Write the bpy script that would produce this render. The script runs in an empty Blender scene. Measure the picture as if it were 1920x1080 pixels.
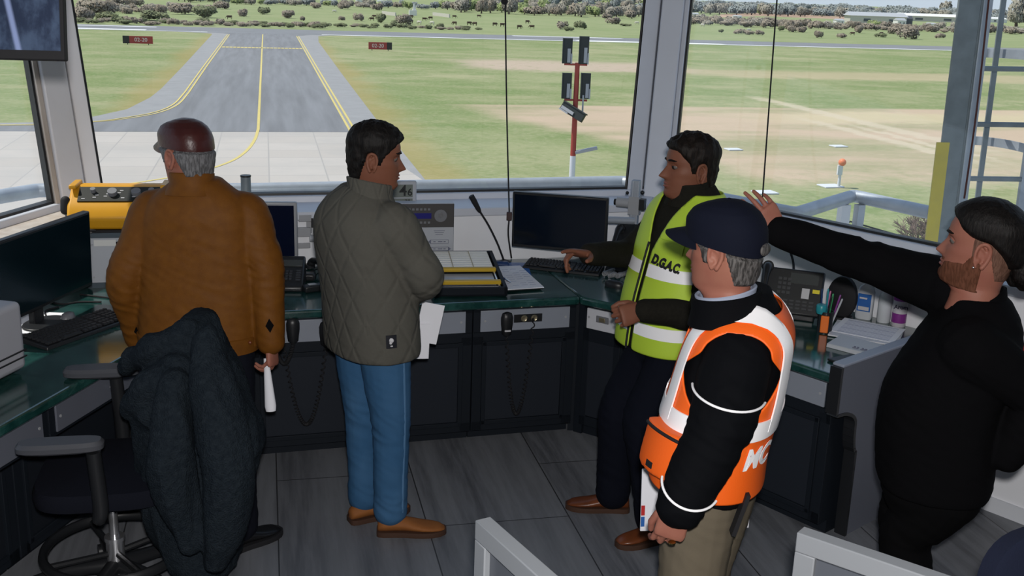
import bpy, bmesh, math, random
import numpy as np
from mathutils import Vector, Matrix, noise

R = math.radians
PI = math.pi
random.seed(7)
SC = bpy.context.scene
COL = SC.collection

# ------------------------------------------------------------------ camera
EYE = Vector((0, 0, 2.2))
PITCH, ROLL, FPX = R(15.543), R(2.0), 2000.0
_f = Vector((0, math.cos(PITCH), -math.sin(PITCH)))
_r0 = Vector((1, 0, 0))
_u0 = _r0.cross(_f)
_r = _r0 * math.cos(ROLL) + _u0 * math.sin(ROLL)
_u = _u0 * math.cos(ROLL) - _r0 * math.sin(ROLL)
cam = bpy.data.cameras.new('camera')
cam.sensor_width = 36
cam.lens = 36 * FPX / 1920
cam.clip_start = 0.05
cam.clip_end = 6000
camo = bpy.data.objects.new('camera', cam)
COL.objects.link(camo)
M = Matrix.Identity(4)
for i in range(3):
    M[i][0], M[i][1], M[i][2], M[i][3] = _r[i], _u[i], -_f[i], EYE[i]
camo.matrix_world = M
SC.camera = camo

# ------------------------------------------------------------------ light and exposure
SC.view_settings.view_transform = 'Standard'
SC.view_settings.look = 'None'
SC.view_settings.gamma = 1
SC.view_settings.exposure = 0.0
SC.view_settings.use_curve_mapping = False
wd = bpy.data.worlds.new('sky')
SC.world = wd
wd.use_nodes = True
nt = wd.node_tree
bg = nt.nodes['Background']
tc = nt.nodes.new('ShaderNodeTexCoord')
sp = nt.nodes.new('ShaderNodeSeparateXYZ')
nt.links.new(tc.outputs['Generated'], sp.inputs[0])
rp = nt.nodes.new('ShaderNodeValToRGB')                  # clear spring sky, pale at the horizon
rp.color_ramp.elements[0].position = 0.0
rp.color_ramp.elements[0].color = (0.72, 0.82, 0.95, 1)
rp.color_ramp.elements[1].position = 0.7
rp.color_ramp.elements[1].color = (0.36, 0.52, 0.80, 1)
nt.links.new(sp.outputs[2], rp.inputs[0])
nt.links.new(rp.outputs[0], bg.inputs[0])
bg.inputs[1].default_value = 0.85

def lamp(name, kind, energy, loc, **kw):
    l = bpy.data.lights.new(name, kind)
    l.energy = energy
    for k, v in kw.items():
        setattr(l, k, v)
    o = bpy.data.objects.new(name, l)
    o.location = loc
    COL.objects.link(o)
    return o
sun = lamp('sun', 'SUN', 4.5, (-40, 10, 50), angle=R(0.6), color=(1, 0.94, 0.85))
SUN_DIR = Vector((-0.50, 0.03, 0.866)).normalized()      # towards the sun
sun.rotation_euler = SUN_DIR.to_track_quat('Z', 'Y').to_euler()
# the photographer's flash, on top of the camera
flash = lamp('camera_flash', 'SPOT', 430, (0.02, -0.03, 2.33), shadow_soft_size=0.04, color=(1, 0.97, 0.95), spot_size=R(80), spot_blend=0.3)
flash.rotation_euler = (PI / 2 - PITCH - R(4), 0, 0)

def ray(x, y):
    return (_f * FPX + _r * (x - 960) + _u * (540 - y)).normalized()
def on(x, y, z):                                        # the point of the horizontal plane z seen there
    d = ray(x, y)
    return EYE + d * ((z - EYE.z) / d.z)
def at(x, y, Y):                                        # the point at distance Y seen there
    d = ray(x, y)
    return EYE + d * (Y / d.y)
def px(p):
    v = Vector(p) - EYE
    d = v.dot(_f)
    return 960 + FPX * v.dot(_r) / d, 540 - FPX * v.dot(_u) / d

# ------------------------------------------------------------------ materials
MATS = {}
PENDING = []
def mat(name, col, rough=0.6, metal=0.0, spec=0.4, var=None, bump=None, emit=None, coat=0.0, scale3=None):
    """var = (scale, colour, amount[, detail]); bump = (scale, strength[, detail])"""
    if name in MATS:
        return MATS[name]
    m = bpy.data.materials.new(name)
    m.use_nodes = True
    t = m.node_tree
    b = t.nodes['Principled BSDF']
    b.inputs['Base Color'].default_value = (*col, 1)
    b.inputs['Roughness'].default_value = rough
    b.inputs['Metallic'].default_value = metal
    b.inputs['Specular IOR Level'].default_value = spec
    b.inputs['Coat Weight'].default_value = coat
    co = None
    if var or bump:
        co = t.nodes.new('ShaderNodeTexCoord').outputs['Object']
        if scale3:
            mp = t.nodes.new('ShaderNodeMapping')
            mp.inputs['Scale'].default_value = scale3
            t.links.new(co, mp.inputs[0])
            co = mp.outputs[0]
    if var:
        n = t.nodes.new('ShaderNodeTexNoise')
        n.inputs['Scale'].default_value = var[0]
        n.inputs['Detail'].default_value = var[3] if len(var) > 3 else 5
        t.links.new(co, n.inputs['Vector'])
        rmp = t.nodes.new('ShaderNodeValToRGB')
        rmp.color_ramp.elements[0].position = 0.5 - 0.22
        rmp.color_ramp.elements[1].position = 0.5 + 0.22
        rmp.color_ramp.elements[0].color = (*col, 1)
        c2 = [col[i] * (1 - var[2]) + var[1][i] * var[2] for i in range(3)]
        rmp.color_ramp.elements[1].color = (*c2, 1)
        t.links.new(n.outputs['Fac'], rmp.inputs[0])
        t.links.new(rmp.outputs[0], b.inputs['Base Color'])
    if bump:
        n = t.nodes.new('ShaderNodeTexNoise')
        n.inputs['Scale'].default_value = bump[0]
        n.inputs['Detail'].default_value = bump[2] if len(bump) > 2 else 4
        t.links.new(co, n.inputs['Vector'])
        bp = t.nodes.new('ShaderNodeBump')
        bp.inputs['Strength'].default_value = bump[1]
        bp.inputs['Distance'].default_value = 0.01
        t.links.new(n.outputs['Fac'], bp.inputs['Height'])
        t.links.new(bp.outputs[0], b.inputs['Normal'])
    if emit:
        b.inputs['Emission Color'].default_value = (*emit[0], 1)
        b.inputs['Emission Strength'].default_value = emit[1]
    MATS[name] = m
    return m

class NB:                                               # small node helper
    def __init__(s, name):
        s.m = bpy.data.materials.new(name)
        s.m.use_nodes = True
        s.t = s.m.node_tree
        s.b = s.t.nodes['Principled BSDF']
        s.co = s.t.nodes.new('ShaderNodeTexCoord').outputs['Object']
        MATS[name] = s.m
    def n(s, typ, ins=None, **props):
        nd = s.t.nodes.new('ShaderNode' + typ)
        for k, v in props.items():
            setattr(nd, k, v)
        for k, v in (ins or {}).items():
            if hasattr(v, 'links') or isinstance(v, bpy.types.NodeSocket):
                s.t.links.new(v, nd.inputs[k])
            else:
                nd.inputs[k].default_value = v
        return nd.outputs[0]
    def math(s, op, a, b=0.0, c=0.0):
        return s.n('Math', {0: a, 1: b, 2: c}, operation=op)
    def ss(s, x, a, b):                                 # smoothstep
        nd = s.t.nodes.new('ShaderNodeMapRange')
        nd.interpolation_type = 'SMOOTHSTEP'
        s.t.links.new(x, nd.inputs[0])
        nd.inputs[1].default_value = a
        nd.inputs[2].default_value = b
        return nd.outputs[0]
    def noise(s, scale, detail=4, vec=None, rough=0.5):
        return s.n('TexNoise', {'Vector': vec or s.co, 'Scale': scale, 'Detail': detail, 'Roughness': rough})
    def mix(s, f, a, b):
        nd = s.t.nodes.new('ShaderNodeMix')
        nd.data_type = 'RGBA'
        for sock, v in ((nd.inputs[0], f), (nd.inputs[6], a), (nd.inputs[7], b)):
            if isinstance(v, bpy.types.NodeSocket):
                s.t.links.new(v, sock)
            else:
                sock.default_value = (*v, 1) if isinstance(v, tuple) else v
        return nd.outputs[2]
    def mapping(s, scale=(1, 1, 1), rot=(0, 0, 0), loc=(0, 0, 0)):
        return s.n('Mapping', {0: s.co, 1: loc, 2: rot, 3: scale})
    def xyz(s, vec=None):
        nd = s.t.nodes.new('ShaderNodeSeparateXYZ')
        s.t.links.new(vec or s.co, nd.inputs[0])
        return nd.outputs
    def color(s, c):
        s.t.links.new(c, s.b.inputs['Base Color'])
    def bump(s, h, strength=0.3, dist=0.01):
        nd = s.t.nodes.new('ShaderNodeBump')
        nd.inputs['Strength'].default_value = strength
        nd.inputs['Distance'].default_value = dist
        s.t.links.new(h, nd.inputs['Height'])
        s.t.links.new(nd.outputs[0], s.b.inputs['Normal'])

# ------------------------------------------------------------------ mesh builder
def cr(keys, n):
    """Catmull-Rom through a list of equal-length tuples / vectors, n samples per span."""
    K = np.array([list(k) for k in keys], float)
    if len(K) < 3:
        return [K[0] + (K[-1] - K[0]) * t for t in np.linspace(0, 1, n * (len(K) - 1) + 1)]
    P = np.vstack([2 * K[0] - K[1], K, 2 * K[-1] - K[-2]])
    out = []
    for i in range(1, len(P) - 2):
        for j in range(n):
            t = j / n
            a, b, c, d = P[i - 1], P[i], P[i + 1], P[i + 2]
            out.append(0.5 * (2 * b + (c - a) * t + (2 * a - 5 * b + 4 * c - d) * t * t + (3 * b - a - 3 * c + d) * t ** 3))
    out.append(P[-2])
    return out

class MB:
    def __init__(s):
        s.v, s.f = [], []
    def add(s, vs, fs, M=None):
        o = len(s.v)
        s.v += [(M @ Vector(v)) if M else Vector(v) for v in vs]
        s.f += [[i + o for i in f] for f in fs]
        return s
    def box(s, c, d, M=None, rz=0.0, taper=1.0):
        x, y, z = d[0] / 2, d[1] / 2, d[2] / 2
        k = taper
        vs = [(-x, -y, -z), (x, -y, -z), (x, y, -z), (-x, y, -z), (-x * k, -y * k, z), (x * k, -y * k, z), (x * k, y * k, z), (-x * k, y * k, z)]
        T = Matrix.Translation(c) @ Matrix.Rotation(rz, 4, 'Z')
        return s.add(vs, [[3, 2, 1, 0], [4, 5, 6, 7], [0, 1, 5, 4], [1, 2, 6, 5], [2, 3, 7, 6], [3, 0, 4, 7]], (M @ T) if M else T)
    def prism(s, poly, z0, z1, M=None):
        n = len(poly)
        vs = [(p[0], p[1], z0) for p in poly] + [(p[0], p[1], z1) for p in poly]
        return s.add(vs, [list(range(n))[::-1], list(range(n, 2 * n))] + [[i, (i + 1) % n, n + (i + 1) % n, n + i] for i in range(n)], M)
    def hexa(s, bot, top, M=None):                      # any quad to any quad (or n-gon)
        n = len(bot)
        return s.add(list(bot) + list(top), [list(range(n))[::-1], list(range(n, 2 * n))] + [[i, (i + 1) % n, n + (i + 1) % n, n + i] for i in range(n)], M)
    def loft(s, rings, M=None, closed=True):
        n = len(rings[0])
        vs = [p for r in rings for p in r]
        fs = []
        for k in range(len(rings) - 1):
            for i in range(n):
                a, b = k * n + i, k * n + (i + 1) % n
                fs.append([a, b, b + n, a + n])
        if closed:
            for k in (0, len(rings) - 1):
                c = sum((Vector(p) for p in rings[k]), Vector()) / n
                vs.append(c)
                ci = len(vs) - 1
                for i in range(n):
                    a, b = k * n + i, k * n + (i + 1) % n
                    fs.append([b, a, ci] if k == 0 else [a, b, ci])
        return s.add(vs, fs, M)
    def tube(s, pts, r, n=10, spl=0, M=None, round_ends=False):
        pts = [Vector(p) for p in pts]
        rr = list(r) if hasattr(r, '__len__') else [r] * len(pts)
        if spl:
            q = cr([(*p, a) for p, a in zip(pts, rr)], spl)
            pts, rr = [Vector(a[:3]) for a in q], [a[3] for a in q]
        if round_ends:
            d0, d1 = (pts[0] - pts[1]).normalized(), (pts[-1] - pts[-2]).normalized()
            a, b, ra, rb = pts[0], pts[-1], rr[0], rr[-1]
            pre = [(a + d0 * ra * math.sin(t), ra * math.cos(t)) for t in (1.45, 1.1, 0.7, 0.35)]
            post = [(b + d1 * rb * math.sin(t), rb * math.cos(t)) for t in (0.35, 0.7, 1.1, 1.45)]
            pts = [p for p, _ in pre] + pts + [p for p, _ in post]
            rr = [x for _, x in pre] + rr + [x for _, x in post]
        up = None
        rings = []
        for i, p in enumerate(pts):
            d = (pts[min(i + 1, len(pts) - 1)] - pts[max(i - 1, 0)])
            d = d.normalized() if d.length > 1e-9 else Vector((0, 0, 1))
            if up is None:
                up = d.orthogonal().normalized()
            up = (up - d * up.dot(d))
            up = up.normalized() if up.length > 1e-6 else d.orthogonal().normalized()
            w = d.cross(up)
            rings.append([p + (up * math.cos(2 * PI * k / n) + w * math.sin(2 * PI * k / n)) * rr[i] for k in range(n)])
        return s.loft(rings, M)
    def cyl(s, a, b, r, n=16, M=None):
        return s.tube([a, b], r, n, M=M)
    def lathe(s, prof, n=20, M=None):
        return s.loft([[(r * math.cos(2 * PI * k / n), r * math.sin(2 * PI * k / n), z) for k in range(n)] for r, z in prof], M)
    def ball(s, c, r, n=12, M=None):
        r = r if hasattr(r, '__len__') else (r, r, r)
        rings = []
        for k in range(n + 1):
            a = -PI / 2 + PI * (k + 0.001) / (n + 0.002)
            rings.append([(c[0] + r[0] * math.cos(a) * math.cos(2 * PI * j / (2 * n)), c[1] + r[1] * math.cos(a) * math.sin(2 * PI * j / (2 * n)), c[2] + r[2] * math.sin(a)) for j in range(2 * n)])
        return s.loft(rings, M)
    def mesh(s, name):
        me = bpy.data.meshes.new(name)
        me.from_pydata([tuple(v) for v in s.v], [], s.f)
        return me
    def build(s, name, m=None, parent=None, bevel=0.0, smooth=True, ang=40, seg=2):
        me = s.mesh(name)
        return link(name, me, m, parent, bevel, smooth, ang, seg)

def link(name, me, m=None, parent=None, bevel=0.0, smooth=True, ang=40, seg=2):
    o = bpy.data.objects.new(name, me)
    COL.objects.link(o)
    if m:
        if isinstance(m, str) and m not in MATS:
            PENDING.append((me, m))
        else:
            me.materials.append(MATS[m] if isinstance(m, str) else m)
    if smooth:
        me.shade_smooth()
        me.set_sharp_from_angle(angle=R(ang))
    if parent:
        o.parent = parent
    if bevel:
        b = o.modifiers.new('bevel', 'BEVEL')
        b.width = bevel
        b.segments = seg
        b.limit_method = 'ANGLE'
        b.angle_limit = R(35)
    return o

def tag(o, label=None, cat=None, group=None, kind=None):
    for k, v in (('label', label), ('category', cat), ('group', group), ('kind', kind)):
        if v:
            o[k] = v
    return o
def thing(name, label, cat, loc=(0, 0, 0), rz=0.0, group=None):
    o = bpy.data.objects.new(name, None)
    o.empty_display_size = 0.1
    COL.objects.link(o)
    o.location = loc
    o.rotation_euler = (0, 0, rz)
    return tag(o, label, cat, group)
def struct(o, label=None):
    o['kind'] = 'structure'
    if label:
        o['label'] = label
        o['category'] = o.name.split('_')[0]
    return o
def copy_tree(o, parent=None):
    c = o.copy()
    COL.objects.link(c)
    if parent:
        c.parent = parent
    for ch in list(o.children):
        copy_tree(ch, c)
    return c
def text_mesh(txt, size, depth=0.001, M=None, shear=0.0, bold=0.0, align='CENTER'):
    cu = bpy.data.curves.new('lettering', 'FONT')
    cu.body = txt
    cu.size = size
    cu.extrude = depth
    cu.offset = bold
    cu.shear = shear
    cu.align_x = align
    cu.align_y = 'CENTER'
    o = bpy.data.objects.new('lettering', cu)
    COL.objects.link(o)
    dg = bpy.context.evaluated_depsgraph_get()
    me = bpy.data.meshes.new_from_object(o.evaluated_get(dg))
    bpy.data.objects.remove(o)
    if M:
        me.transform(M)
    return me
def text(txt, size, m, parent, M=None, name='lettering', **kw):
    return link(name, text_mesh(txt, size, M=M, **kw), m, parent, smooth=False)
# ------------------------------------------------------------------ materials of the place
mat('white_wall', (0.80, 0.81, 0.84), 0.6, var=(3, (0.72, 0.73, 0.76), 0.5), bump=(40, 0.03))
mat('white_frame', (0.58, 0.61, 0.68), 0.4, spec=0.5, var=(2.5, (0.50, 0.52, 0.57), 0.6))
mat('grimy_frame', (0.50, 0.46, 0.42), 0.5, var=(6, (0.34, 0.28, 0.23), 0.8), scale3=(3, 3, 0.6))
mat('gasket', (0.012, 0.013, 0.015), 0.5)
mat('ceiling_white', (0.25, 0.25, 0.26), 0.8)
mat('dark_wall', (0.10, 0.105, 0.115), 0.8)
mat('galvanised', (0.42, 0.46, 0.52), 0.45, metal=0.35, var=(9, (0.30, 0.33, 0.38), 0.8), bump=(60, 0.05))
mat('galvanised_dull', (0.22, 0.255, 0.275), 0.55, metal=0.3, var=(12, (0.15, 0.175, 0.19), 0.8))
mat('yellow_paint', (0.62, 0.50, 0.06), 0.5, var=(10, (0.4, 0.33, 0.06), 0.5))
mat('white_paint', (0.62, 0.64, 0.68), 0.45, bump=(30, 0.04))

b = NB('glass')
tr = b.n('BsdfTransparent', {0: (0.97, 0.985, 0.98, 1)})
gl = b.n('BsdfGlossy', {0: (1, 1, 1, 1), 'Roughness': 0.0})
mx = b.n('MixShader', {0: 0.025, 1: tr, 2: gl})
b.t.links.new(mx, b.t.nodes['Material Output'].inputs[0])

b = NB('wood_floor')                                    # grey wood-look sheet floor, wide planks
vec = b.mapping(rot=(0, 0, R(76.8)))
br = b.t.nodes.new('ShaderNodeTexBrick')
b.t.links.new(vec, br.inputs['Vector'])
for k, v in (('Scale', 1.0), ('Brick Width', 1.35), ('Row Height', 0.62), ('Mortar Size', 0.003), ('Mortar Smooth', 0.1), ('Bias', 0.0)):
    br.inputs[k].default_value = v
br.inputs['Color1'].default_value = (0.160, 0.169, 0.188, 1)
br.inputs['Color2'].default_value = (0.130, 0.137, 0.153, 1)
br.inputs['Mortar'].default_value = (0.02, 0.02, 0.022, 1)
br.offset = 0.4
st = b.n('Mapping', {0: vec, 3: (2.2, 26, 1)})
g = b.noise(1.0, 8, st, 0.65)
st2 = b.n('Mapping', {0: vec, 3: (0.01, 6.4, 1)})
pl = b.noise(1.0, 0, st2)
c = b.mix(b.ss(g, 0.35, 0.68), br.outputs[0], (0.085, 0.090, 0.102))
c = b.mix(b.math('MULTIPLY', b.ss(pl, 0.4, 0.6), 0.4), c, (0.22, 0.23, 0.25))
c = b.mix(b.math('MULTIPLY', br.outputs[1], 0.85), c, (0.02, 0.02, 0.022))
b.color(c)
b.b.inputs['Roughness'].default_value = 0.42
b.bump(g, 0.12, 0.004)

b = NB('green_marble')
vn = b.noise(7, 9, None, 0.7)
v2 = b.noise(1.6, 5, None, 0.6)
c = b.mix(b.ss(vn, 0.38, 0.72), (0.006, 0.034, 0.031), (0.022, 0.080, 0.073))
c = b.mix(b.math('MULTIPLY', b.ss(b.math('ABSOLUTE', b.math('SUBTRACT', v2, 0.5)), 0.012, 0.0), 0.22), c, (0.07, 0.14, 0.125))
b.color(c)
b.b.inputs['Roughness'].default_value = 0.15
b.b.inputs['Specular IOR Level'].default_value = 0.6
b.b.inputs['Coat Weight'].default_value = 0.6
b.b.inputs['Coat Roughness'].default_value = 0.08

mat('console_dark', (0.009, 0.012, 0.017), 0.55, spec=.15)
mat('console_panel', (0.25, 0.275, 0.325), 0.4, var=(4, (0.22, 0.24, 0.285), 0.5))
mat('console_end', (0.11, 0.12, 0.15), 0.5)
mat('console_end_top', (0.26, 0.29, 0.36), 0.4)
mat('switch_plate', (0.55, 0.56, 0.60), 0.35)
b = NB('perforated')
vo = b.n('TexVoronoi', {'Vector': b.mapping(scale=(95, 95, 95)), 'Randomness': 0.0})
b.color(b.mix(b.ss(vo, 0.30, 0.42), (0.001, 0.0012, 0.0016), (0.018, 0.022, 0.030)))
b.b.inputs['Roughness'].default_value = 0.5
b.b.inputs['Specular IOR Level'].default_value = 0.15

# ------------------------------------------------------------------ room
DESK = 0.75
N_F, N_L, N_R = Vector((-0.284, 0.959, 0)), Vector((-0.979, 0.203, 0)), Vector((0.752, 0.659, 0))
D_F, D_L, D_R = Vector((0.959, 0.284, 0)), Vector((0.203, 0.979, 0)), Vector((0.659, -0.752, 0))
A_F, A_R, A_L = math.atan2(D_F.y, D_F.x), math.atan2(D_R.y, D_R.x), math.atan2(D_L.y, D_L.x)
CL, CR_ = Vector((-2.09, 5.215, 0)), Vector((0.764, 6.063, 0))        # inner corners of the wall under the windows
U_L, U_R = (N_F + N_L).normalized(), (N_F + N_R).normalized()
K_L, K_R = 1 / U_L.dot(N_F), 1 / U_R.dot(N_F)
EL = CL - D_L * 5.6                                                   # left wall runs back past the camera
ER = CR_ + D_R * 4.6
LEAN = 0.17
WZ0, WZ1 = 1.075, 2.72

def wall_slab(name, a, b, n0, n1, z0, z1, m, th=0.12):
    mb = MB()
    mb.hexa([(*a.xy, z0), (*b.xy, z0), (*(b + n1 * th).xy, z0), (*(a + n0 * th).xy, z0)], [(*a.xy, z1), (*b.xy, z1), (*(b + n1 * th).xy, z1), (*(a + n0 * th).xy, z1)])
    return struct(mb.build(name, m, smooth=False))
wall_slab('wall_front', CL, CR_, U_L * K_L, U_R * K_R, -0.15, 1.02, 'white_wall')
wall_slab('wall_left', EL, CL, N_L, U_L * K_L, -0.15, 1.02, 'white_wall')
wall_slab('wall_right', CR_, ER, U_R * K_R, N_R, -0.15, 1.02, 'white_wall')
BL, BR = Vector((EL.x - 0.1, EL.y, 0)), Vector((ER.x + 0.2, ER.y, 0))
mb = MB().prism([(EL.x - .5, EL.y), (EL.x - .4, EL.y - 2.2), (ER.x + .3, EL.y - 2.2), (ER.x + .5, ER.y), (ER.x + .38, ER.y), (ER.x + .18, EL.y - 2.08), (EL.x - .28, EL.y - 2.08), (EL.x - .38, EL.y)], 0, 2.9)
struct(mb.build('wall_back', 'dark_wall', smooth=False))  # unseen; solid instead of glazed so no sky light enters from behind
foot = [EL.xy, CL.xy, CR_.xy, ER.xy, (ER.x + .3, EL.y - 2.2), (EL.x - .4, EL.y - 2.2)]
struct(MB().prism(foot, -0.15, 0.0).build('floor', 'wood_floor', smooth=False))
def off(k, lean=0.0):
    return [EL + N_L * (k + lean), CL + U_L * K_L * (k + lean), CR_ + U_R * K_R * (k + lean), ER + N_R * (k + lean)]
top = off(0.28, 0.42)                                   # roof; its unseen eaves are added to limit the sun indoors
struct(MB().prism([p.xy for p in top] + [(ER.x + .6, EL.y - 2.3), (EL.x - .7, EL.y - 2.3)], 2.9, 3.02).build('ceiling', 'ceiling_white', smooth=False))

# sill ledges, window frames, leaning panes, corner posts
def ledge(name, i, m='white_frame'):
    a, b_ = off(-0.012), off(0.33)
    mb = MB()
    mb.hexa([(*a[i].xy, 1.0), (*a[i + 1].xy, 1.0), (*b_[i + 1].xy, 1.0), (*b_[i].xy, 1.0)], [(*a[i].xy, 1.045), (*a[i + 1].xy, 1.045), (*b_[i + 1].xy, 1.055), (*b_[i].xy, 1.055)])
    return struct(mb.build(name, m, bevel=0.006))
ledge('trim_1', 0, 'grimy_frame'); ledge('trim_2', 1); ledge('trim_3', 2)
def lean_pt(i, along, z, extra=0.0):                     # point of window plane i, along metres from its first corner
    k = 0.28 + LEAN * (z - WZ0) + extra
    c = off(k)
    d = (c[i + 1] - c[i])
    return Vector((*(c[i] + d * along).xy, z))
def lean_box(mb, i, a0, a1, z0, z1, e0, e1):
    mb.hexa([lean_pt(i, a0, z0, e0), lean_pt(i, a1, z0, e0), lean_pt(i, a1, z0, e1), lean_pt(i, a0, z0, e1)], [lean_pt(i, a0, z1, e0), lean_pt(i, a1, z1, e0), lean_pt(i, a1, z1, e1), lean_pt(i, a0, z1, e1)])
for i, lab in ((0, 'left'), (1, 'front'), (2, 'right')):
    w = bpy.data.objects.new('window_%d' % (i + 1), None)
    COL.objects.link(w)
    struct(w)
    fm = MB()
    lean_box(fm, i, 0, 1, 1.03, 1.085, -0.05, 0.05)
    lean_box(fm, i, 0, 1, WZ1 - 0.02, WZ1 + 0.25, -0.06, 0.06)
    fm.build('window_frame', 'white_frame', w, bevel=0.006)
    gm = MB()
    lean_box(gm, i, 0.02, 0.98, 1.083, 1.097, -0.02, 0.03)
    gm.build('gasket', 'gasket', w)
    pm = MB()
    lean_box(pm, i, 0.01, 0.99, 1.085, WZ1, 0.0, 0.008)
    pm.build('pane', 'glass', w, smooth=False)
def post(name, corner, u, k, dl, dr, m, kl=1.0, kr=1.0):
    """corner column: flat middle, stepped frame either side, dark gaskets against the panes"""
    z0, z1 = 1.02, WZ1 + 0.2
    def sect(z):
        c = corner + u * k * (0.28 + LEAN * (z - WZ0))
        return c
    def strip(mb, prof):
        bot, tp = [], []
        for z, lst in ((z0, bot), (z1, tp)):
            c = sect(z)
            for (l, r_, n_) in prof:                    # l along left wall, r along right wall, n outward
                lst.append(Vector((*(c + dl * l + dr * r_ + u * n_).xy, z)))
        mb.hexa(bot, tp)
    o = bpy.data.objects.new(name, None)
    COL.objects.link(o)
    struct(o)
    mb = MB()
    strip(mb, [(0.075, 0, -0.075), (0, 0.075, -0.075), (0, 0.10, 0.06), (0.10, 0, 0.06)])
    mb.build('post_core', m, o, bevel=0.008)
    for a, bb in ((1, 0), (0, 1)):
        mb = MB()
        q = lambda t, n_: (.075 + (t - .075) * kl if t < .115 else t + .04 * (kl - 1), 0, n_) if a else (0, .075 + (t - .075) * kr if t < .115 else t + .04 * (kr - 1), n_)
        strip(mb, [q(0.08, -0.055), q(0.112, -0.045), q(0.118, 0.05), q(0.08, 0.05)])
        mb.build('window_frame', 'grimy_frame' if a and m == 'post_white' else m, o, bevel=0.004)
        mb = MB()
        strip(mb, [q(0.115, -0.026), q(0.128, -0.02), q(0.128, 0.04), q(0.115, 0.04)])
        mb.build('gasket', 'gasket', o)
    return o
mat('post_white', (0.62, 0.62, 0.65), 0.4, var=(3, (0.53, 0.51, 0.50), 0.6))
post('trim_4', CL, U_L, K_L, -D_L, D_F, 'post_white', 1.0, 2.4)
post('trim_5', CR_, U_R, K_R, -D_F, D_R, 'white_frame', 3.0, 1.0)

# skirting along the wall under the far end of the room
mb = MB()
a, b_ = CR_ + D_R * 1.9, CR_ + D_R * 4.5
mb.hexa([(*(a - N_R * .012).xy, 0), (*(b_ - N_R * .012).xy, 0), (*b_.xy, 0), (*a.xy, 0)], [(*(a - N_R * .012).xy, .07), (*(b_ - N_R * .012).xy, .07), (*b_.xy, .07), (*a.xy, .07)])
struct(mb.build('baseboard_right', 'white_paint', smooth=False))

# ------------------------------------------------------------------ outside: gallery, rail, ladder
mat('gallery', (0.3, 0.3, 0.3), 0.8)
ga, gb = off(0.1), off(1.25)
mb = MB()
mb.prism([p.xy for p in ga] + [p.xy for p in gb[::-1]], -0.3, -0.18)
struct(mb.build('ground_gallery_slab', 'gallery', smooth=False))
rail = thing('gallery_railing', 'galvanised tube handrail of the gallery outside the windows', 'railing', (0, 0, -0.18))
rp = [on(-160, 395, 1.0), on(28, 358, 1.0), on(480, 355.5, 1.0), on(1168, 341, 1.0), on(1362, 375, 1.0), on(1492, 401, 1.0), on(1600, 367, 1.0), on(1750, 400, 1.0), on(1990, 432, 1.0)]
rp[1] = on(70, 357, 1.0)
rp = [p + Vector((0, 0, 0.18)) for p in rp]
mb = MB()
def bend(pts, r):
    out = [pts[0]]
    for i in range(1, len(pts) - 1):
        d0, d1 = (pts[i] - pts[i - 1]).normalized(), (pts[i + 1] - pts[i]).normalized()
        out += [pts[i] - d0 * r, pts[i] - d0 * r * .3 + d1 * r * .05, pts[i] + d1 * r * .3 - d0 * r * .05, pts[i] + d1 * r]
    return out + [pts[-1]]
mb.tube(bend(rp, 0.05), 0.041, 16)
mb.build('handrail', 'galvanised', rail)
for p in [(1585, 372), (1614, 372)]:
    q = on(p[0], p[1], 1.0)
    MB().box((q.x, q.y, 0.57), (0.065 if p[0] < 1600 else 0.05, 0.05, 1.14), rz=R(20)).build('post', 'white_paint' if p[0] < 1600 else 'galvanised', rail)  # white puts the sunlit face of the first post into its colour
for k in (0.15, 0.85):
    q = rp[2] * (1 - k) + rp[3] * k
    MB().box((q.x, q.y, 0.57), (0.06, 0.05, 1.14)).build('post', 'galvanised', rail)
q = [rp[4] + Vector((0, 0, -.32)), rp[5] + Vector((0, 0, -.30)), rp[6] + Vector((0, 0, -.17)), rp[7] + Vector((0, 0, -.19))]
MB().tube(q, 0.006, 6).build('brace_wire', 'gasket', rail)

lad = thing('caged_ladder', 'galvanised roof ladder with safety hoops outside the corner window', 'ladder', at(1785, 430, 5.9) * 1.0)
base = lad.location.copy()
lad.location = (base.x - .055, base.y, -0.18)
lad.rotation_euler = (0, R(-1.2), 0)
top_p = at(1812, -60, 5.9)
A_LAD = R(22)
L2 = lambda x, y, z: Vector((x, y, z + 0.18))
mb = MB()
mb.box(L2(0.02, 0, 1.3), (0.12, 0.02, 2.9), rz=0).box(L2(0.088, .06, 1.3), (0.016, 0.14, 2.9))
st = mb.build('column', 'galvanised_dull', lad, bevel=0.003)
MB().box(L2(0.115, 0.0, 1.3), (0.05, 0.035, 2.9)).build('stile', 'galvanised', lad, bevel=0.003)  # paler metal puts the column's lit right face into the colour
MB().box(L2(-0.035, -0.014, 0.53), (0.07, 0.012, 1.9)).build('yellow_band', 'yellow_paint', lad)
MB().box(L2(0.45, 0.0, 1.3), (0.05, 0.03, 2.9)).build('stile', 'galvanised', lad)
for z in (0.68, 0.98, 1.28, 1.58, 1.88):
    MB().cyl(L2(0.13, 0, z), L2(0.45, 0, z), 0.014, 10).build('rung', 'galvanised_dull', lad)
for z in (1.42, 1.92):
    MB().loft([[L2(0.285 + 0.165 * math.cos(t) * s, 0.02 + 0.34 * math.sin(t) * s, z + h) for (s, h) in ((1, 0), (1, .05), (0.975, .05), (0.975, 0))] for t in np.linspace(PI, 0, 20)]).build('hoop', 'galvanised', lad)
MB().box(L2(0.33, .30, 1.3), (0.03, 0.012, 2.9)).build('cage_bar', 'galvanised_dull', lad)
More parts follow.
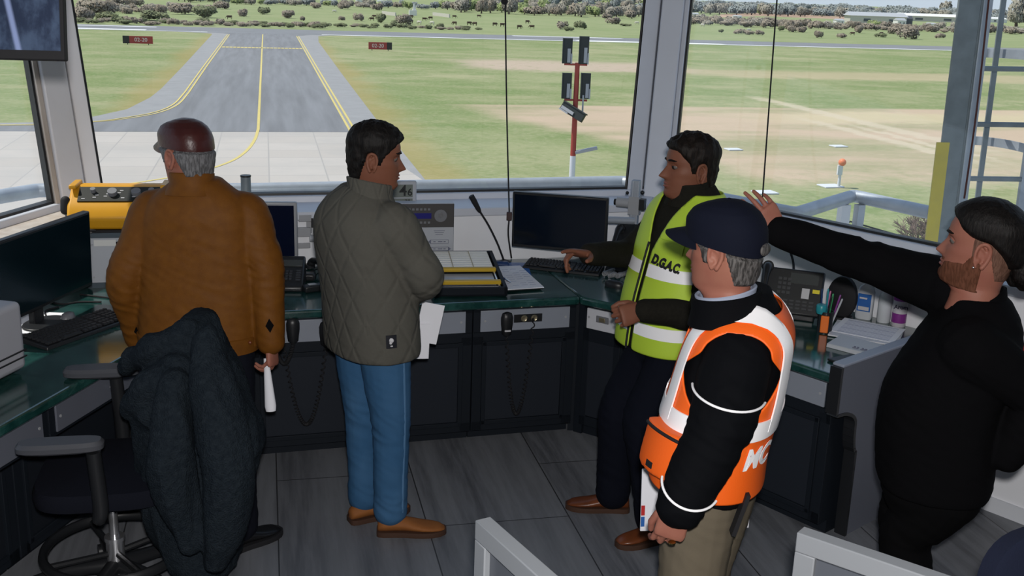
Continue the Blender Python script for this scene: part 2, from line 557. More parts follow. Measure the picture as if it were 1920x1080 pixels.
# ------------------------------------------------------------------ the airfield
GZ = -12.8
TA = Vector((-0.2275, 0.9738, 0)); TB = Vector((0.9738, 0.2275, 0))   # along the taxiway, along the runway
def uv(u, v, z=0.0):
    p = TA * v + TB * u
    return Vector((p.x, p.y, GZ + z))
A_FIELD = math.atan2(TB.y, TB.x)
b = NB('field')
co = b.mapping(rot=(0, 0, -A_FIELD))
X = b.xyz(b.n('Mapping', {0: b.co, 2: (0, 0, -A_FIELD)}))
x, y = X[0], X[1]
n1 = b.noise(0.035, 8, None, 0.62); n2 = b.noise(0.4, 6, None, 0.7)
n3 = b.noise(1.0, 6, b.n('Mapping', {0: b.n('Mapping', {0: b.co, 2: (0, 0, -A_FIELD)}), 3: (0.030, 0.09, 1)}), 0.6)
c = b.mix(b.ss(n1, 0.38, 0.64), (0.190, 0.238, 0.098), (0.285, 0.30, 0.160))
c = b.mix(b.math('MULTIPLY', b.ss(n3, 0.44, 0.68), 0.6), c, (0.37, 0.345, 0.21))
c = b.mix(b.math('MULTIPLY', b.ss(b.noise(0.11, 8, None, .7), 0.46, 0.66), 0.6), c, (0.145, 0.212, 0.072))
c = b.mix(b.math('MULTIPLY', b.ss(b.noise(1.7, 6, None, .7), 0.46, 0.66), 0.45), c, (0.37, 0.36, 0.225))
c = b.mix(b.math('MULTIPLY', b.ss(b.noise(0.75, 7, None, .75), 0.50, 0.68), 0.4), c, (0.12, 0.175, 0.06))
def band(val, lo0, lo1, hi0, hi1):
    return b.math('MULTIPLY', b.ss(val, lo0, lo1), b.ss(val, hi1, hi0))
jit = b.math('MULTIPLY', b.math('SUBTRACT', n1, 0.5), 40.0)
xj, yj = b.math('ADD', x, jit), b.math('ADD', y, b.math('ADD', b.math('MULTIPLY', jit, 0.55), b.math('MULTIPLY', b.math('SUBTRACT', n2, 0.5), 14.0)))
# bare reddish earth beyond the tower: straight far edge, ragged near and left edges
lx = b.math('ADD', b.math('SUBTRACT', x, 22.0), b.math('MULTIPLY', b.math('SUBTRACT', y, 144.0), 0.34))
dirt = b.math('MULTIPLY', b.math('MULTIPLY', b.ss(b.math('ADD', lx, b.math('MULTIPLY', jit, .35)), -2.5, 4.0), b.ss(y, 145.0, 142.5)), b.ss(yj, 80.0, 90.0))
dn = b.ss(n3, 0.30, 0.60)
dirt = b.math('MULTIPLY', dirt, b.math('ADD', b.math('MULTIPLY', dn, 0.6), 0.35))
c = b.mix(dirt, c, (0.48, 0.37, 0.275))
# dry pale strips further right and the reed bed
st = b.math('MULTIPLY', band(yj, 120.0, 128.0, 134.0, 142.0), b.ss(x, 55.0, 75.0))
c = b.mix(b.math('MULTIPLY', st, 0.8), c, (0.50, 0.43, 0.28))
st = b.math('MULTIPLY', band(yj, 205.0, 215.0, 232.0, 246.0), band(xj, 34.0, 48.0, 84.0, 96.0))
c = b.mix(b.math('MULTIPLY', st, b.ss(n2, 0.30, 0.46)), c, (0.44, 0.355, 0.275))
st = b.math('MULTIPLY', band(yj, 196.0, 204.0, 216.0, 226.0), b.ss(xj, 80.0, 96.0))
c = b.mix(b.math('MULTIPLY', st, 0.6), c, (0.46, 0.37, 0.25))
# pale wheel tracks running out from the bare earth
xt = b.math('ADD', x, b.math('MULTIPLY', b.math('SUBTRACT', n2, 0.5), 5.0))
for (tx, tw_, y0_, y1_) in ((76.0, 2.2, 96.0, 166.0), (69.3, 1.6, 88.0, 136.0), (72.5, 1.0, 90.0, 130.0)):
    trk = b.math('MULTIPLY', b.ss(b.math('ABSOLUTE', b.math('SUBTRACT', xt, tx)), tw_, tw_ * .3), band(y, y0_, y0_ + 12, y1_ - 14, y1_))
    c = b.mix(b.math('MULTIPLY', trk, .7), c, (0.53, 0.455, 0.345))
# dry verge beside the pavement
ax = b.math('ABSOLUTE', b.math('SUBTRACT', x, -0.8))
verge = b.math('MULTIPLY', b.math('MULTIPLY', b.ss(b.math('ADD', ax, b.math('MULTIPLY', jit, .3)), 19.0, 13.5), b.ss(y, 345.0, 335.0)), 0.6)
c = b.mix(verge, c, (0.335, 0.26, 0.11))
# pasture beyond the runway is a duller green
c = b.mix(b.math('MULTIPLY', b.ss(y, 376.0, 384.0), 0.55), c, (0.25, 0.29, 0.145))
b.color(c)
b.b.inputs['Roughness'].default_value = 0.95
b.b.inputs['Specular IOR Level'].default_value = 0.1
b.bump(n2, 0.5, 0.3)

mat('asphalt', (0.225, 0.23, 0.245), 0.85, var=(0.9, (0.165, 0.168, 0.178), 1.0, 9), scale3=(1.0, 0.05, 1), spec=0.2)
mat('runway_asphalt', (0.215, 0.22, 0.235), 0.85, var=(0.1, (0.18, 0.185, 0.195), 0.8, 8), spec=0.2)
mat('shoulder', (0.30, 0.30, 0.305), 0.85, var=(0.4, (0.25, 0.25, 0.255), 0.8, 6), spec=0.2)
mat('marking_yellow', (0.62, 0.50, 0.16), 0.7, var=(1.5, (0.50, 0.41, 0.16), 0.7))
mat('marking_white', (0.72, 0.72, 0.72), 0.7)
b = NB('concrete')
vec = b.n('Mapping', {0: b.co, 2: (0, 0, 0)})
br = b.t.nodes.new('ShaderNodeTexBrick')
b.t.links.new(vec, br.inputs['Vector'])
for k, v in (('Scale', 1.0), ('Brick Width', 4.6), ('Row Height', 4.6), ('Mortar Size', 0.07), ('Mortar Smooth', 0.3), ('Bias', 0.0)):
    br.inputs[k].default_value = v
br.offset = 0
br.inputs['Color1'].default_value = (0.465, 0.425, 0.39, 1)
br.inputs['Color2'].default_value = (0.42, 0.38, 0.345, 1)
br.inputs['Mortar'].default_value = (0.34, 0.32, 0.30, 1)
cn = b.noise(0.12, 8, None, 0.6)
c = b.mix(b.math('MULTIPLY', b.ss(cn, 0.4, 0.65), 0.5), br.outputs[0], (0.37, 0.35, 0.33))
b.color(c)
b.b.inputs['Roughness'].default_value = 0.85

def sheet(name, pts, z, m, th=0.02):
    """a thin slab laid on the ground; pts in taxiway coordinates, local axes along them"""
    o = MB().prism(pts, GZ + z - th, GZ + z).build(name, m, smooth=False)
    o.rotation_euler = (0, 0, A_FIELD)
    return struct(o)
G = MB()
G.prism([(-6000, 20), (9000, 20), (9000, 14000), (-6000, 14000)], GZ - 0.5, GZ)
o = G.build('ground', 'field', smooth=False); struct(o)
sheet('ground_apron', [(-260, 20), (12.3, 20), (12.3, 83.3), (8.6, 114.2), (-17, 113.4), (-260, 113.0)], 0.05, 'concrete')
curve = [(-15.0, 327), (-14.6, 200), (-14.6, 160), (-14.9, 148), (-16.2, 134), (-19, 126), (-24, 121), (-34, 118.5), (-60, 117)]
sheet('ground_shoulder', [(12.3, 60), (12.4, 125), (12.9, 190), (14.0, 300), (15.5, 333), (19, 339.5), (26, 342), (-30, 342), (-19, 338), (-15.4, 333)] + curve + [(-60, 100), (8, 100)], 0.025, 'shoulder')
tw = [(8.5, 114.4), (8.9, 323), (9.6, 332), (14, 342), (-16, 342), (-10.6, 334), (-10.3, 325), (-10.3, 150), (-10.9, 138), (-12.3, 130.5), (-14.8, 125), (-18.5, 121), (-26, 118), (-60, 116), (-60, 113)]
sheet('taxiway', tw, 0.045, 'asphalt')
sheet('runway', [(-700, 341), (1400, 341), (1400, 377), (-700, 377)], 0.05, 'runway_asphalt')
def line(name, pts, w, m, z=0.075):
    pts = [Vector((*p, 0)) for p in pts]
    L_, R_ = [], []
    for i, p in enumerate(pts):
        d = (pts[min(i + 1, len(pts) - 1)] - pts[max(i - 1, 0)]).normalized()
        n = Vector((-d.y, d.x, 0)) * w / 2
        L_.append((p + n).xy[:]); R_.append((p - n).xy[:])
    mb = MB()
    for i in range(len(pts) - 1):
        mb.prism([R_[i], R_[i + 1], L_[i + 1], L_[i]], GZ + z - .01, GZ + z)
    o = mb.build(name, m, smooth=False)
    o.rotation_euler = (0, 0, A_FIELD)
    return struct(o)
def smooth(pts, n=6):
    return [tuple(p) for p in cr(pts, n)]
for d in (0, 0.55):
    line('taxiway_edge_line', [(8.55 + d, 114.4), (8.7 + d, 200), (9.0 + d, 330)], 0.26, 'marking_yellow')
    line('taxiway_edge_line', [(-10.2 - d, 330), (-10.5 - d, 200)] + smooth([(-10.5 - d, 155), (-10.8 - d, 140), (-12.1 - d, 131.2 + d * .5), (-14.7 - d, 125.2 + d), (-18.5, 121 + d), (-26, 118 + d), (-60, 115.6 + d)], 6), 0.24, 'marking_yellow')
line('taxiway_centre_line', [(-0.75, 336), (-0.9, 200)] + smooth([(-1.0, 116), (-1.3, 108), (-2.0, 100.5), (-3.2, 94.5), (-5.4, 89.5), (-9, 85), (-14, 81)], 6), 0.30, 'marking_yellow')
for k in range(22):
    u0 = -10 + k * 0.85
    line('holding_line', [(u0, 265.6), (u0 + 0.7, 265.6)], 3.4, 'marking_yellow')
line('runway_edge_line', [(17, 342.9), (1300, 342.9)], 3.2, 'marking_white')
line('runway_edge_line', [(-700, 342.2), (-17, 342.2)], 1.8, 'marking_white')
line('runway_aiming_mark', [(-150, 346.5), (-35, 346.5)], 5.0, 'marking_white')
line('runway_aiming_mark', [(-150, 369), (-34, 369)], 3.6, 'marking_white')
line('runway_aiming_mark', [(84, 372), (124, 372)], 3.6, 'marking_white')
line('runway_aiming_mark', [(100, 347), (152, 347)], 4.6, 'marking_white')

# mandatory signs by the holding position
mat('sign_red', (0.36, 0.055, 0.05), 0.5); mat('sign_black', (0.03, 0.03, 0.03), 0.5); mat('sign_white', (0.75, 0.72, 0.7), 0.5)
for (u, v, flip, lab, wd_) in ((-29, 268, 1, 'red and black taxiway sign standing in the grass patch west of the taxiway', 6.6), (27.1, 265.5, -1, 'red and black taxiway sign standing in the large field beside the taxiway', 5.6)):
    s_ = thing('taxiway_sign', lab, 'sign', uv(u, v), A_FIELD)
    MB().box((0, 0, 1.15), (wd_, 0.3, 1.7)).build('sign_box', 'sign_red', s_)
    MB().box((-flip * wd_ * .4, -0.02, 1.15), (wd_ * .22, 0.32, 1.72)).build('end_panel', 'sign_black', s_)
    for k in (-1, 1):
        MB().box((k * wd_ * .35, 0, 0.15), (0.15, 0.15, 0.3)).build('leg', 'sign_black', s_)
    text('02-20', 1.25, 'sign_white', s_, Matrix.Translation((flip * wd_ * .1, -0.17, 1.15)) @ Matrix.Rotation(PI / 2, 4, 'X'))

# floodlight mast
mat('mast_red', (0.34, 0.05, 0.035), 0.5, var=(1.2, (0.26, 0.045, 0.035), .6)); mat('lamp_black', (0.02, 0.025, 0.024), 0.5); mat('lamp_grey', (0.33, 0.34, 0.36), 0.4)
mp = on(1062, 520, GZ) * 1.0
base = at(1068, 420, 45.0)
mast = thing('floodlight_mast', 'red and white floodlight mast standing in the field beyond the gallery', 'floodlight mast', (base.x, base.y, GZ))
H = lambda z: z - GZ
topz, midz = at(1092, 118, 45).z, at(1072, 292, 45).z
MB().tube([(0, 0, 0), (0, 0, H(midz))], [0.16, 0.125], 12).build('lower_pole', 'white_paint', mast)
MB().tube([(0, 0, H(midz)), (0, 0, H(topz))], [0.12, 0.10], 12).build('upper_pole', 'mast_red', mast)
def head(x, z, h, tilt=0.0, yaw=0.0, roll=0.0):
    Mh = Matrix.Translation((x, 0, H(z))) @ Matrix.Rotation(yaw, 4, 'Z') @ Matrix.Rotation(roll, 4, 'Y') @ Matrix.Rotation(tilt, 4, 'X')
    o = MB().box((0, 0, h / 2), (0.36, 0.16, h), M=Mh).box((-.2, .03, h / 2), (.05, .3, h), M=Mh).build('lamp_head', 'lamp_black', mast, bevel=.01)
    MB().box((0.05, -0.1, h * .32), (0.13, 0.06, h * .55), M=Mh).box((0.16, -.05, h * .2), (.06, .2, h * .4), M=Mh).build('driver_box', 'lamp_grey', o)
px1 = 2 * 45 / 2000 * .52
z1 = at(1092, 120, 45).z
head(-0.42, z1, 1.02); head(0.26, z1, 1.12)
z2 = at(1080, 190, 45).z
head(-0.38, z2 + .1, 1.05); head(0.40, z2 + .12, 1.05)
MB().box((-.07, 0, H(z1) - .03), (0.95, 0.08, 0.08)).build('cross_arm', 'mast_red', mast)
MB().box((0, 0, H(z2) + .05), (0.95, 0.08, 0.08)).build('cross_arm', 'mast_red', mast)
head(-0.55, z2 - .18, 1.15, roll=R(118), tilt=R(30))
MB().box((0.30, -.1, H(z2) - .1), (.07, .07, .75), M=None).build('bracket', 'lamp_grey', mast)
zb = at(1080, 288, 45).z
Mh = Matrix.Translation((0.12, 0, H(zb))) @ Matrix.Rotation(R(-14), 4, 'Y')
MB().box((0.45, 0, .05), (0.95, .3, .12), M=Mh).build('lamp_head', 'lamp_grey', mast, bevel=.01)

# orange-topped marker post and white ground plates
mat('marker_orange', (0.75, 0.22, 0.10), 0.5)
mk = thing('marker_post', 'white marker post with orange cap standing on the grass by the railing', 'marker', on(1572, 352, GZ))
MB().tube([(0, 0, 0), (0, 0, 2.0)], 0.13, 10).box((-.05, 0, 1.5), (.4, .3, .8)).build('post', 'white_paint', mk)
MB().ball((.08, 0, 2.15), 0.32, 8).build('orange_cap', 'marker_orange', mk)
for (x_, y_, lab) in ((1557, 350, 'flat white plate lying on grass next to the orange-topped post'), (1434, 362, 'flat white plate lying on grass behind the window cord'), (1375, 281, 'small pale plate lying on the bare earth patch'), (1572, 275, 'small pale slab on the earth farther out than the orange-topped post')):
    p = on(x_, y_, GZ)
    s_ = 0.9 if y_ > 300 else 0.8
    tag(MB().box((0, 0, .06), (2 * s_, 1.6 * s_, .12), rz=.3).build('ground_plate', 'white_paint', None, bevel=.03), lab, 'plate').location = p

# ---- plants, cows, houses beyond the runway
mat('bush_grey', (0.329, 0.287, 0.231), 0.95, var=(0.6, (0.238, 0.210, 0.175), 0.9), spec=.1)
mat('bush_dark', (0.210, 0.231, 0.133), 0.95, var=(0.6, (0.140, 0.161, 0.098), 0.9), spec=.1)
mat('tree_green', (0.336, 0.399, 0.175), 0.95, var=(0.6, (0.238, 0.294, 0.140), 0.9), spec=.1)
mat('tree_grey', (0.378, 0.350, 0.294), 0.95, var=(0.6, (0.280, 0.266, 0.231), 0.9), spec=.1)
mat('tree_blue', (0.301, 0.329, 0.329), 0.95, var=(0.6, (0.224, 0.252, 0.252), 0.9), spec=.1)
mat('bark', (0.16, 0.12, 0.10), 0.9)
def blob_mesh(seed, n_leaf, rx, rz, leaf, low=0.1):
    rnd = random.Random(seed)
    mb = MB()
    mb.nrm = []
    lobes = [(rnd.uniform(-.6, .6) * rx, rnd.uniform(-.6, .6) * rx, rnd.uniform(.35, .75) * rz, rnd.uniform(.32, .55)) for _ in range(7)]
    for k in range(n_leaf):
        lx_, ly_, lz_, lr = lobes[k % 7]
        d = Vector((rnd.gauss(0, 1), rnd.gauss(0, 1), rnd.gauss(0, 1))).normalized() * rnd.uniform(.55, 1.0) * lr
        c_ = Vector((lx_ + d.x * rx, ly_ + d.y * rx, max(low * rz, lz_ + d.z * rz)))
        q = Matrix.Translation(c_) @ Matrix.Rotation(rnd.uniform(0, 6.3), 4, (rnd.uniform(-1, 1), rnd.uniform(-1, 1), rnd.uniform(-1, 1)))
        s_ = leaf * rnd.uniform(.6, 1.3)
        nn_ = (Vector((c_.x / rx, c_.y / rx, (c_.z / rz - .35))) + d * .4 / lr * .5 + Vector((rnd.uniform(-.25, .25), rnd.uniform(-.25, .25), .35))).normalized()
        mb.nrm += [nn_] * 4
        mb.add([(-s_, 0, -s_ * .6), (s_, 0, -s_ * .6), (s_ * .3, s_ * .6, s_), (-s_ * .6, -s_ * .5, s_ * .8)], [[0, 2, 1], [0, 3, 2], [0, 1, 3], [1, 2, 3]], q)
    return mb
def crown(mb):
    me = mb.mesh('crown')
    me.shade_smooth()
    me.normals_split_custom_set_from_vertices([tuple(n_) for n_ in mb.nrm])
    return me
BUSH = [crown(blob_mesh(i, 850, 1.0, 1.0, .085)) for i in range(4)]
TREE = [crown(blob_mesh(10 + i, 1000, 1.0, 1.0, .075, .22)) for i in range(4)]
def trunk_mesh():
    return MB().tube([(0, 0, -.02), (0.02, 0, .25), (0, .02, .5)], [.07, .05, .03], 7).mesh('trunk')
TRUNK = trunk_mesh(); TRUNK.materials.append(MATS['bark'])
def plant(name, lab, cat, group, p, w, h, m, tree=False, seed=0):
    t = thing(name, lab, cat, p, random.uniform(0, 6.3), group)
    key = (('T' if tree else 'B'), seed % 4, m)
    if key not in plant.cache:
        me = (TREE if tree else BUSH)[seed % 4].copy()
        me.materials.append(MATS[m])
        plant.cache[key] = me
    o = bpy.data.objects.new('crown', plant.cache[key]); COL.objects.link(o)
    o.parent = t; o.scale = (w / 2, w / 2, h)
    if tree:
        o = bpy.data.objects.new('trunk', TRUNK); COL.objects.link(o)
        o.parent = t; o.scale = (h, h, h)
    return t
plant.cache = {}
SPOTS = []
def clear(p, r):
    return all((p.x - q.x) ** 2 + (p.y - q.y) ** 2 > (1.16 * (r + k)) ** 2 for q, k in SPOTS)
rnd = random.Random(3)
# single bushes one can find (pixel of the foot, width px, height px)
singles = [(222, 14, 34, 16, 'bush_grey'), (250, 12, 30, 14, 'bush_grey'), (275, 26, 26, 14, 'bush_grey'), (302, 24, 24, 12, 'bush_grey'), (345, 27, 44, 16, 'bush_grey'), (378, 33, 42, 18, 'bush_dark'), (415, 17, 28, 12, 'bush_grey'), (455, 31, 20, 11, 'bush_grey'), (493, 27, 24, 10, 'bush_dark'), (535, 34, 26, 12, 'bush_grey'), (567, 39, 10, 7, 'bush_grey'), (640, 38, 14, 6, 'bush_grey'), (675, 40, 18, 11, 'bush_grey'), (716, 43, 18, 14, 'bush_dark'), (739, 49, 12, 9, 'bush_dark'), (755, 46, 28, 15, 'bush_grey'), (825, 53, 16, 7, 'bush_dark'), (596, 16, 22, 9, 'bush_grey'), (645, 17, 24, 11, 'bush_grey'), (706, 19, 22, 10, 'bush_grey'), (1052, 55, 22, 11, 'bush_grey'), (1066, 58, 18, 7, 'bush_dark'), (1088, 54, 18, 12, 'bush_dark'), (1148, 45, 24, 10, 'bush_grey'), (1138, 36, 20, 8, 'bush_grey'), (1172, 49, 18, 4, 'bush_dark'), (1388, 64, 20, 8, 'bush_grey'), (1406, 65, 16, 6, 'bush_grey'), (1424, 66, 16, 7, 'bush_grey'), (1352, 61, 8, 5, 'bush_dark'), (1483, 60, 20, 10, 'bush_grey'), (1502, 61, 18, 9, 'bush_grey'), (1464, 58, 14, 7, 'bush_dark'), (1534, 71, 14, 11, 'bush_grey'), (1578, 71, 20, 7, 'bush_grey'), (1700, 73, 34, 17, 'bush_grey'), (1650, 70, 20, 6, 'bush_dark'), (1608, 62, 16, 12, 'bush_grey'), (1762, 72, 14, 8, 'bush_grey'), (1680, 64, 26, 12, 'bush_grey'), (1853, 64, 22, 14, 'bush_grey'), (178, 30, 60, 26, 'bush_grey'), (155, 38, 40, 20, 'bush_grey'), (205, 38, 40, 12, 'bush_dark'), (290, 39, 50, 14, 'bush_dark')]
for i, (x_, y_, w_, h_, m_) in enumerate(singles):
    p = on(x_, y_, GZ)
    k = p.y * 1.0 / 1930
    SPOTS.append((p, w_ * k * .55))
    plant('bush', 'rounded scrub bush standing in the pasture beyond the runway', 'bush', 'bushes in the pasture', p, w_ * k * 1.15, h_ * k * 1.05, m_, seed=i)
# scrub belt along the runway's far side and the thickets in front of the town
mat('house_white', (0.72, 0.71, 0.69), 0.7); mat('house_cream', (0.55, 0.52, 0.47), 0.7); mat('roof_red', (0.50, 0.18, 0.11), 0.7); mat('roof_grey', (0.42, 0.43, 0.45), 0.6); mat('house_dark', (0.10, 0.11, 0.13), 0.8); mat('earth_red', (0.40, 0.27, 0.19), .9)
def house(x_, y_, w_, h_, lab, wall='house_white', roof='roof_grey', group=None, dep=0.7, name='house', cat='house'):
    p = on(x_, y_, GZ); k = p.y / 1930
    w, h = w_ * k, h_ * k
    SPOTS.append((p, max(w, w * dep) * .62))
    t = thing(name, lab, cat, p, A_FIELD + rnd.uniform(-.25, .25), group)
    d = max(w * dep, 3)
    MB().box((0, 0, h * .33), (w, d, h * .66)).build('wall', wall, t)
    MB().add([(-w * .53, -d * .53, h * .66), (w * .53, -d * .53, h * .66), (w * .53, d * .53, h * .66), (-w * .53, d * .53, h * .66), (-w * .5, 0, h), (w * .5, 0, h)], [[0, 1, 5, 4], [2, 3, 4, 5], [1, 2, 5], [3, 0, 4], [3, 2, 1, 0]]).build('roof', roof, t, smooth=False)
    MB().box((-w * .2, -d * .5, h * .3), (w * .12, .3, h * .25)).box((w * .25, -d * .5, h * .3), (w * .12, .3, h * .25)).build('window', 'house_dark', t)
for (x_, y_, w_, h_) in ((523, 4, 10, 5), (615, 4, 24, 5), (645, 3, 10, 6), (675, 4, 14, 6), (718, 5, 20, 4), (760, 10, 10, 4), (834, 12, 12, 5), (1049, 17, 12, 6), (1062, 7, 14, 4), (1078, 15, 8, 5), (1110, 16, 20, 8), (1158, 18, 10, 5), (1100, 8, 10, 4), (1500, 17, 8, 3), (1480, 22, 14, 4)):
    house(x_, y_, w_, h_, 'small white house among the trees beyond the pasture', group='small white houses')
house(1368, 20, 14, 9, 'house with an orange-red roof in front of the tree line', 'house_white', 'roof_red')
house(1295, 30, 26, 6, 'long low white shed at the edge of the thicket beside the window post', dep=.4, name='shed', cat='shed')
house(1379, 14, 16, 4, 'low pale house just behind the orange-red roof')
house(1382, 34, 14, 5, 'white low shed in front of the orange-red roofed house', name='shed', cat='shed')
house(1444, 14, 8, 4, 'small white house close to the window cord')
house(1572, 44, 16, 8, 'white box-shaped building at the end of the long shed')
house(1640, 44, 98, 19, 'long pale grey shed with a wide roof in the far town', 'house_cream', 'roof_grey', dep=.35, name='shed', cat='shed')
house(1686, 47, 18, 12, 'white gabled house in front of the long grey shed')
house(1702, 46, 12, 15, 'dark narrow barn next to the white gabled house', 'house_dark', 'house_dark', name='barn', cat='barn')
house(1745, 49, 16, 6, 'small white shed near the ladder column', name='shed', cat='shed')
house(1740, 40, 110, 13, 'long white roofed warehouse before the tree line', 'house_cream', 'house_white', dep=.3, name='warehouse', cat='warehouse')
house(1865, 42, 40, 9, 'white warehouse seen between the ladder bars', 'house_white', 'house_white', dep=.4, name='warehouse', cat='warehouse')
house(1575, 17, 18, 4, 'flat white shed before the horizon trees', name='shed', cat='shed')
house(1594, 21, 8, 4, 'tiny white house on the far field near the long shed')
p0 = [on(1350, 33, GZ), on(1420, 30, GZ), on(1600, 37, GZ), on(1595, 32, GZ), on(1430, 24, GZ), on(1350, 27, GZ)]
struct(MB().prism([p.xy for p in p0], GZ, GZ + .06).build('ground_ploughed_field', 'earth_red', smooth=False))
# roadside shrine and its low walls
sh = thing('white_shrine', 'white stepped monument standing in the green pasture', 'monument', on(774, 29, GZ), A_FIELD)
k = sh.location.y / 1930
MB().box((0, 0, 4.5 * k), (13 * k, 9 * k, 9 * k)).build('plinth', 'house_white', sh)
MB().box((2.5 * k, 0, 14 * k), (6 * k, 5 * k, 12 * k), taper=.5).build('tower', 'house_white', sh)
for (x0_, y0_, x1_, y1_, lab) in ((717, 27, 742, 30, 'low whitewashed wall on the near side of the white monument'), (812, 29, 843, 33, 'low whitewashed wall beyond the white monument')):
    a_, b_ = on(x0_, y0_, GZ), on(x1_, y1_, GZ)
    d_ = b_ - a_
    tag(MB().box((0, 0, .9), (d_.length, .6, 1.8)).build('low_wall', 'house_cream', None), lab, 'wall').location = (a_ + b_) / 2
    o_ = [o for o in COL.objects if o.name.startswith('low_wall')][-1]
    o_.rotation_euler = (0, 0, math.atan2(d_.y, d_.x)); o_['kind'] = 'thing'
def belt(x0, y0, x1, y1, n, wm, hm, ms, lab, grp, tree=False, name='bush', cat='bush', jit=1.5):
    """plants along a line (pixels of the two ends); widths and heights in metres"""
    for i in range(n):
        for tries in range(40):
            t = (i + rnd.random()) / n
            p = on(x0 + (x1 - x0) * t, y0 + (y1 - y0) * t + rnd.uniform(-jit, jit) * (1 + tries / 20), GZ)
            w = rnd.uniform(*wm)
            if clear(p, w / 2):
                break
        else:
            continue
        SPOTS.append((p, w / 2))
        plant(name, lab, cat, grp, p, w, rnd.uniform(*hm), rnd.choice(ms), tree, rnd.randrange(4))
low = ('low scrub in the belt along the far edge of the runway', 'scrub belt along the runway')
belt(140, 41, 600, 51, 44, (3.5, 7), (.9, 2.0), ['bush_grey', 'bush_grey', 'bush_dark'], *low)
belt(560, 48, 900, 56, 26, (3.5, 6.5), (.7, 1.6), ['bush_grey', 'bush_dark'], *low)
thk = ('grey leafless thicket at the back of the pasture', 'thickets behind the pasture')
belt(140, 24, 400, 22, 30, (5, 10), (1.6, 3.6), ['bush_grey', 'bush_grey', 'tree_grey'], *thk, jit=3)
belt(330, 3, 470, 5, 16, (7, 11), (5, 7), ['tree_blue', 'bush_dark'], 'dark green orchard tree in the row at the back of the pasture', 'orchard row behind the pasture', True, 'tree', 'tree')
twn = ('tree among the white houses beyond the pasture', 'trees among the far houses', True, 'tree', 'tree')
belt(440, 7, 860, 18, 30, (7, 13), (3, 6), ['tree_grey', 'tree_green', 'bush_grey', 'tree_blue'], *twn)
belt(850, 20, 1200, 33, 44, (8, 15), (5, 10), ['tree_grey', 'tree_green', 'tree_grey', 'bush_grey'], *twn, jit=3)
belt(860, 8, 1290, 22, 34, (10, 18), (7, 11), ['tree_grey', 'tree_blue', 'tree_green'], *twn, jit=3)
belt(1270, 41, 1500, 52, 50, (6, 11), (2, 4.5), ['bush_grey', 'bush_grey', 'tree_grey'], *thk, jit=4)
belt(1500, 50, 1920, 62, 52, (6, 11), (1.8, 4.2), ['bush_grey', 'tree_grey', 'bush_grey'], *thk, jit=4)
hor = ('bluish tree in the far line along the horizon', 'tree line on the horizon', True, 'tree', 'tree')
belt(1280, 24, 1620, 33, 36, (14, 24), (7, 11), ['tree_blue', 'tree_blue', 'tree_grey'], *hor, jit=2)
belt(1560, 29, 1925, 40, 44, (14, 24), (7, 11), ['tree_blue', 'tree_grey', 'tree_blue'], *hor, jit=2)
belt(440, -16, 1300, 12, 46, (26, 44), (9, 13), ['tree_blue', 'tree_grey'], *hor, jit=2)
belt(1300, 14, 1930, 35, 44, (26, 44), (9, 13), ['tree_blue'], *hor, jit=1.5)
for (x_, y_, w_, h_, lab) in ((1773, 26, 26, 20, 'broad bare tree rising above the far sheds'), (1905, 50, 46, 44, 'tall grey tree behind the caged ladder'), (1425, 28, 12, 16, 'slim brown tree standing before the far houses'), (1640, 51, 22, 11, 'yellowish green tree before the long shed')):
    p = on(x_, y_, GZ); k = p.y / 1930
    plant('tree', lab, 'tree', None, p, w_ * k, h_ * k, 'tree_grey' if w_ > 25 else 'tree_green', True, 1)

# grazing cows
mat('cow_brown', (0.075, 0.05, 0.035), 0.9); mat('cow_white', (0.6, 0.57, 0.5), 0.9)
def cow_mesh():
    mb = MB()
    mb.loft([[(x_, w_ * math.cos(t), z_ + h_ * math.sin(t)) for t in np.linspace(0, 2 * PI, 13)[:-1]] for (x_, w_, h_, z_) in ((-.95, .12, .15, 1.15), (-.85, .28, .32, 1.05), (-.3, .33, .38, .98), (.35, .33, .40, .97), (.75, .24, .30, 1.05), (.95, .14, .17, 1.0), (1.2, .10, .13, .72), (1.35, .12, .13, .45), (1.45, .07, .08, .22))])
    for (x_, y_) in ((-.75, .17), (-.75, -.17), (.6, .17), (.6, -.17)):
        mb.tube([(x_, y_, .95), (x_ + (.04 if x_ < 0 else 0), y_, .5), (x_ - (.05 if x_ < 0 else 0), y_, 0)], [.14, .08, .06], 8)
    mb.tube([(-.95, 0, 1.2), (-1.05, 0, .9), (-1.02, 0, .5)], [.03, .025, .04], 6)
    return mb
CM = cow_mesh().mesh('cow'); CM.shade_smooth(); CM.materials.append(MATS['cow_brown'])
CW = CM.copy(); CW.materials[0] = MATS['cow_white']
for (x_, y_, wht) in ((852, 34, 0), (796, 39, 0), (771, 34, 0), (770, 44, 0), (807, 37, 0), (852, 47, 0), (880, 47, 0), (890, 48, 0), (928, 49, 0), (942, 50, 0), (898, 33, 0), (989, 44, 0), (974, 54, 0), (997, 54, 0), (786, 46, 1), (810, 47, 1), (702, 34, 0), (697, 39, 0), (627, 24, 1), (1317, 50, 1), (1375, 47, 1), (1404, 60, 1), (1194, 46, 1), (1652, 66, 0), (1598, 66, 0), (430, 36, 0)):
    o = bpy.data.objects.new('cow', CW if wht else CM); COL.objects.link(o)
    o.location = on(x_, y_, GZ)
    o.rotation_euler = (0, 0, rnd.choice([0, PI, .5, 2.6, 3.6]))
    o.scale = (1.15, 1.15, 1.15)
    tag(o, 'pale cow grazing in the green pasture beyond the runway' if wht else 'dark brown cow grazing in the green pasture beyond the runway', 'cow', 'pale cows in the pasture' if wht else 'dark cows in the pasture')
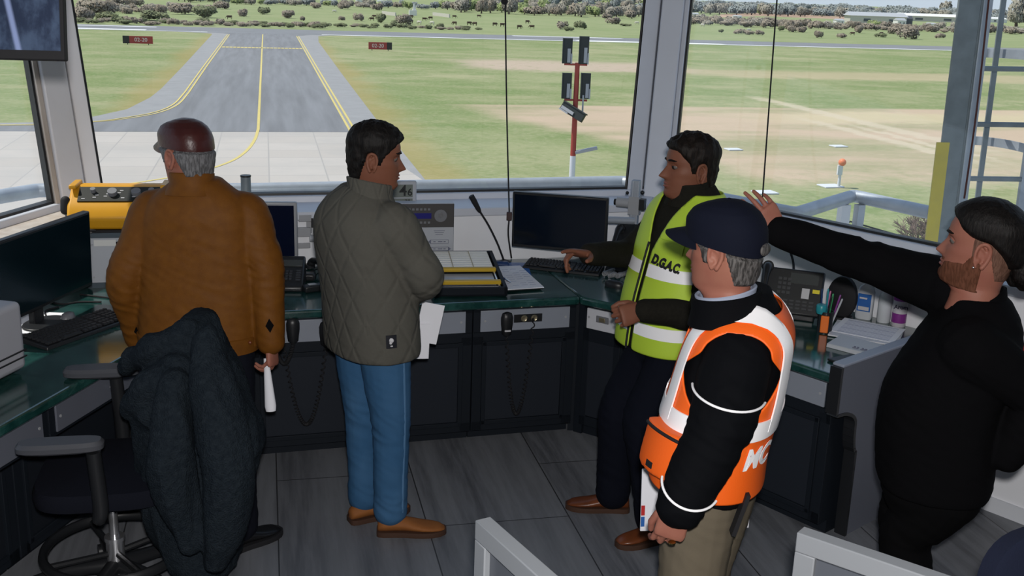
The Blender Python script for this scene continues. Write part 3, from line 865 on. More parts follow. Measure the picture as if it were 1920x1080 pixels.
# the leafless tree right below the gallery
tp = on(1668, 560, GZ)
tp = uv(39.5, 57)
bt = thing('bare_tree', 'leafless spreading tree below the railing near the yellow column', 'tree', tp)
rnd2 = random.Random(5)
mb = MB()
def branch(p, d, L, r, lev):
    q = p + d * L
    mb.tube([p, (p + q) / 2 + Vector((rnd2.uniform(-.05, .05), rnd2.uniform(-.05, .05), 0)) * L, q], [r, r * .8, r * .62], 5)
    if lev == 0:
        return
    for _ in range(4 if lev > 1 else 5):
        nd = (d + Vector((rnd2.gauss(0, .62), rnd2.gauss(0, .62), rnd2.uniform(-.15, .5)))).normalized()
        branch(p + (q - p) * rnd2.uniform(.55, 1), nd, L * rnd2.uniform(.6, .85), r * .6, lev - 1)
branch(Vector((0, 0, -.1)), Vector((.05, 0, 1)), 1.3, .17, 4)
branch(Vector((-.2, 0, -.1)), Vector((-.5, 0, 1)).normalized(), 1.3, .12, 4)
mb.build('branches', mat('twig', (0.20, 0.145, 0.125), 0.9), bt)
for i, (x_, y_) in enumerate(((1622, 478), (1725, 470))):
    plant('shrub', 'green shrub growing at the foot of the leafless tree', 'shrub', 'shrubs under the leafless tree', on(x_, y_, GZ), 2.0, 1.2, 'tree_green', seed=i)
# ------------------------------------------------------------------ consoles
FLB, FRB = Vector((-1.2, 4.63, 0)), Vector((0.34, 5.09, 0))           # front edge of the front worktop
RA, RB = Vector((0.52, 4.97, 0)), Vector((1.31, 4.07, 0))             # front edge of the right-hand worktop
LA, LB = Vector((-1.47, 4.30, 0)), Vector((-1.92, 2.12, 0))           # front edge of the left-hand worktop
def back_on(p, n, base, d, gap=0.006):                  # from p along n to the wall line through base (direction d)
    w = Vector((-d.y, d.x, 0))
    t = (base - p).dot(w) / n.dot(w)
    return p + n * (t - gap)
CWn = (N_F + N_R).normalized()
def worktop(name, poly, lab):
    c = sum((Vector((*p.xy, 0)) for p in poly), Vector()) / len(poly)
    o = MB().prism([(p - c).xy[:] for p in poly], -0.042, 0).build(name, 'green_marble', None, bevel=0.012, seg=3, smooth=False)
    o.location = (c.x, c.y, DESK)
    return tag(o, lab, 'worktop')
def ins(p, n, e=.004): return p - n * e
wl = ins(CL, U_L, .008); wr = ins(CR_, U_R, .008)
fb_r = back_on(FRB, N_F, CR_, D_F)
worktop('worktop', [FLB, FRB, fb_r, wl, back_on(LA, N_L, CL, D_L), LA], 'dark green marbled worktop of the front console with tray and papers on it')
rb_a = back_on(RA, N_R, CR_, D_R)
worktop('worktop', [FRB + D_F * .003, RA - D_R * .003, rb_a - D_R * .003, wr, fb_r + D_F * .003], 'green worktop wedge in the corner under the post with keyboard and mouse')
worktop('worktop', [RA, RB, back_on(RB, N_R, CR_, D_R), rb_a], 'green worktop with desk phone, pen cup and papers')
worktop('worktop', [LB, LA - D_L * .003, back_on(LA, N_L, CL, D_L) - D_L * .003, back_on(LB, N_L, CL, D_L)], 'green worktop with printer and long black keyboard')

def cabinet(p, rz, L, depth, lab, panel='console_panel', door=True, name='console_cabinet', handle=None, inset=0.0):
    """local x along the front, y into the depth"""
    t = thing(name, lab, 'cabinet', p, rz, 'console cabinets')
    t['group'] = 'console cabinets'
    g = 0.004
    z1 = DESK - 0.045
    mb = MB()
    if inset:
        mb.box((L / 2, 0.055, .58), (L - g, 0.02, 0.02)).box((L / 2, .055 + inset / 2, .575), (L - g, inset, .02))
    mb.box((L / 2, 0.055 + inset, .55), (L - g, 0.02, 0.07)).box((L / 2, 0.055 + inset, .085), (L - g, .02, .05))
    for x_ in (.03, L - .03):
        mb.box((x_, .055 + inset, .31), (.055, .02, .50)).box((x_, .055, .64), (.055, .02, .13))
    mb.box((L / 2, .055, z1 - .012), (L - g, .02, .024))
    mb.box((L / 2, depth - .02, z1 / 2), (L - g, .02, z1)).box((.012, depth / 2 + .02 + inset / 2, z1 / 2 + .03), (.018, depth - .06 - inset, z1 - .06)).box((L - .012, depth / 2 + .02 + inset / 2, z1 / 2 + .03), (.018, depth - .06 - inset, z1 - .06))
    mb.box((L / 2, depth / 2 + inset / 2, .33), (L - .05, depth - .15 - inset, .016))
    mb.build('carcass', 'console_dark', t, bevel=.002)
    MB().box((L / 2, 0.06 + depth / 2 + inset / 2, .03), (L - g, depth - .1 - inset, .06)).build('plinth', 'console_dark', t)
    pn = MB().box((L / 2, 0.044, .638), (L - .075, .012, .108)).build('front_panel', panel, t, bevel=.002)
    sc = MB()
    for x_ in (.06, L - .06):
        sc.cyl((x_, .039, .64), (x_, .036, .64), .006, 10)
    sc.build('screw', 'lamp_grey', pn)
    if door:
        d = MB().box((L / 2, .05 + inset, .315), (L - .13, .006, .40)).build('mesh_door', 'perforated', t)
        fr_ = MB()
        for (cx, cz, w_, h_) in ((L / 2, .105, L - .10, .022), (L / 2, .522, L - .10, .022), (.06, .315, .022, .44), (L - .06, .315, .022, .44)):
            fr_.box((cx, .043 + inset, cz), (w_, .016, h_))
        fr_.build('door_frame', 'console_dark', d, bevel=.002)
        if handle:
            MB().cyl((handle, .03, .46), (handle, .045, .46), .011, 12).build('lock', 'lamp_grey', d)
    return t
FL = (FRB - FLB).length
cabinet(FLB + D_F * 0.0, A_F, FL / 3, .80, 'dark console cabinet with mesh door behind the rolled paper in a hand', handle=FL / 3 - .1)
cabinet(FLB + D_F * FL / 3, A_F, FL / 3, .80, 'dark console cabinet with mesh door right behind the blue jeans')
c3 = cabinet(FLB + D_F * 2 * FL / 3, A_F, FL / 3, .80, 'dark console cabinet whose grey panel carries two round sockets and a hanging microphone')
mat('brass', (0.42, 0.36, 0.24), 0.35, metal=.8); mat('black_plastic', (0.012, 0.013, 0.015), 0.38); mat('black_matt', (0.008, 0.008, 0.010), 0.75)
mat('grey_plastic', (0.16, 0.165, 0.18), .4); mat('white_plastic', (0.42, 0.44, 0.48), .4); mat('chrome', (0.62, 0.63, 0.66), .22, metal=.9)
L3 = FL / 3
sp = MB().box((L3 * .52, .036, .645), (.145, .006, .04)).build('socket_plate', 'black_plastic', c3)
for dx in (-.022, .03):
    MB().lathe([(.014, 0), (.017, 0.006), (.012, .012), (.008, .010)], 18, Matrix.Translation((L3 * .52 + dx, .033, .646)) @ Matrix.Rotation(PI / 2, 4, 'X')).build('socket', 'brass', sp)
# corner unit with the switch plate
cp = thing('console_cabinet', 'narrow angled corner cabinet with a white switch plate under its top', 'cabinet', FRB, math.atan2(RA.y - FRB.y, RA.x - FRB.x), 'console cabinets')
CW_ = (RA - FRB).length
mb = MB()
mb.box((CW_ / 2, .055, .085), (CW_ - .004, .02, .05)).box((CW_ / 2, .055, .55), (CW_ - .004, .02, .07)).box((.02, .055, .38), (.035, .02, .64)).box((CW_ - .02, .055, .38), (.035, .02, .64)).box((CW_ / 2, .055, .693), (CW_, .02, .024)).box((CW_ / 2, .42, .36), (CW_ * .9, .02, .7))
mb.box((-.008, .064, .355), (.050, .022, .70)).box((CW_ + .002, .075, .36), (.022, .05, .68))
mb.build('carcass', 'console_dark', cp, bevel=.002)
MB().box((CW_ / 2, .25, .03), (CW_ - .004, .34, .06)).build('plinth', 'console_dark', cp)
pn = MB().box((CW_ / 2, .043, .638), (CW_ - .045, .012, .105)).build('switch_plate', 'switch_plate', cp, bevel=.002)
MB().box((CW_ / 2 + .005, .035, .645), (.07, .006, .034)).build('switch_frame', 'grey_plastic', pn, bevel=.002)
MB().box((CW_ / 2 + .005, .031, .645), (.034, .006, .022)).build('rocker', 'brass', pn, bevel=.002)
MB().cyl((.035, .038, .645), (.035, .034, .645), .006, 10).cyl((CW_ - .035, .038, .64), (CW_ - .035, .034, .64), .006, 10).build('screw', 'lamp_grey', pn)
MB().box((CW_ / 2, .05, .315), (CW_ - .06, .006, .40)).build('mesh_door', 'perforated', cp)
ci_ = (Matrix.Translation(FRB) @ Matrix.Rotation(math.atan2(RA.y - FRB.y, RA.x - FRB.x), 4, 'Z')).inverted()
MB().box((FRB.x + .012, FRB.y + .085, .352), (.075, .012, .70), M=ci_).build('filler_panel', 'console_dark', cp)
RL = (RB - RA).length
cabinet(RA, A_R, RL / 2 - .012, .78, 'dark console cabinet behind the yellow vest wearer')
cabinet(RA + D_R * RL / 2, A_R, RL / 2 - .012, .78, 'dark console cabinet with mesh door next to the grey end panel')
LL = (LA - LB).length
for k, lab in enumerate(('grey drawer cabinet under the white printer', 'grey drawer cabinet with small metal knob behind the office chair', 'grey drawer cabinet beside the tan jacket')):
    c_ = cabinet(LB + D_L * (LL / 3 * k), A_L, LL / 3 - .004, .78, lab, panel='console_end', inset=.17)
    MB().tube([(LL / 6, .03, .64), (LL / 6, .012, .64)], [.007, .010], 10).build('knob', 'chrome', c_)
# blank filler in the left corner
mb = MB().prism([(0, 0), ((FLB - LA).length, 0), ((FLB - LA).length, .03), (0, .03)], 0.0, DESK - .045)
o = mb.build('corner_filler_panel', 'console_dark', None); o.location = LA + Vector((-.02, .05, 0)); o.rotation_euler = (0, 0, math.atan2(FLB.y - LA.y, FLB.x - LA.x))
tag(o, 'dark filler panel closing the console corner next to the tan jacket', 'panel')
# grey end panel with its curved cut-out
ep = thing('console_end_panel', 'grey end panel with a curved cut-out closing the console by the black-shirted person', 'panel', RB + D_R * .006 - N_R * .02, A_R)
prof = [(0, .80), (0, .60)] + [(.012 + .14 * math.sin(t), .60 - .075 + .075 * math.cos(t) - .0) for t in np.linspace(0.3, PI / 2, 7)] + [(.152 + .03 * (1 - math.cos(t)), .525 - .13 * math.sin(t)) for t in np.linspace(0.2, PI / 2, 6)] + [(.185, 0), (.80, 0), (.80, .80)]
Mx = Matrix(((0, 0, 1, 0), (1, 0, 0, 0), (0, 1, 0, 0), (0, 0, 0, 1)))
MB().prism([(y_, z_) for y_, z_ in prof], 0, .045, Mx).build('panel', 'console_end', ep, smooth=False)
eb = MB()
ed = prof[:16]
for i in range(len(ed) - 1):
    (y0, z0), (y1, z1) = ed[i], ed[i + 1]
    d = Vector((y1 - y0, z1 - z0)).normalized(); n = Vector((d.y, -d.x)) * .012
    n = n if n.x < 0 or True else n
    eb.prism([(y0, z0), (y1, z1), (y1 - abs(n.x) - .004, z1 + (n.y if n.y < 0 else n.y)), (y0 - abs(n.x) - .004, z0 + n.y)], -.002, .05, Mx)
eb.build('edge_strip', 'black_plastic', ep)
MB().prism([(.0, .80), (.80, .80), (.80, .812), (0, .812)], -.003, .048, Mx).build('top_edge', 'console_end_top', ep, bevel=.003)

# ------------------------------------------------------------------ equipment
mat('screen_dark', (0.004, 0.007, 0.014), 0.12, spec=.5); mat('screen_teal', (0.003, 0.010, 0.014), 0.16, spec=.4)
mat('screen_blue', (0.003, 0.006, 0.020), 0.14, spec=.5)
mat('silver_plastic', (0.30, 0.31, 0.33), .35, metal=.3)
mat('lcd', (0.16, 0.18, 0.16), 0.3); mat('lcd_digit', (0.01, 0.012, 0.012), 0.4); mat('paper', (0.74, 0.75, 0.80), 0.8); mat('paper_grey', (0.60, 0.61, 0.66), .8); mat('ink', (0.15, 0.16, 0.22), .8)
mat('printer_white', (0.33, 0.34, 0.38), .45)
mat('radio_yellow', (0.62, 0.30, 0.012), .4, var=(5, (0.50, 0.235, 0.01), .6)); mat('radio_black', (0.01, 0.012, 0.01), .4)
mat('bar_yellow', (0.48, 0.31, 0.02), .45); mat('tray_metal', (0.34, 0.38, 0.46), .3, metal=.4)
mat('blue_plastic', (0.03, 0.12, 0.38), .25); mat('navy_plastic', (0.01, 0.035, 0.12), .35)
mat('cord_grey', (0.22, 0.225, 0.235), .5)

def ploc(x, y, z=DESK): return on(x, y, z)
def monitor(lab, loc, rz, w, h, zc, bez, scr, tilt=0.0, stand=True, thick=.035, border=.014, chin=.018, base=(.22, .17)):
    """loc: point on the surface below the screen centre; zc: height of the screen centre above it; screen faces local -y"""
    t = thing('monitor', lab, 'monitor', loc, rz)
    T = Matrix.Translation((0, 0, zc)) @ Matrix.Rotation(tilt, 4, 'X')
    MB().box((0, thick / 2, 0), (w, thick, h), M=T).box((0, thick + .012, 0), (w * .6, .03, h * .6), M=T, taper=1).build('case', bez, t, bevel=.006)
    s_ = MB().box((0, -.001, (chin - border) / 2), (w - 2 * border, .004, h - border - chin), M=T).build('screen', scr, t, smooth=False)
    if stand:
        MB().box((0, .07, zc / 2), (.07, .03, zc)).box((0, .06, zc - .02), (.09, .06, .09)).build('neck', bez if stand is True else stand, t, bevel=.006)
        MB().prism([(base[0] / 2 * math.cos(a) * 1.0, .03 + base[1] / 2 * math.sin(a)) for a in np.linspace(0, 2 * PI, 33)[:-1]], 0, .014).build('foot', bez if stand is True else stand, t, bevel=.004)
    return t
def keyboard(lab, loc, rz, w=.44, d=.15, tilt=R(4), cat='keyboard'):
    t = thing('keyboard', lab, cat, loc, rz)
    T = Matrix.Translation((0, 0, .004)) @ Matrix.Rotation(tilt, 4, 'X')
    MB().hexa([(-w / 2, -d / 2, 0), (w / 2, -d / 2, 0), (w / 2, d / 2, 0), (-w / 2, d / 2, 0)], [(-w / 2 + .004, -d / 2 + .004, .016), (w / 2 - .004, -d / 2 + .004, .016), (w / 2 - .004, d / 2 - .004, .022), (-w / 2 + .004, d / 2 - .004, .022)], T).build('case', 'black_plastic', t, bevel=.004)
    mb = MB()
    u = (w - .03) / 22.5
    for r_ in range(6):
        y_ = -d / 2 + .022 + r_ * (d - .044) / 5
        x_ = -w / 2 + .015
        cols = []
        if r_ == 0:
            cols = [1.3, 1.2, 1.2, 6.2, 1.2, 1.2, 1.3, 1.4]
        else:
            cols = [1.0 + .25 * (r_ < 4)] + [1.0] * 12 + [1.9 - .25 * (r_ < 4) + .1]
        cols += [-.4] + [1] * 3 + [-.4] + [1] * 4
        for cw in cols:
            if cw > 0:
                mb.box((x_ + cw * u / 2, y_, .0235 + .004 * (y_ / d + .5)), (cw * u * .86, u * .82, .008), M=T, taper=.85)
            x_ += abs(cw) * u
    mb.build('keys', 'key_black', t, smooth=False)
    return t
mat('key_black', (0.02, 0.021, 0.024), .45)
def mouse(lab, loc, rz):
    t = thing('mouse', lab, 'mouse', loc, rz)
    MB().loft([[(.03 * s * math.cos(a), .055 * s2 * math.sin(a), z_) for a in np.linspace(0, 2 * PI, 21)[:-1]] for (s, s2, z_) in ((.95, .97, 0), (1, 1, .01), (.95, .94, .022), (.75, .75, .031), (.4, .4, .036))]).build('shell', 'black_plastic', t)
    MB().box((0, .03, .034), (.008, .016, .008)).build('wheel', 'grey_plastic', t, bevel=.003)
    return t
def coil(a, b, sag, r=.012, wire=.0032, turns=40, n=9):
    """points of a coiled cord hanging from a to b"""
    a, b = Vector(a), Vector(b)
    path = [a.lerp(b, t) + Vector((0, 0, -sag * 4 * t * (1 - t))) for t in np.linspace(0, 1, 40)]
    pts = []
    N = turns * n
    for i in range(N + 1):
        s_ = i / N * 39
        k = min(int(s_), 38)
        p = path[k].lerp(path[k + 1], s_ - k)
        d = (path[k + 1] - path[k]).normalized()
        u_ = d.cross(Vector((0.3, 1, 0.1))).normalized(); w_ = d.cross(u_)
        an = 2 * PI * i / n
        pts.append(p + (u_ * math.cos(an) + w_ * math.sin(an)) * r)
    return pts
def handset(T, mt='black_plastic', parent=None, L=.20):
    """phone handset along local x, ear and mouth pads towards -z"""
    mb = MB()
    pts = [(-L / 2, 0, -.012), (-L / 2 + .02, 0, .012), (-.04, 0, .028), (.04, 0, .028), (L / 2 - .02, 0, .012), (L / 2, 0, -.012)]
    mb.tube(pts, [.017, .022, .015, .015, .022, .017], 12, spl=5, M=T, round_ends=True)
    mb.cyl((-L / 2 + .006, 0, -.02), (-L / 2 + .006, 0, .0), .026, 16, M=T).cyl((L / 2 - .006, 0, -.02), (L / 2 - .006, 0, .0), .026, 16, M=T)
    return mb.build('handset', mt, parent)
def desk_phone(lab, loc, rz, w=.20, d=.19, tilt=R(28), screen=True, hs_left=True):
    t = thing('desk_phone', lab, 'telephone', loc, rz)
    h0, h1 = .025, .025 + d * math.tan(tilt) * .8
    MB().hexa([(-w / 2, -d / 2, 0), (w / 2, -d / 2, 0), (w / 2, d / 2, 0), (-w / 2, d / 2, 0)], [(-w / 2, -d / 2, h0), (w / 2, -d / 2, h0), (w / 2, d / 2 - .02, h1), (-w / 2, d / 2 - .02, h1)]).build('body', 'black_plastic', t, bevel=.008)
    a = math.atan2(h1 - h0, d - .02)
    T = Matrix.Translation((0, -.01, (h0 + h1) / 2)) @ Matrix.Rotation(a, 4, 'X')
    mb = MB()
    for r_ in range(4):
        for c_ in range(3):
            mb.box((.0 + c_ * .019, -.055 + r_ * .017, .003), (.014, .011, .006), M=T, taper=.85)
    for r_ in range(5):
        mb.box((.075, -.06 + r_ * .015, .003), (.022, .009, .005), M=T)
    mb.build('keypad', 'key_grey', t, smooth=False)
    MB().box((.042, .052, .002), (.095, .042, .005), M=T).build('display', 'lcd_dim', t, bevel=.001)
    hs = handset(T @ Matrix.Translation((-.068, 0, .03)) @ Matrix.Rotation(PI / 2, 4, 'Z'), parent=t)
    return t
mat('key_grey', (0.035, 0.037, 0.042), .5); mat('lcd_dim', (0.05, 0.055, 0.055), .25); mat('label_white', (.5, .5, .52), .6); mat('label_yellow', (.75, .62, .03), .5)
def tubes(name, lab, cat, pts, r, m, spl=6, n=8, group=None):
    o = MB().tube(pts, r, n, spl=spl).build(name, m)
    return tag(o, lab, cat, group)

# front console --------------------------------------------------------------
A3 = R(-12)
m3c = (Vector((-.01, 5.52, 0)) + Vector((.48, 5.42, 0))) / 2
mon = monitor('black widescreen monitor, blank, on a metal arm below the window post', (m3c.x, m3c.y, DESK), A3, .505, .30, 1.04 - DESK, 'black_plastic', 'screen_dark', tilt=R(3), stand=False, border=.012)
MB().box((0, .07, 1.03 - DESK), (.10, .03, .10)).tube([(.0, .08, 1.03 - DESK), (.12, .20, 1.03 - DESK), (.36, .30, 1.02 - DESK)], .02, 12).build('arm', 'galvanised', mon)
arm = thing('monitor_arm_post', 'square aluminium post with knobs holding the monitor arm beside the corner', 'monitor arm', (.665, 5.83, DESK), R(-20))
MB().box((0, 0, .235), (.045, .045, .47)).box((-.012, -.024, .235), (.012, .006, .47)).build('post', 'galvanised', arm, bevel=.004)
MB().box((0, 0, .008), (.12, .12, .016)).build('base_plate', 'galvanised', arm, bevel=.003)
cl_ = MB().cyl((-.10, -.01, .34), (-.03, -.01, .34), .028, 16).box((0, 0, .33), (.06, .06, .10)).build('clamp', 'lamp_grey', arm)
MB().cyl((-.115, -.01, .34), (-.095, -.01, .34), .018, 14).build('knob', 'black_plastic', cl_)
MB().ball((-.04, -.03, .40), .010, 8).ball((.045, -.03, .41), .012, 8).build('bolt', 'black_plastic', arm)
MB().box((.045, -.01, .34), (.03, .05, .06)).build('side_clamp', 'black_plastic', arm)
keyboard('slim black keyboard lying below the blank monitor on its arm', Vector((.275, 5.62, DESK)) , A3 - R(4), .43, .14)
mouse('black mouse beside the pale coiled phone cord', ploc(1152, 538), R(60))
pts = []
rnd = random.Random(9)
for k in range(10):
    c_ = ploc(1142 + 5 * k, 512 + 1 * math.sin(k * 2.1) + (6 if k < 4 else 0), DESK + .02)
    pts.append(c_ + Vector((0, 0, .01 * math.sin(k))))
for k in range(6):
    c_ = ploc(1172 - 8 * k, 499 + 3 * k, DESK + .02)
    pts.append(c_)
tw_ = []
pp = cr(pts, 30)
for i, p in enumerate(pp):
    p = Vector(p)
    d = Vector(pp[min(i + 1, len(pp) - 1)]) - Vector(pp[max(0, i - 1)])
    u_ = d.cross(Vector((0, 0, 1))).normalized() if d.length > 0 else Vector((1, 0, 0))
    tw_.append(p + (u_ * math.cos(i * .9) + Vector((0, 0, 1)) * math.sin(i * .9)) * .011)
tag(MB().tube(tw_, .0038, 6).build('coiled_cord', 'cord_grey'), 'pale grey coiled phone cord bunched up on the green worktop by the mouse', 'cord')
desk_phone('black desk phone half hidden behind the outstretched arm', Vector((.63, 5.63, DESK)), R(-25), .20, .2, R(55))

tray = thing('flight_strip_tray', 'dark tray of paper strip holders with yellow bars on the front console', 'tray', (-.245, 5.295, DESK + .006), R(9.5))
TW, TD = .36, .57
Tt = Matrix.Translation((0, 0, .026)) @ Matrix.Rotation(R(5), 4, 'X')
mb = MB().box((0, 0, .004), (TW, TD, .012), M=Tt)
for (x_, y_, w_, d_) in ((-TW / 2 + .01, 0, .02, TD), (TW / 2 - .01, 0, .02, TD), (0, TD / 2 - .01, TW, .02), (0, -TD / 2 + .01, TW, .02)):
    mb.box((x_, y_, .02), (w_, d_, .045), M=Tt)
mb.build('tray_frame', 'console_dark', tray, bevel=.003)
hold = MB().box((0, .125, .030), (TW - .06, .28, .01), M=Tt).build('holder_rack', 'black_plastic', tray)
mat('strip_white', (0.80, 0.78, 0.72), .6)
for k in range(8):
    MB().box((0, .247 - k * .034, .042), (TW - .07, .029, .010), M=Tt).build('paper_strip', 'strip_white', hold)
MB().box((-.06, .13, .048), (.004, .26, .004), M=Tt).box((.045, .13, .048), (.004, .26, .004), M=Tt).build('strip_divider', 'brass', hold)
for y_ in (-.03, -.215):
    MB().box((0, y_, .047), (TW - .05, .028, .020), M=Tt).build('yellow_bar', 'bar_yellow', tray, bevel=.004)
MB().box((0, -.12, .026), (TW - .09, .15, .008), M=Tt).build('metal_sheet', 'tray_metal', tray)
MB().cyl((-TW / 2 + .035, -.25, .035), (-TW / 2 + .035, -.03, .035), .006, 8, M=Tt).cyl((TW / 2 - .035, -.25, .035), (TW / 2 - .035, -.03, .035), .006, 8, M=Tt).build('guide_rod', 'chrome', tray)
MB().box((0, -.25, .028), (TW - .08, .03, .008), M=Tt).build('clear_stop', 'paper', tray)

eqp = thing('radio_console_unit', 'white equipment box with dark control panel and blue display behind the strip tray', 'equipment', Vector((-.50, 5.59, DESK)), R(12))
EW, EH = .36, .345
MB().box((0, .04, EH / 2), (EW, .08, EH)).build('housing', 'eq_white', eqp, bevel=.004)
mat('eq_white', (0.40, 0.42, 0.46), .45)
mat('panel_grey', (0.055, 0.052, 0.052), .4)
pn = MB().box((0, -.003, EH - .066), (EW - .004, .008, .128)).build('control_panel', 'panel_grey', eqp, bevel=.002)
mat('screen_violet', (0.012, 0.012, 0.07), .2, emit=((0.02, 0.02, 0.16), .25))
MB().box((-.03, -.009, EH - .066), (.17, .004, .030)).build('blue_display', 'screen_violet', pn)
bt_ = MB()
for k in range(8):
    for dz in (.036, -.036):
        bt_.box((-.105 + k * .021, -.009, EH - .066 + dz), (.013, .006, .012))
bt_.cyl((.105, -.004, EH - .066), (.105, -.011, EH - .066), .034, 20)
bt_.build('buttons', 'grey_plastic', pn)
MB().cyl((.105, -.010, EH - .062), (.105, -.015, EH - .062), .014, 14).build('dial', 'chrome', pn)
MB().box((-.0, -.004, .085), (.06, .006, .11)).build('vent_slot', 'black_plastic', eqp)
lb = MB()
for (z_, s_) in ((.135, -1), (.095, 1)):
    for (x0, x1, zz) in ((.055, .150, z_ - .010), (.055, .150, z_ + .010)):
        lb.box(((x0 + x1) / 2, -.001, zz), (x1 - x0, .003, .0016))
    lb.box((.055, -.001, z_), (.0016, .003, .02)).box((.15, -.001, z_), (.0016, .003, .02))
    lb.prism([(0, -.012), (.014 * s_, 0), (0, .012)][::(1 if s_ > 0 else -1)], 0, .003, Matrix.Translation((.15 if s_ > 0 else .055, -.001, z_)) @ Matrix.Rotation(PI / 2, 4, 'X'))
    for x_ in (.075, .10, .112, .13):
        lb.box((x_, -.001, z_), (.012, .003, .004))
for k in range(3):
    lb.box((.10, -.001, .195 - k * .010), (.06 - .01 * k, .003, .0022))
lb.build('label_print', 'ink', eqp, smooth=False)

wx = thing('weather_display', 'white display with grey digits standing on the window ledge', 'display', Vector((-.645, 5.72, 1.047)), R(14))
MB().box((0, .015, .07), (.22, .03, .14)).build('case', 'eq_white', wx, bevel=.008)
MB().box((0.0, -.001, .086), (.175, .004, .07)).build('upper_lcd', 'lcd', wx)
MB().box((0.0, -.001, .027), (.175, .004, .035)).build('lower_lcd', 'lcd', wx)
def upr(x, z, y=-.004): return Matrix.Translation((x, y, z)) @ Matrix.Rotation(PI / 2, 4, 'X')
text('4', .085, 'lcd_digit', wx, upr(.035, .086), bold=.001); text('6', .055, 'lcd_digit', wx, upr(.072, .078), bold=.001); text('30', .03, 'lcd_digit', wx, upr(.06, .027), bold=.0006)

mic = thing('gooseneck_microphone', 'black gooseneck microphone leaning up from the desk next to the strip tray', 'microphone', ploc(946, 492))
q0, q1 = ploc(946, 492), at(897, 392, 5.69)
d_ = q1 - q0
MB().tube([(0, 0, .0), d_ * .35 + Vector((.012, 0, .0)), d_ * .7 + Vector((.012, 0, 0)), d_], .0055, 8, spl=6).build('neck', 'black_matt', mic)
d2 = (at(888, 378, 5.68) - at(901, 402, 5.69)).normalized()
MB().tube([d_ - d2 * .02, d_, d_ + d2 * .05, d_ + d2 * .085], [.008, .013, .016, .015], 12).build('capsule', 'black_matt', mic)
MB().lathe([(.035, 0), (.035, .008), (.012, .016)], 18).build('base', 'black_plastic', mic)

pad = tag(MB().prism([(-.145, -.2), (.145, -.2), (.145, .2), (-.145, .2)], 0, .004).build('plastic_sleeve', 'blue_plastic'), 'blue plastic sleeve under the papers next to the strip tray', 'folder')
pad.location = (-.05, 5.52, DESK + .001); pad.rotation_euler = (0, 0, R(4))
o = tag(MB().hexa([(-.07, -.03, 0), (.07, -.03, 0), (.06, .03, 0), (-.06, .03, 0)], [(-.05, -.02, .022), (.06, -.02, .022), (.05, .02, .022), (-.06, .02, .018)]).build('dark_blue_pouch', 'navy_plastic', None, bevel=.008), 'small dark blue pouch lying on the blue sleeve', 'pouch')
o.location = (-.08, 5.66, DESK + .0055); o.rotation_euler = (0, 0, R(-8))
pp_ = [ploc(911, 505), ploc(940, 549), ploc(1020, 544), ploc(975, 503)]
pc = sum(pp_, Vector()) / 4
for k, (dz, ang, m_, lab) in enumerate(((.007, R(2), 'black_plastic', 'dark clipboard under the printed sheets on the front console'), (.012, 0, 'paper', 'printed sheets with a pen on them on the front console'))):
    o = MB().prism([((p - pc).x, (p - pc).y) for p in pp_], 0, .0035).build('clipboard' if k == 0 else 'paper_sheets', m_, None, smooth=False)
    o.location = (pc.x - (.012 if k == 0 else 0), pc.y - (.008 if k == 0 else 0), DESK + dz); o.rotation_euler = (0, 0, ang)
    tag(o, lab, 'clipboard' if k == 0 else 'papers')
    if k:
        tl = MB()
        ex, ey = (pp_[2] - pp_[1]), (pp_[0] - pp_[1])
        for r_ in range(9):
            for c_ in range(4):
                q = pp_[1] - pc + ex * (.12 + c_ * .2) + ey * (.12 + r_ * .085)
                if (r_ * 7 + c_ * 3) % 5:
                    tl.hexa([q, q + ex * .15, q + ex * .15 + ey * .018, q + ey * .018], [v + Vector((0, 0, .0042)) for v in (q, q + ex * .15, q + ex * .15 + ey * .018, q + ey * .018)])
        tl.build('print_lines', 'paper_print', o, smooth=False)
mat('paper_print', (0.40, 0.42, 0.52), .8)
pen = thing('ballpoint_pen', 'blue and white ballpoint pen lying on the printed sheets', 'pen', ploc(945, 522, DESK + .0165))
a_, b_ = ploc(934, 515, DESK + .0205) - pen.location, ploc(958, 530, DESK + .0205) - pen.location
MB().tube([a_, a_.lerp(b_, .6)], .0045, 8, round_ends=True).build('barrel', 'navy_plastic', pen)
MB().tube([a_.lerp(b_, .6), a_.lerp(b_, .9), b_], [.005, .0045, .0015], 8).build('tip', 'chrome', pen)

# second monitor, behind the tan jacket, with its post and brackets
m2 = monitor('monitor with silver frame and dark blue screen behind the tan jacket', Vector((-1.315, 5.27, DESK)), R(8), .43, .32, .225, 'silver_plastic', 'screen_blue', stand='silver_plastic', border=.016)
po = thing('antenna_post', 'short round grey post with dark cap standing on the window ledge', 'post', (at(480, 332, 5.72).x, 5.50, 1.047))
zz = at(480, 332, 5.5).z - 1.047
MB().cyl((0, 0, 0), (0, 0, zz), .026, 18).build('tube', 'galvanised_dull', po)
MB().cyl((0, 0, zz), (0, 0, zz + .008), .028, 18).build('cap', 'black_plastic', po)
br_ = thing('wall_bracket', 'grey metal bracket with pale horizontal arm on the wall next to the silver-framed monitor', 'bracket', (at(572, 430, 5.52).x, 5.52, 0), A_F)
zc_ = at(572, 430, 5.52).z
MB().box((0, .0, zc_ + .065), (.07, .05, .04)).box((.02, 0, zc_ + .02), (.03, .03, .08)).box((-.01, .0, zc_ - .01), (.075, .06, .05)).box((-.01, 0, zc_ - .085), (.07, .04, .03)).build('plate', 'lamp_grey', br_, bevel=.004)
MB().tube([(.02, -.02, zc_ - .045), (.2, -.02, zc_ - .05)], .02, 12).build('arm', 'white_plastic', br_)
MB().box((.035, -.02, zc_ + .04), (.01, .03, .05)).build('catch', 'black_plastic', br_)
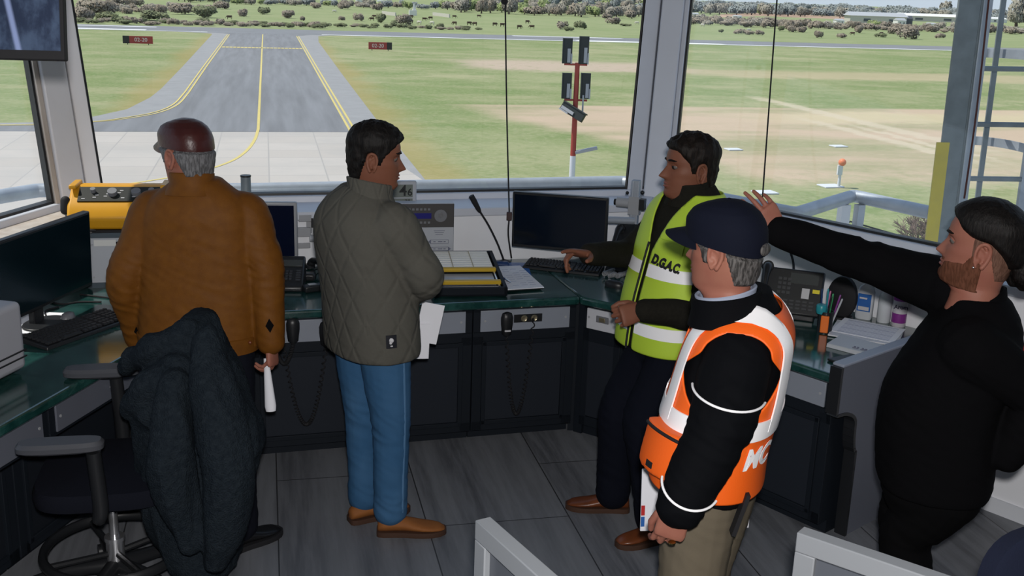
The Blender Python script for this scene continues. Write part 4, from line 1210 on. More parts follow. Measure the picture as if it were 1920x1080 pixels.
dp = desk_phone('black desk phone close to the tan jacket\'s sleeve', Vector((-1.13, 5.09, DESK)), R(5), .20, .2, R(36))
o = thing('handset_radio', 'black handheld radio lying on the desk between the two standing men', 'radio', ploc(596, 545), R(35))
MB().box((0, 0, .018), (.15, .05, .034)).build('body', 'black_plastic', o, bevel=.008)
MB().cyl((.075, .012, .02), (.16, .012, .02), .006, 8).build('antenna', 'black_matt', o)
MB().box((-.03, 0, .036), (.04, .03, .004)).build('display', 'chrome', o)
o = thing('handset_microphone', 'black handset with cord resting near the wall between the two standing men', 'handset', ploc(595, 510), R(-50))
handset(Matrix.Translation((0, 0, .026)), parent=o, L=.16)
tag(MB().box((0, 0, .02), (.11, .06, .04)).build('cable_charger', 'black_plastic', None, bevel=.012), 'small black charger with loose cables between the phone and the handheld radio', 'charger').location = ploc(572, 525)
tubes('loose_cable', 'thin black cable looped on the front desk beside the black phone', 'cable', [ploc(560, 520, .756), ploc(585, 508, .765), ploc(610, 498, .756), ploc(575, 492, .756), ploc(560, 500, .756)], .0035, 'black_matt')

# left console ---------------------------------------------------------------
bm_c = (Vector((-1.94, 4.66, 0)) + Vector((-2.02, 4.12, 0))) / 2
bm = monitor('large black monitor, switched off, on the console next to the yellow radio', Vector((bm_c.x + .012, bm_c.y - .04, DESK)), A_L + R(2), .68, .345, .265, 'black_plastic', 'screen_teal', tilt=R(2), border=.012)
keyboard('full-size black keyboard lying aslant in front of the large dark monitor', (ploc(40, 650) + ploc(100, 672) + ploc(230, 600) + ploc(195, 578)) / 4, R(66), .47, .165)
pr = thing('printer', 'white printer with black side standing at the end of the console', 'printer', Vector((-1.958, 3.655, DESK)), A_L)
MB().box((-.05, .06, .14), (.42, .30, .27)).build('body', 'black_plastic', pr, bevel=.02)
MB().prism([(-.26, -.12), (.142, -.12), (.150, -.10), (.150, .1), (-.26, .1)], .025, .285, None).build('front_cover', 'printer_white', pr, bevel=.025, seg=4)
MB().box((-.05, -.123, .10), (.38, .006, .004)).box((-.05, -.123, .075), (.38, .006, .004)).build('tray_gap', 'black_plastic', pr)

bxp = Vector((-1.845, 5.005, DESK))
dbx = thing('display_unit', 'white cabinet with a small dark red-lit screen under the yellow radio', 'display', bxp, R(14))
BW, BH = .42, .27
MB().box((0, .12, BH / 2), (BW, .24, BH)).build('housing', 'eq_white', dbx, bevel=.004)
fr_ = MB()
for (cx, cz, w_, h_) in ((0, .012, BW, .024), (0, BH - .012, BW, .024), (-BW / 2 + .010, BH / 2, .02, BH), (BW / 2 - .010, BH / 2, .02, BH)):
    fr_.box((cx, -.004, cz), (w_, .012, h_))
mat('frame_slate', (0.055, 0.075, 0.095), .4); mat('tape', (.62, .62, .6), .5)
fr_.build('front_frame', 'frame_slate', dbx)
MB().box((.03, -.001, BH / 2), (BW - .22, .006, BH - .09)).build('screen', 'screen_dark', dbx)
gl_ = MB()
for k in range(9):
    gl_.box((-.03 + .012 * math.sin(k * 2.2), -.005, .085 + k * .012), (.012, .002, .004))
mat('led_red', (0.25, 0.01, 0.005), .4, emit=((.6, .05, .02), .35))
gl_.build('red_trace', 'led_red', dbx)
MB().box((-.12, -.001, BH - .05), (.10, .004, .03)).build('tape_strip', 'tape', dbx)
MB().cyl((-.18, .0, .05), (-.18, -.004, .05), .005, 8).cyl((-.18, .0, BH - .06), (-.18, -.004, BH - .06), .005, 8).build('screw', 'lamp_grey', dbx)

rd = thing('emergency_radio', 'yellow portable radio with black control panel on top of the white cabinet', 'radio', bxp + Vector((-.075, .10, BH)), R(11))
Mr = Matrix.Translation((0, 0, .0)) @ Matrix.Rotation(R(-0), 4, 'X')
RW = .46
sec = [(-.11, .012), (.11, .012), (.12, .20), (.03, .205), (-.10, .13), (-.13, .07)]
mb = MB()
MxR = Matrix(((0, 0, 1, 0), (1, 0, 0, 0), (0, 1, 0, 0), (0, 0, 0, 1)))
mb.prism(sec, -RW / 2, RW / 2, MxR)
mb.build('case', 'radio_yellow', rd, bevel=.014, seg=3)
sl = (Vector((0, .03, .205)) - Vector((0, -.10, .13)))
Tr = Matrix.Translation((0.0, -.035, .1675)) @ Matrix.Rotation(math.atan2(sl.z, sl.y), 4, 'X')
cpn = MB().box((0, 0, .003), (RW - .09, .105, .008), M=Tr).build('control_panel', 'radio_black', rd)
for (x_, y_, r_) in ((-.03, .0, .022), (.08, 0, .022), (-.12, .015, .012), (.15, .01, .014)):
    MB().cyl((x_, y_, .005), (x_, y_, .028), r_, 16, M=Tr).build('knob', 'grey_plastic', cpn)
lb = MB()
for k in range(14):
    lb.box((-.16 + (k * 37 % 31) / 100, -.035 + (k * 23 % 17) / 240, .008), (.016, .004, .002), M=Tr)
lb.build('legend', 'label_white', cpn, smooth=False)
for x_ in (-RW / 2 + .02, RW / 2 - .02):
    MB().box((x_, .035, .207), (.035, .16, .02)).build('end_rib', 'radio_yellow', rd, bevel=.006)
MB().tube([(-RW / 2 - .012, -.06, .145), (-RW / 2 - .014, -.07, .10)], .022, 12, round_ends=True).build('plug', 'black_matt', rd)
MB().box((.05, -.06, .006), (.34, .12, .012)).build('feet', 'black_matt', rd)
MB().tube([(-RW / 2 - .014, -.07, .09), (-RW / 2 + .02, -.15, .05), (-RW / 2 + .05, -.14, .02), (-.1, -.13, .014)], .006, 8, spl=6).build('cable', 'black_matt', rd)
for k, (pts, lab) in enumerate(((((60, 548), (95, 566), (120, 570), (150, 566), (190, 566)), 'thin cable lying across the desk just behind the long black keyboard'), (((75, 575), (60, 590), (90, 600), (70, 622), (40, 628)), 'dark cable curling round the foot of the large monitor'), (((150, 552), (185, 556), (225, 560), (250, 556)), 'cable running in front of the white cabinet on the desk'), (((62, 600), (95, 612), (85, 585), (110, 575)), 'crossed black cable between monitor foot and keyboard'))):
    tubes('desk_cable', lab, 'cable', [ploc(x_, y_, .7545) for x_, y_ in pts], .0042, 'black_matt')
tag(MB().hexa([(-.11, -.15, 0), (.11, -.15, 0), (.11, .15, 0), (-.11, .15, 0)], [(-.11, -.15, .003), (.11, -.15, .003), (.11, .15, .003), (-.11, .15, .003)]).build('paper_sheet', 'paper'), 'white sheet lying on the desk under the large dark monitor', 'paper').location = ploc(48, 605, DESK + .002)
tag(MB().loft([[(.028 * s * math.cos(a), .045 * s * math.sin(a), z_) for a in np.linspace(0, 2 * PI, 21)[:-1]] for (s, z_) in ((.95, 0), (1, .012), (.8, .028), (.4, .035))]).build('desk_mouse', 'grey_plastic'), 'grey mouse behind the long black keyboard on the desk', 'mouse').location = ploc(128, 600)

# right console --------------------------------------------------------------
dpr = thing('desk_phone', 'large black desk phone with display propped steeply beside the navy cap', 'telephone', Vector((1.315, 4.86, DESK)), R(-20))
PT = Matrix.Translation((0, -.04, .03)) @ Matrix.Rotation(R(62), 4, 'X')
MB().box((0, .11, -.015), (.29, .22, .035), M=PT).build('body', 'black_plastic', dpr, bevel=.008)
MB().hexa([(-.12, -.03, 0), (.12, -.03, 0), (.12, .13, 0), (-.12, .13, 0)], [(-.12, -.03, .03), (.12, -.03, .03), (.1, .05, .14), (-.1, .05, .14)]).build('stand', 'black_plastic', dpr, bevel=.005)
MB().box((.055, .175, .004), (.13, .05, .004), M=PT).build('display', 'lcd_dim', dpr)
kp = MB()
for r_ in range(4):
    for c_ in range(3):
        kp.box((-.055 + c_ * .022, .10 + r_ * .022, .005), (.016, .014, .006), M=PT)
for r_ in range(3):
    for c_ in range(5):
        kp.box((-.02 + c_ * .03, .03 + r_ * .017, .004), (.02, .009, .004), M=PT)
kp.build('keypad', 'key_grey', dpr, smooth=False)
MB().box((.068, .105, .005), (.035, .05, .002), M=PT).build('number_card', 'label_white', dpr)
MB().box((.115, .12, .005), (.032, .018, .002), M=PT).build('yellow_label', 'label_yellow', dpr)
handset(PT @ Matrix.Translation((-.118, .11, .032)) @ Matrix.Rotation(PI / 2, 4, 'Z'), parent=dpr, L=.22)
for (pts, lab) in ((((1423, 478, 5.15), (1430, 500, 5.1), (1443, 520, 5.0), (1446, 548, 4.95)), 'thin black cable coming down the wall behind the navy cap'), (((1481, 470, 5.15), (1487, 490, 5.1), (1489, 515, 5.02), (1490, 530, 4.98)), 'black cable coming down the wall behind the large desk phone')):
    tubes('wall_cable', lab, 'cable', [at(*p) for p in pts], .006, 'black_matt')
cup = thing('pen_cup', 'black pen holder with orange front on the green worktop', 'pen holder', ploc(1545, 622), R(-20))
MB().lathe([(.034, 0), (.036, .10), (.032, .10), (.03, .006)], 20).build('holder', 'black_plastic', cup)
mat('orange_plastic', (.75, .16, .02), .4); mat('teal_plastic', (.02, .25, .30), .35); mat('purple_plastic', (.20, .03, .22), .35); mat('green_plastic', (.03, .30, .10), .35); mat('pink_plastic', (.45, .10, .25), .4); mat('clear_plastic', (.55, .58, .62), .15, spec=.6)
MB().box((.0, -.034, .045), (.036, .014, .08)).build('orange_panel', 'orange_plastic', cup, bevel=.004)
MB().lathe([(.020, .088), (.024, .10), (.024, .125), (.02, .13)], 14, Matrix.Translation((-.022, -.012, 0))).build('teal_clip', 'teal_plastic', cup)
cb = cup.location
for k, (dx, dy, tx, ty, L, m_, lab) in enumerate(((-.015, .012, -.05, .05, .185, 'navy_plastic', 'blue pen standing in the black pen holder'), (.004, .004, -.02, .03, .19, 'teal_plastic', 'teal pen standing in the black pen holder'), (.012, .012, .10, .06, .165, 'green_plastic', 'green pen standing in the black pen holder'), (.018, -.004, .22, .02, .17, 'purple_plastic', 'purple pen leaning out of the black pen holder'), (.014, -.016, .28, -.05, .16, 'white_plastic', 'white pen leaning out of the black pen holder'), (-.004, .018, .14, .12, .175, 'pink_plastic', 'pink pen standing in the black pen holder'), (.0, -.012, .05, -.08, .165, 'black_plastic', 'black pen standing in the black pen holder'))):
    p = thing('pen', lab, 'pen', cb + Vector((dx, dy, .008)), 0, 'pens in the pen holder')
    d_ = Vector((tx, ty, 1)).normalized()
    MB().tube([(0, 0, 0), d_ * L * .8], .0042, 8).build('barrel', m_, p)
    MB().tube([d_ * L * .8, d_ * L], [.0048, .004], 8, round_ends=True).build('cap', m_, p)
sk_ = thing('desk_speaker', 'round-topped black speaker standing behind the pens', 'speaker', Vector((1.565, 4.875, DESK)), R(-35))
MB().loft([[(.072 * s * math.cos(a), y_ , .10 + .11 * s * math.sin(a) * (1.0 if math.sin(a) > 0 else .9)) for a in np.linspace(0, 2 * PI, 29)[:-1]] for (s, y_) in ((.82, -.018), (.97, -.012), (1, 0), (.97, .02), (.8, .03))]).build('body', 'black_matt', sk_)
MB().prism([(.06 * math.cos(a), .055 * math.sin(a)) for a in np.linspace(0, 2 * PI, 25)[:-1]], 0, .018).build('foot', 'black_plastic', sk_, bevel=.004)
btl = thing('sanitizer_bottle', 'clear pump bottle with a blue label in front of the wall', 'bottle', Vector((1.685, 4.895, DESK)), R(-30))
MB().loft([[(.040 * s * math.copysign(abs(math.cos(a)) ** .6, math.cos(a)), .026 * s * math.copysign(abs(math.sin(a)) ** .6, math.sin(a)), z_) for a in np.linspace(0, 2 * PI, 29)[:-1]] for (s, z_) in ((.9, 0), (1, .01), (1, .13), (.8, .155), (.35, .17), (.3, .185))]).build('body', 'clear_plastic', btl)
MB().lathe([(.014, .183), (.014, .20), (.006, .202), (.006, .222)], 14).tube([(0, 0, .22), (-.035, -.01, .222)], .006, 8, round_ends=True).build('pump', 'white_plastic', btl)
lbl = MB().box((0, -.0265, .083), (.062, .003, .085)).build('label', 'blue_plastic', btl)
MB().box((0, -.029, .055), (.05, .001, .018)).build('label_print', 'label_white', lbl)
MB().box((-.005, -.029, .105), (.035, .001, .008)).build('label_print', 'label_white', lbl)
o = thing('spray_bottle', 'whitish plastic bottle between the blue-labelled bottle and the purple can', 'bottle', Vector((1.765, 4.85, DESK)), R(-30))
MB().lathe([(.03, 0), (.032, .01), (.032, .12), (.024, .14), (.014, .15), (.014, .165)], 20).build('body', 'clear_plastic', o)
MB().lathe([(.017, .163), (.017, .19), (.012, .195)], 16).build('cap', 'white_plastic', o)
o = thing('aerosol_can', 'purple and white aerosol can partly hidden by the black shirt', 'aerosol can', Vector((1.815, 4.79, DESK)), R(-12))
mat('can_white', (.5, .48, .52), .35)
MB().lathe([(.031, 0), (.033, .006), (.033, .13), (.033, .135)], 24).build('can', 'can_white', o)
MB().lathe([(.0335, .125), (.0335, .17), (.029, .18), (.029, .215), (.02, .225)], 24).build('cap', 'purple_plastic', o)
MB().lathe([(.0336, .02), (.0336, .06), (.033, .065)], 24).build('flower_print', 'purple_plastic', o)
mat('ink_dark', (.02, .015, .05), .5)
text('Arom', .026, 'ink_dark', o, upr(-.002, .098, -.034), bold=.0006)
# papers and calendar tray
for k, (c_, ang, sz, m_, lab, z_) in enumerate(((Vector((1.62, 4.64, 0)), R(-25), (.30, .26), 'paper_grey', 'lower sheet of the papers on the worktop beside the pen cup', .004), (Vector((1.63, 4.65, 0)), R(-33), (.28, .21), 'paper', 'printed sheet lying on top of the papers by the aerosol can', .016))):
    o = MB().prism([(-sz[0] / 2, -sz[1] / 2), (sz[0] / 2, -sz[1] / 2), (sz[0] / 2, sz[1] / 2), (-sz[0] / 2, sz[1] / 2)], 0, .006 if k == 0 else .002).build('paper_sheet', m_, None, smooth=False)
    o.location = (c_.x, c_.y, DESK + z_); o.rotation_euler = (R(3) * k, 0, ang)
    tag(o, lab, 'paper')
    if k:
        tl = MB()
        for r_ in range(16):
            tl.box((0, -.09 + r_ * .0115, .0022), (.23, .004 if r_ % 5 else .008, .0006))
        tl.build('print_lines', 'paper_print', o, smooth=False)
tr_ = thing('desk_calendar', 'pale flip calendar with dark figures lying at the edge of the worktop', 'calendar', Vector((1.50, 4.40, DESK)), R(-42))
MB().hexa([(-.11, -.06, 0), (.11, -.06, 0), (.11, .08, 0), (-.11, .08, 0)], [(-.11, -.055, .018), (.11, -.055, .018), (.11, .08, .03), (-.11, .08, .03)]).build('block', 'white_plastic', tr_, bevel=.003)
text('23 28', .028, 'ink', tr_, Matrix.Translation((.03, -.03, .0225)) @ Matrix.Rotation(R(5), 4, 'X'), depth=.0012)
tag(MB().box((0, 0, .006), (.07, .14, .012)).build('black_phone', 'black_plastic', None, bevel=.004), 'black mobile phone lying at the worktop edge below the calendar', 'phone')
bpy.data.objects['black_phone'].location = Vector((1.41, 4.25, DESK + .001)); bpy.data.objects['black_phone'].rotation_euler = (0, 0, R(-60)); bpy.data.objects['black_phone'].name = 'mobile_phone'

# microphones hanging on the console fronts
def fist_mic(p, rz, lab, cord_to, sag, badge=True):
    t = thing('fist_microphone', lab, 'microphone', p, rz)
    MB().loft([[(w_ * math.cos(a), -.022 + d_ * math.sin(a), z_) for a in np.linspace(0, 2 * PI, 21)[:-1]] for (w_, d_, z_) in ((.012, .012, -.065), (.024, .017, -.055), (.031, .021, 0.0), (.031, .021, .03), (.024, .016, .05), (.01, .008, .056))]).build('body', 'black_plastic', t)
    if badge:
        MB().box((0, -.041, -.034), (.03, .004, .008)).build('badge', 'label_white', t)
    MB().box((0, -.004, .03), (.03, .012, .03)).build('hanger', 'black_plastic', t)
    MB().tube(coil((0, -.022, -.066), cord_to, sag, .008, .003, 44, 8), .0032, 5).build('coiled_cord', 'black_matt', t)
    MB().tube([cord_to, (cord_to[0], cord_to[1] + .03, cord_to[2] + .02)], .006, 8).build('plug', 'black_plastic', t)
f0 = FLB + D_F * (2 * FL / 3 + L3 * .30) + N_F * .024
fist_mic((f0.x, f0.y, .635), A_F, 'black hand microphone hanging from the panel with two round sockets', (L3 * .26, -.012, .0), .45)
f1 = FLB + D_F * (FL / 3 * .66) + N_F * .024
fist_mic((f1.x, f1.y, .635), A_F, 'black hand microphone hanging next to the blue jeans', (-.20, -.012, .0), .42, False)
f2 = FLB + D_F * (FL / 3 * .38) + N_F * .024
fist_mic((f2.x, f2.y, .66), A_F, 'black hand microphone hanging beside the tan sleeve', (-.10, -.012, .02), .14, False)

# cords of the window blinds
for k, (p0, p1, p2, lab, i) in enumerate((((947, -30, 6.05), (950, 200, 5.93), (955, 402, 5.75), 'thin black blind cord hanging before the front window', 1), ((1459, -30, 5.9), (1442, 200, 5.7), (1429, 380, 5.5), 'thin black blind cord hanging before the window near the raised hand', 2), ((1856, -20, 4.75), (1832, 200, 4.6), (1808, 372, 4.45), 'thin reddish blind cord hanging before the caged ladder', 2))):
    c_ = thing('blind_cord', lab, 'cord', at(*p2))
    o0 = c_.location
    MB().tube([at(*p0) - o0, at(*p1) - o0, (0, 0, 0)], .0042, 8, spl=5).build('cord', 'black_matt' if k < 2 else mat('cord_red', (.06, .02, .018), .7), c_)
    if k == 0:
        MB().box((0, 0, -.01), (.03, .03, .045)).build('cleat', mat('cleat_red', (.05, .025, .025), .6), c_, bevel=.004)
        MB().tube([(0, 0, -.02), at(953, 440, 5.74) - o0, at(959, 484, 5.74) - o0], .0045, 8, spl=4).build('cord_tail', 'black_matt', c_)
        MB().ball(at(946, 3, 5.95) - o0, (.02, .02, .018), 6).build('stopper', 'black_matt', c_)

# screen hung from the ceiling in the near corner
sc_p = at(60, 60, 3.0)
cm = thing('ceiling_monitor', 'flat screen with dark bluish picture hung from the ceiling above the console', 'monitor', sc_p, R(8))
b = NB('screen_picture')
nz = b.noise(9, 6, b.mapping(scale=(1.5, 1, .8)), .6)
c = b.mix(b.ss(nz, .40, .62), (0.012, 0.018, 0.036), (0.035, 0.052, 0.088))
X = b.xyz()
st = b.math('ABSOLUTE', b.math('SUBTRACT', b.math('ADD', X[0], b.math('MULTIPLY', X[2], .19)), -.045))
c = b.mix(b.math('MULTIPLY', b.ss(st, .012, .002), .8), c, (.16, .20, .34))  # pale slanting streak laid over the mottled screen colour
b.color(c)
b.t.links.new(c, b.b.inputs['Emission Color']); b.b.inputs['Emission Strength'].default_value = .75; b.b.inputs['Roughness'].default_value = .25
Ts = Matrix.Rotation(R(-9), 4, 'X')
SW, SH = .78, .46
br0 = at(121, 114, 3.0) - sc_p
sx, sz = .118, br0.z
def sb(x, z): return (x, 0, z)
Ms = Matrix.Translation((br0.x - SW / 2, 0, br0.z + SH / 2))
MB().box((0, .02, 0), (SW, .035, SH), M=Ts @ Ms).build('case', 'black_matt', cm, bevel=.004)
MB().box((0, -.001, .008), (SW - .02, .006, SH - .035), M=Ts @ Ms).build('screen', 'screen_picture', cm, smooth=False)
MB().box((-.0, .12, .42), (.06, .05, .75), M=Ms).box((0, .07, .1), (.2, .08, .14), M=Ms).build('ceiling_mount', 'black_plastic', cm)

# painted balustrade panels at the head of the stair
mat('gate_white', (0.25, 0.265, 0.285), .5, bump=(25, .04))
def gate(a, b_, lab):
    a, b_ = Vector((*a, 0)), Vector((*b_, 0))
    d = b_ - a
    t = thing('stair_gate', lab, 'gate', (a.x, a.y, 0), math.atan2(d.y, d.x))
    L = d.length
    MB().box((L / 2, .0, .975), (L, .042, .05)).build('top_rail', 'gate_white', t, bevel=.003)
    MB().box((L / 2, 0, .10), (L, .042, .08)).build('bottom_rail', 'gate_white', t, bevel=.003)
    for x_ in (.025, L - .025):
        MB().box((x_, 0, .475), (.05, .042, .95)).build('post', 'gate_white', t, bevel=.003)
    MB().box((L / 2, 0, .54), (L - .10, .012, .80)).build('infill_panel', 'gate_glass', t)
mat('gate_glass', (0.10, 0.11, 0.13), .25)
gate((-.05, 2.28), (.20, 1.86), 'small white gate corner at the stair head between the two groups')
gate((.70, 2.28), (1.36, 1.78), 'white gate with inset panel in front of the end panel')
# red box on the far wall
rb_ = Vector((2.15, 4.26, .86))
rx = thing('extinguisher_cabinet', 'red box with white outline on the wall behind the black shirt', 'fire box', on(1912, 590, 1.0) * 1.0, A_R)
q = CR_ + D_R * 2.35 - N_R * .0
rx.location = (q.x - N_R.x * .02, q.y - N_R.y * .02, .82)
MB().box((0.05, -.04, .11), (.30, .08, .34)).build('box', mat('fire_red', (.45, .03, .03), .4), rx, bevel=.004)
MB().box((-.07, -.082, .11), (.006, .004, .28)).box((.05, -.082, .25), (.24, .004, .006)).build('outline', 'label_white', rx)

for me_, m_ in PENDING:
    me_.materials.append(MATS[m_])
PENDING.clear()
# ------------------------------------------------------------------ people
UP = Vector((0, 0, 1))
mat('skin', (0.185, 0.072, 0.042), 0.55, spec=.25, var=(18, (0.15, 0.055, 0.032), .7), bump=(220, .04))
mat('skin_pale', (0.30, 0.125, 0.085), 0.55, spec=.25, var=(14, (0.25, 0.085, 0.062), .7), bump=(220, .04))
mat('eye_white', (.13, .115, .105), .25); mat('iris', (.02, .012, .008), .15); mat('lip', (.22, .07, .055), .45)
def hair_mat(name, col, col2, rough=.55):
    b = NB(name)
    v = b.mapping(scale=(160, 160, 28))
    n_ = b.noise(1.0, 4, v, .6)
    b.color(b.mix(b.ss(n_, .38, .62), col, col2))
    b.b.inputs['Roughness'].default_value = rough
    b.b.inputs['Specular IOR Level'].default_value = .18
    b.bump(n_, .5, .006)
hair_mat('hair_black', (.0035, .003, .003), (.008, .0065, .006)); hair_mat('hair_brown', (.0045, .0035, .003), (.012, .008, .006))
hair_mat('hair_grey', (.07, .07, .073), (.17, .17, .178)); hair_mat('hair_salt', (.035, .033, .032), (.12, .113, .11)); hair_mat('beard_red', (.085, .032, .017), (.135, .052, .03), .8)
hair_mat('hair_shaved', (.10, .05, .035), (.16, .085, .06), .6)

def ringsweep(mb, loops):
    """loops: closed chain of closed profiles"""
    n, m = len(loops), len(loops[0])
    mb.add([p for l in loops for p in l], [[i * m + j, i * m + (j + 1) % m, ((i + 1) % n) * m + (j + 1) % m, ((i + 1) % n) * m + j] for i in range(n) for j in range(m)])
def fuse(mb, voxel, it=4, wr=None):
    """union of closed shapes as one smooth surface"""
    me = mb.mesh('tmp')
    o = bpy.data.objects.new('tmp', me); COL.objects.link(o)
    r_ = o.modifiers.new('r', 'REMESH'); r_.mode = 'VOXEL'; r_.voxel_size = voxel
    if it:
        s_ = o.modifiers.new('s', 'SMOOTH'); s_.factor = .5; s_.iterations = it
    dg = bpy.context.evaluated_depsgraph_get()
    out = bpy.data.meshes.new_from_object(o.evaluated_get(dg))
    bpy.data.objects.remove(o); bpy.data.meshes.remove(me)
    if wr:
        nv = len(out.vertices)
        co = np.empty(nv * 3, np.float32); out.vertices.foreach_get('co', co); co = co.reshape(-1, 3)
        no = np.empty(nv * 3, np.float32); out.vertex_normals.foreach_get('vector', no); no = no.reshape(-1, 3)
        d = np.array([wr(Vector(c)) for c in co.tolist()], np.float32)
        co = co + no * d[:, None]
        out.vertices.foreach_set('co', co.ravel()); out.update()
    return out
def wrinkle(amp, sx=14, sz=7, seed=0.0, zones=()):
    """zones: (point, radius, extra): more creases near elbows, knees, hems"""
    def f(c):
        a = amp
        for p, r_, e in zones:
            q = (c - p).length / r_
            if q < 1:
                a += e * (1 - q * q)
        n_ = noise.noise(Vector((c.x * sx + seed, c.y * sx, c.z * sz)))
        m_ = noise.noise(Vector((c.x * sx * .8 - seed, c.y * sx * .8 + 3, (c.z * 1.3 + c.x * .6) * sx * 1.6)))
        return a * (n_ * .6 + (.35 - abs(m_)) * 1.1)
    return f

class Torso:
    """elliptical sections along a spine; theta 0 = front, +90 = the person's right"""
    def __init__(s, hip, f_h, sh, f_s, keys, n=2.35):
        s.hip, s.sh, s.n = Vector(hip), Vector(sh), n
        s.fh, s.fs = Vector((*f_h, 0)).normalized(), Vector((*f_s, 0)).normalized()
        s.keys = keys
        s.q = [tuple(a) for a in cr(keys, 8)]
        s.z0, s.z1 = keys[0][0], keys[-1][0]
    def frame(s, z):
        t = (z - s.hip.z) / (s.sh.z - s.hip.z)
        c = s.hip + (s.sh - s.hip) * t
        f = s.fh.lerp(s.fs, min(max(t, 0), 1)).normalized()
        return Vector((c.x, c.y, z)), f, f.cross(UP)
    def dims(s, z):
        Z_ = [a[0] for a in s.q]
        return [float(np.interp(z, Z_, [a[k] for a in s.q])) for k in (1, 2, 3, 4)]
    def local(s, th, z, off=0.0):
        w, fr, bk, sh_ = s.dims(z)
        e = 2 / s.n
        cx, sy = math.cos(th), math.sin(th)
        a = math.copysign(abs(sy) ** e, sy) * (w + off)
        b_ = math.copysign(abs(cx) ** e, cx) * ((fr if cx > 0 else bk) + off)
        return a, b_ + sh_
    def pt(s, th, z, off=0.0):
        c, f, r_ = s.frame(z)
        a, b_ = s.local(th, z, off)
        return c + r_ * a + f * b_
    def rings(s, n=40, off=0.0, z0=None, z1=None):
        z0, z1 = z0 or s.z0, z1 or s.z1
        return [[s.pt(2 * PI * k / n, z, off) for k in range(n)] for z in np.linspace(z0, z1, 28)]
    def theta_at(s, x, z, front=True):
        """theta where the lateral offset is x on the front or the back"""
        w = s.dims(z)[0]
        if abs(x) >= w * .999:
            return math.copysign(PI / 2, x)
        a = math.asin((abs(x) / w) ** (s.n / 2))
        a = a if front else PI - a
        return math.copysign(a, x)
    def patch(s, thz, off, th=.004, nu=10):
        """strip between two (theta, z) polylines of equal length, laid on the surface"""
        mb = MB()
        A, B = [], []
        for (a, b_) in thz:
            row = [(a[0] + (b_[0] - a[0]) * k / nu, a[1] + (b_[1] - a[1]) * k / nu) for k in range(nu + 1)]
            A.append([s.pt(t, z, off) for t, z in row]); B.append([s.pt(t, z, off - th) for t, z in row])
        n = nu + 1
        loops = [a + b_[::-1] for a, b_ in zip(A, B)]
        return mb.loft(loops)

# ---- heads
PROF = [  # z, front, back, half width
    (-.200, .052, -.088, .066), (-.165, .046, -.084, .062), (-.140, .046, -.082, .060), (-.128, .058, -.080, .058), (-.118, .078, -.079, .055),
    (-.106, .086, -.080, .056), (-.092, .087, -.083, .060), (-.075, .086, -.087, .064), (-.055, .087, -.092, .068), (-.03, .086, -.098, .071), (0, .083, -.102, .0735),
    (.022, .088, -.104, .075), (.045, .087, -.103, .075), (.065, .080, -.097, .072), (.085, .064, -.084, .064), (.100, .043, -.064, .050), (.110, .020, -.040, .030), (.1135, .004, -.018, .008)]
_pz = [p[0] for p in PROF]
def hdim(z, k): return float(np.interp(z, _pz, [p[k] for p in PROF]))
ZL = [float(z) for z in np.interp(np.linspace(0, 1, 92), np.linspace(0, 1, 9), [-.20, -.14, -.115, -.085, -.05, -.01, .04, .088, .1135])]
def G2(x, s): return math.exp(-(x / s) ** 2)
def head_pt(th, z, feat=True, off=0.0, nose=1.0):
    fr, bk, w = hdim(z, 1), hdim(z, 2), hdim(z, 3)
    yc = -.012 if z > -.12 else -.018
    e = 2 / 2.2
    sx, cx = math.sin(th), math.cos(th)
    x = math.copysign(abs(sx) ** e, sx) * w
    y = yc + (math.copysign(abs(cx) ** e, cx) * ((fr - yc) if cx > 0 else (yc - bk)))
    if off:
        d = Vector((x, y - yc, 0 if z < .02 else (z - .02) * 1.1)).normalized()
        return Vector((x, y, z)) + d * off
    if feat and cx > 0:
        ax = abs(x)
        if -.055 < z < .012:                            # nose
            t = (z - .008) / (-.040 - .008)
            h = (.003 + .027 * max(t, 0) ** 1.15) if t <= 1 else .030 * max(0, 1 - (t - 1) / .28)
            y += nose * h * G2(x, .0075 + .0075 * min(max(t, 0), 1))
        y -= .0115 * G2(ax - .031, .0155) * G2(z - .001, .0125)
        y += .0035 * G2(ax - .024, .020) * G2(z - .021, .008)
        y += .005 * G2(x, .021) * G2(z + .0625, .0055) + .0055 * G2(x, .019) * G2(z + .0755, .0065) - .003 * G2(x, .024) * G2(z + .069, .0025) - .004 * G2(x, .02) * G2(z + .086, .006)
        y += .004 * G2(x, .018) * G2(z + .102, .010)
        x += math.copysign(.0035, x) * G2(ax - .055, .02) * G2(z + .02, .016)
    return Vector((x, y, z))
NTH = 132
def head_grid(fn, NZ=None):
    # finer in front
    ths = [2 * PI * k / NTH for k in range(NTH)]
    ths = [t - .42 * math.sin(t) for t in ths]
    return [[fn(t, z) for t in ths] for z in (NZ or ZL)]
def ear(mb, side):
    T = Matrix.Translation((side * .078, -.014, -.016)) @ Matrix.Rotation(side * R(-22), 4, 'Z') @ Matrix.Rotation(R(-10), 4, 'X')
    oc = [(0, .012, -.030), (0, .016, -.012), (0, .014, .012), (0, .004, .030), (0, -.012, .034), (0, -.022, .020), (0, -.021, .0), (0, -.012, -.018), (0, -.002, -.031)]
    oc = [(side * (.004 + (.006 if y < 0 else 0)), y, z) for _, y, z in oc]
    mb.tube(oc, [.0045, .005, .005, .0055, .006, .006, .006, .0065, .007], 8, spl=4, M=T, round_ends=True)
    mb.ball((-side * .002, -.003, 0), (.0065, .016, .027), 8, M=T)
    mb.ball((side * .003, .008, -.012), (.007, .008, .010), 6, M=T)
    mb.tube([(side * .004, -.012, -.01), (side * .005, -.012, .008), (side * .005, -.004, .020)], .004, 6, spl=3, M=T, round_ends=True)
def sm(x, a, b_):
    t = min(max((x - a) / (b_ - a), 0), 1)
    return t * t * (3 - 2 * t)
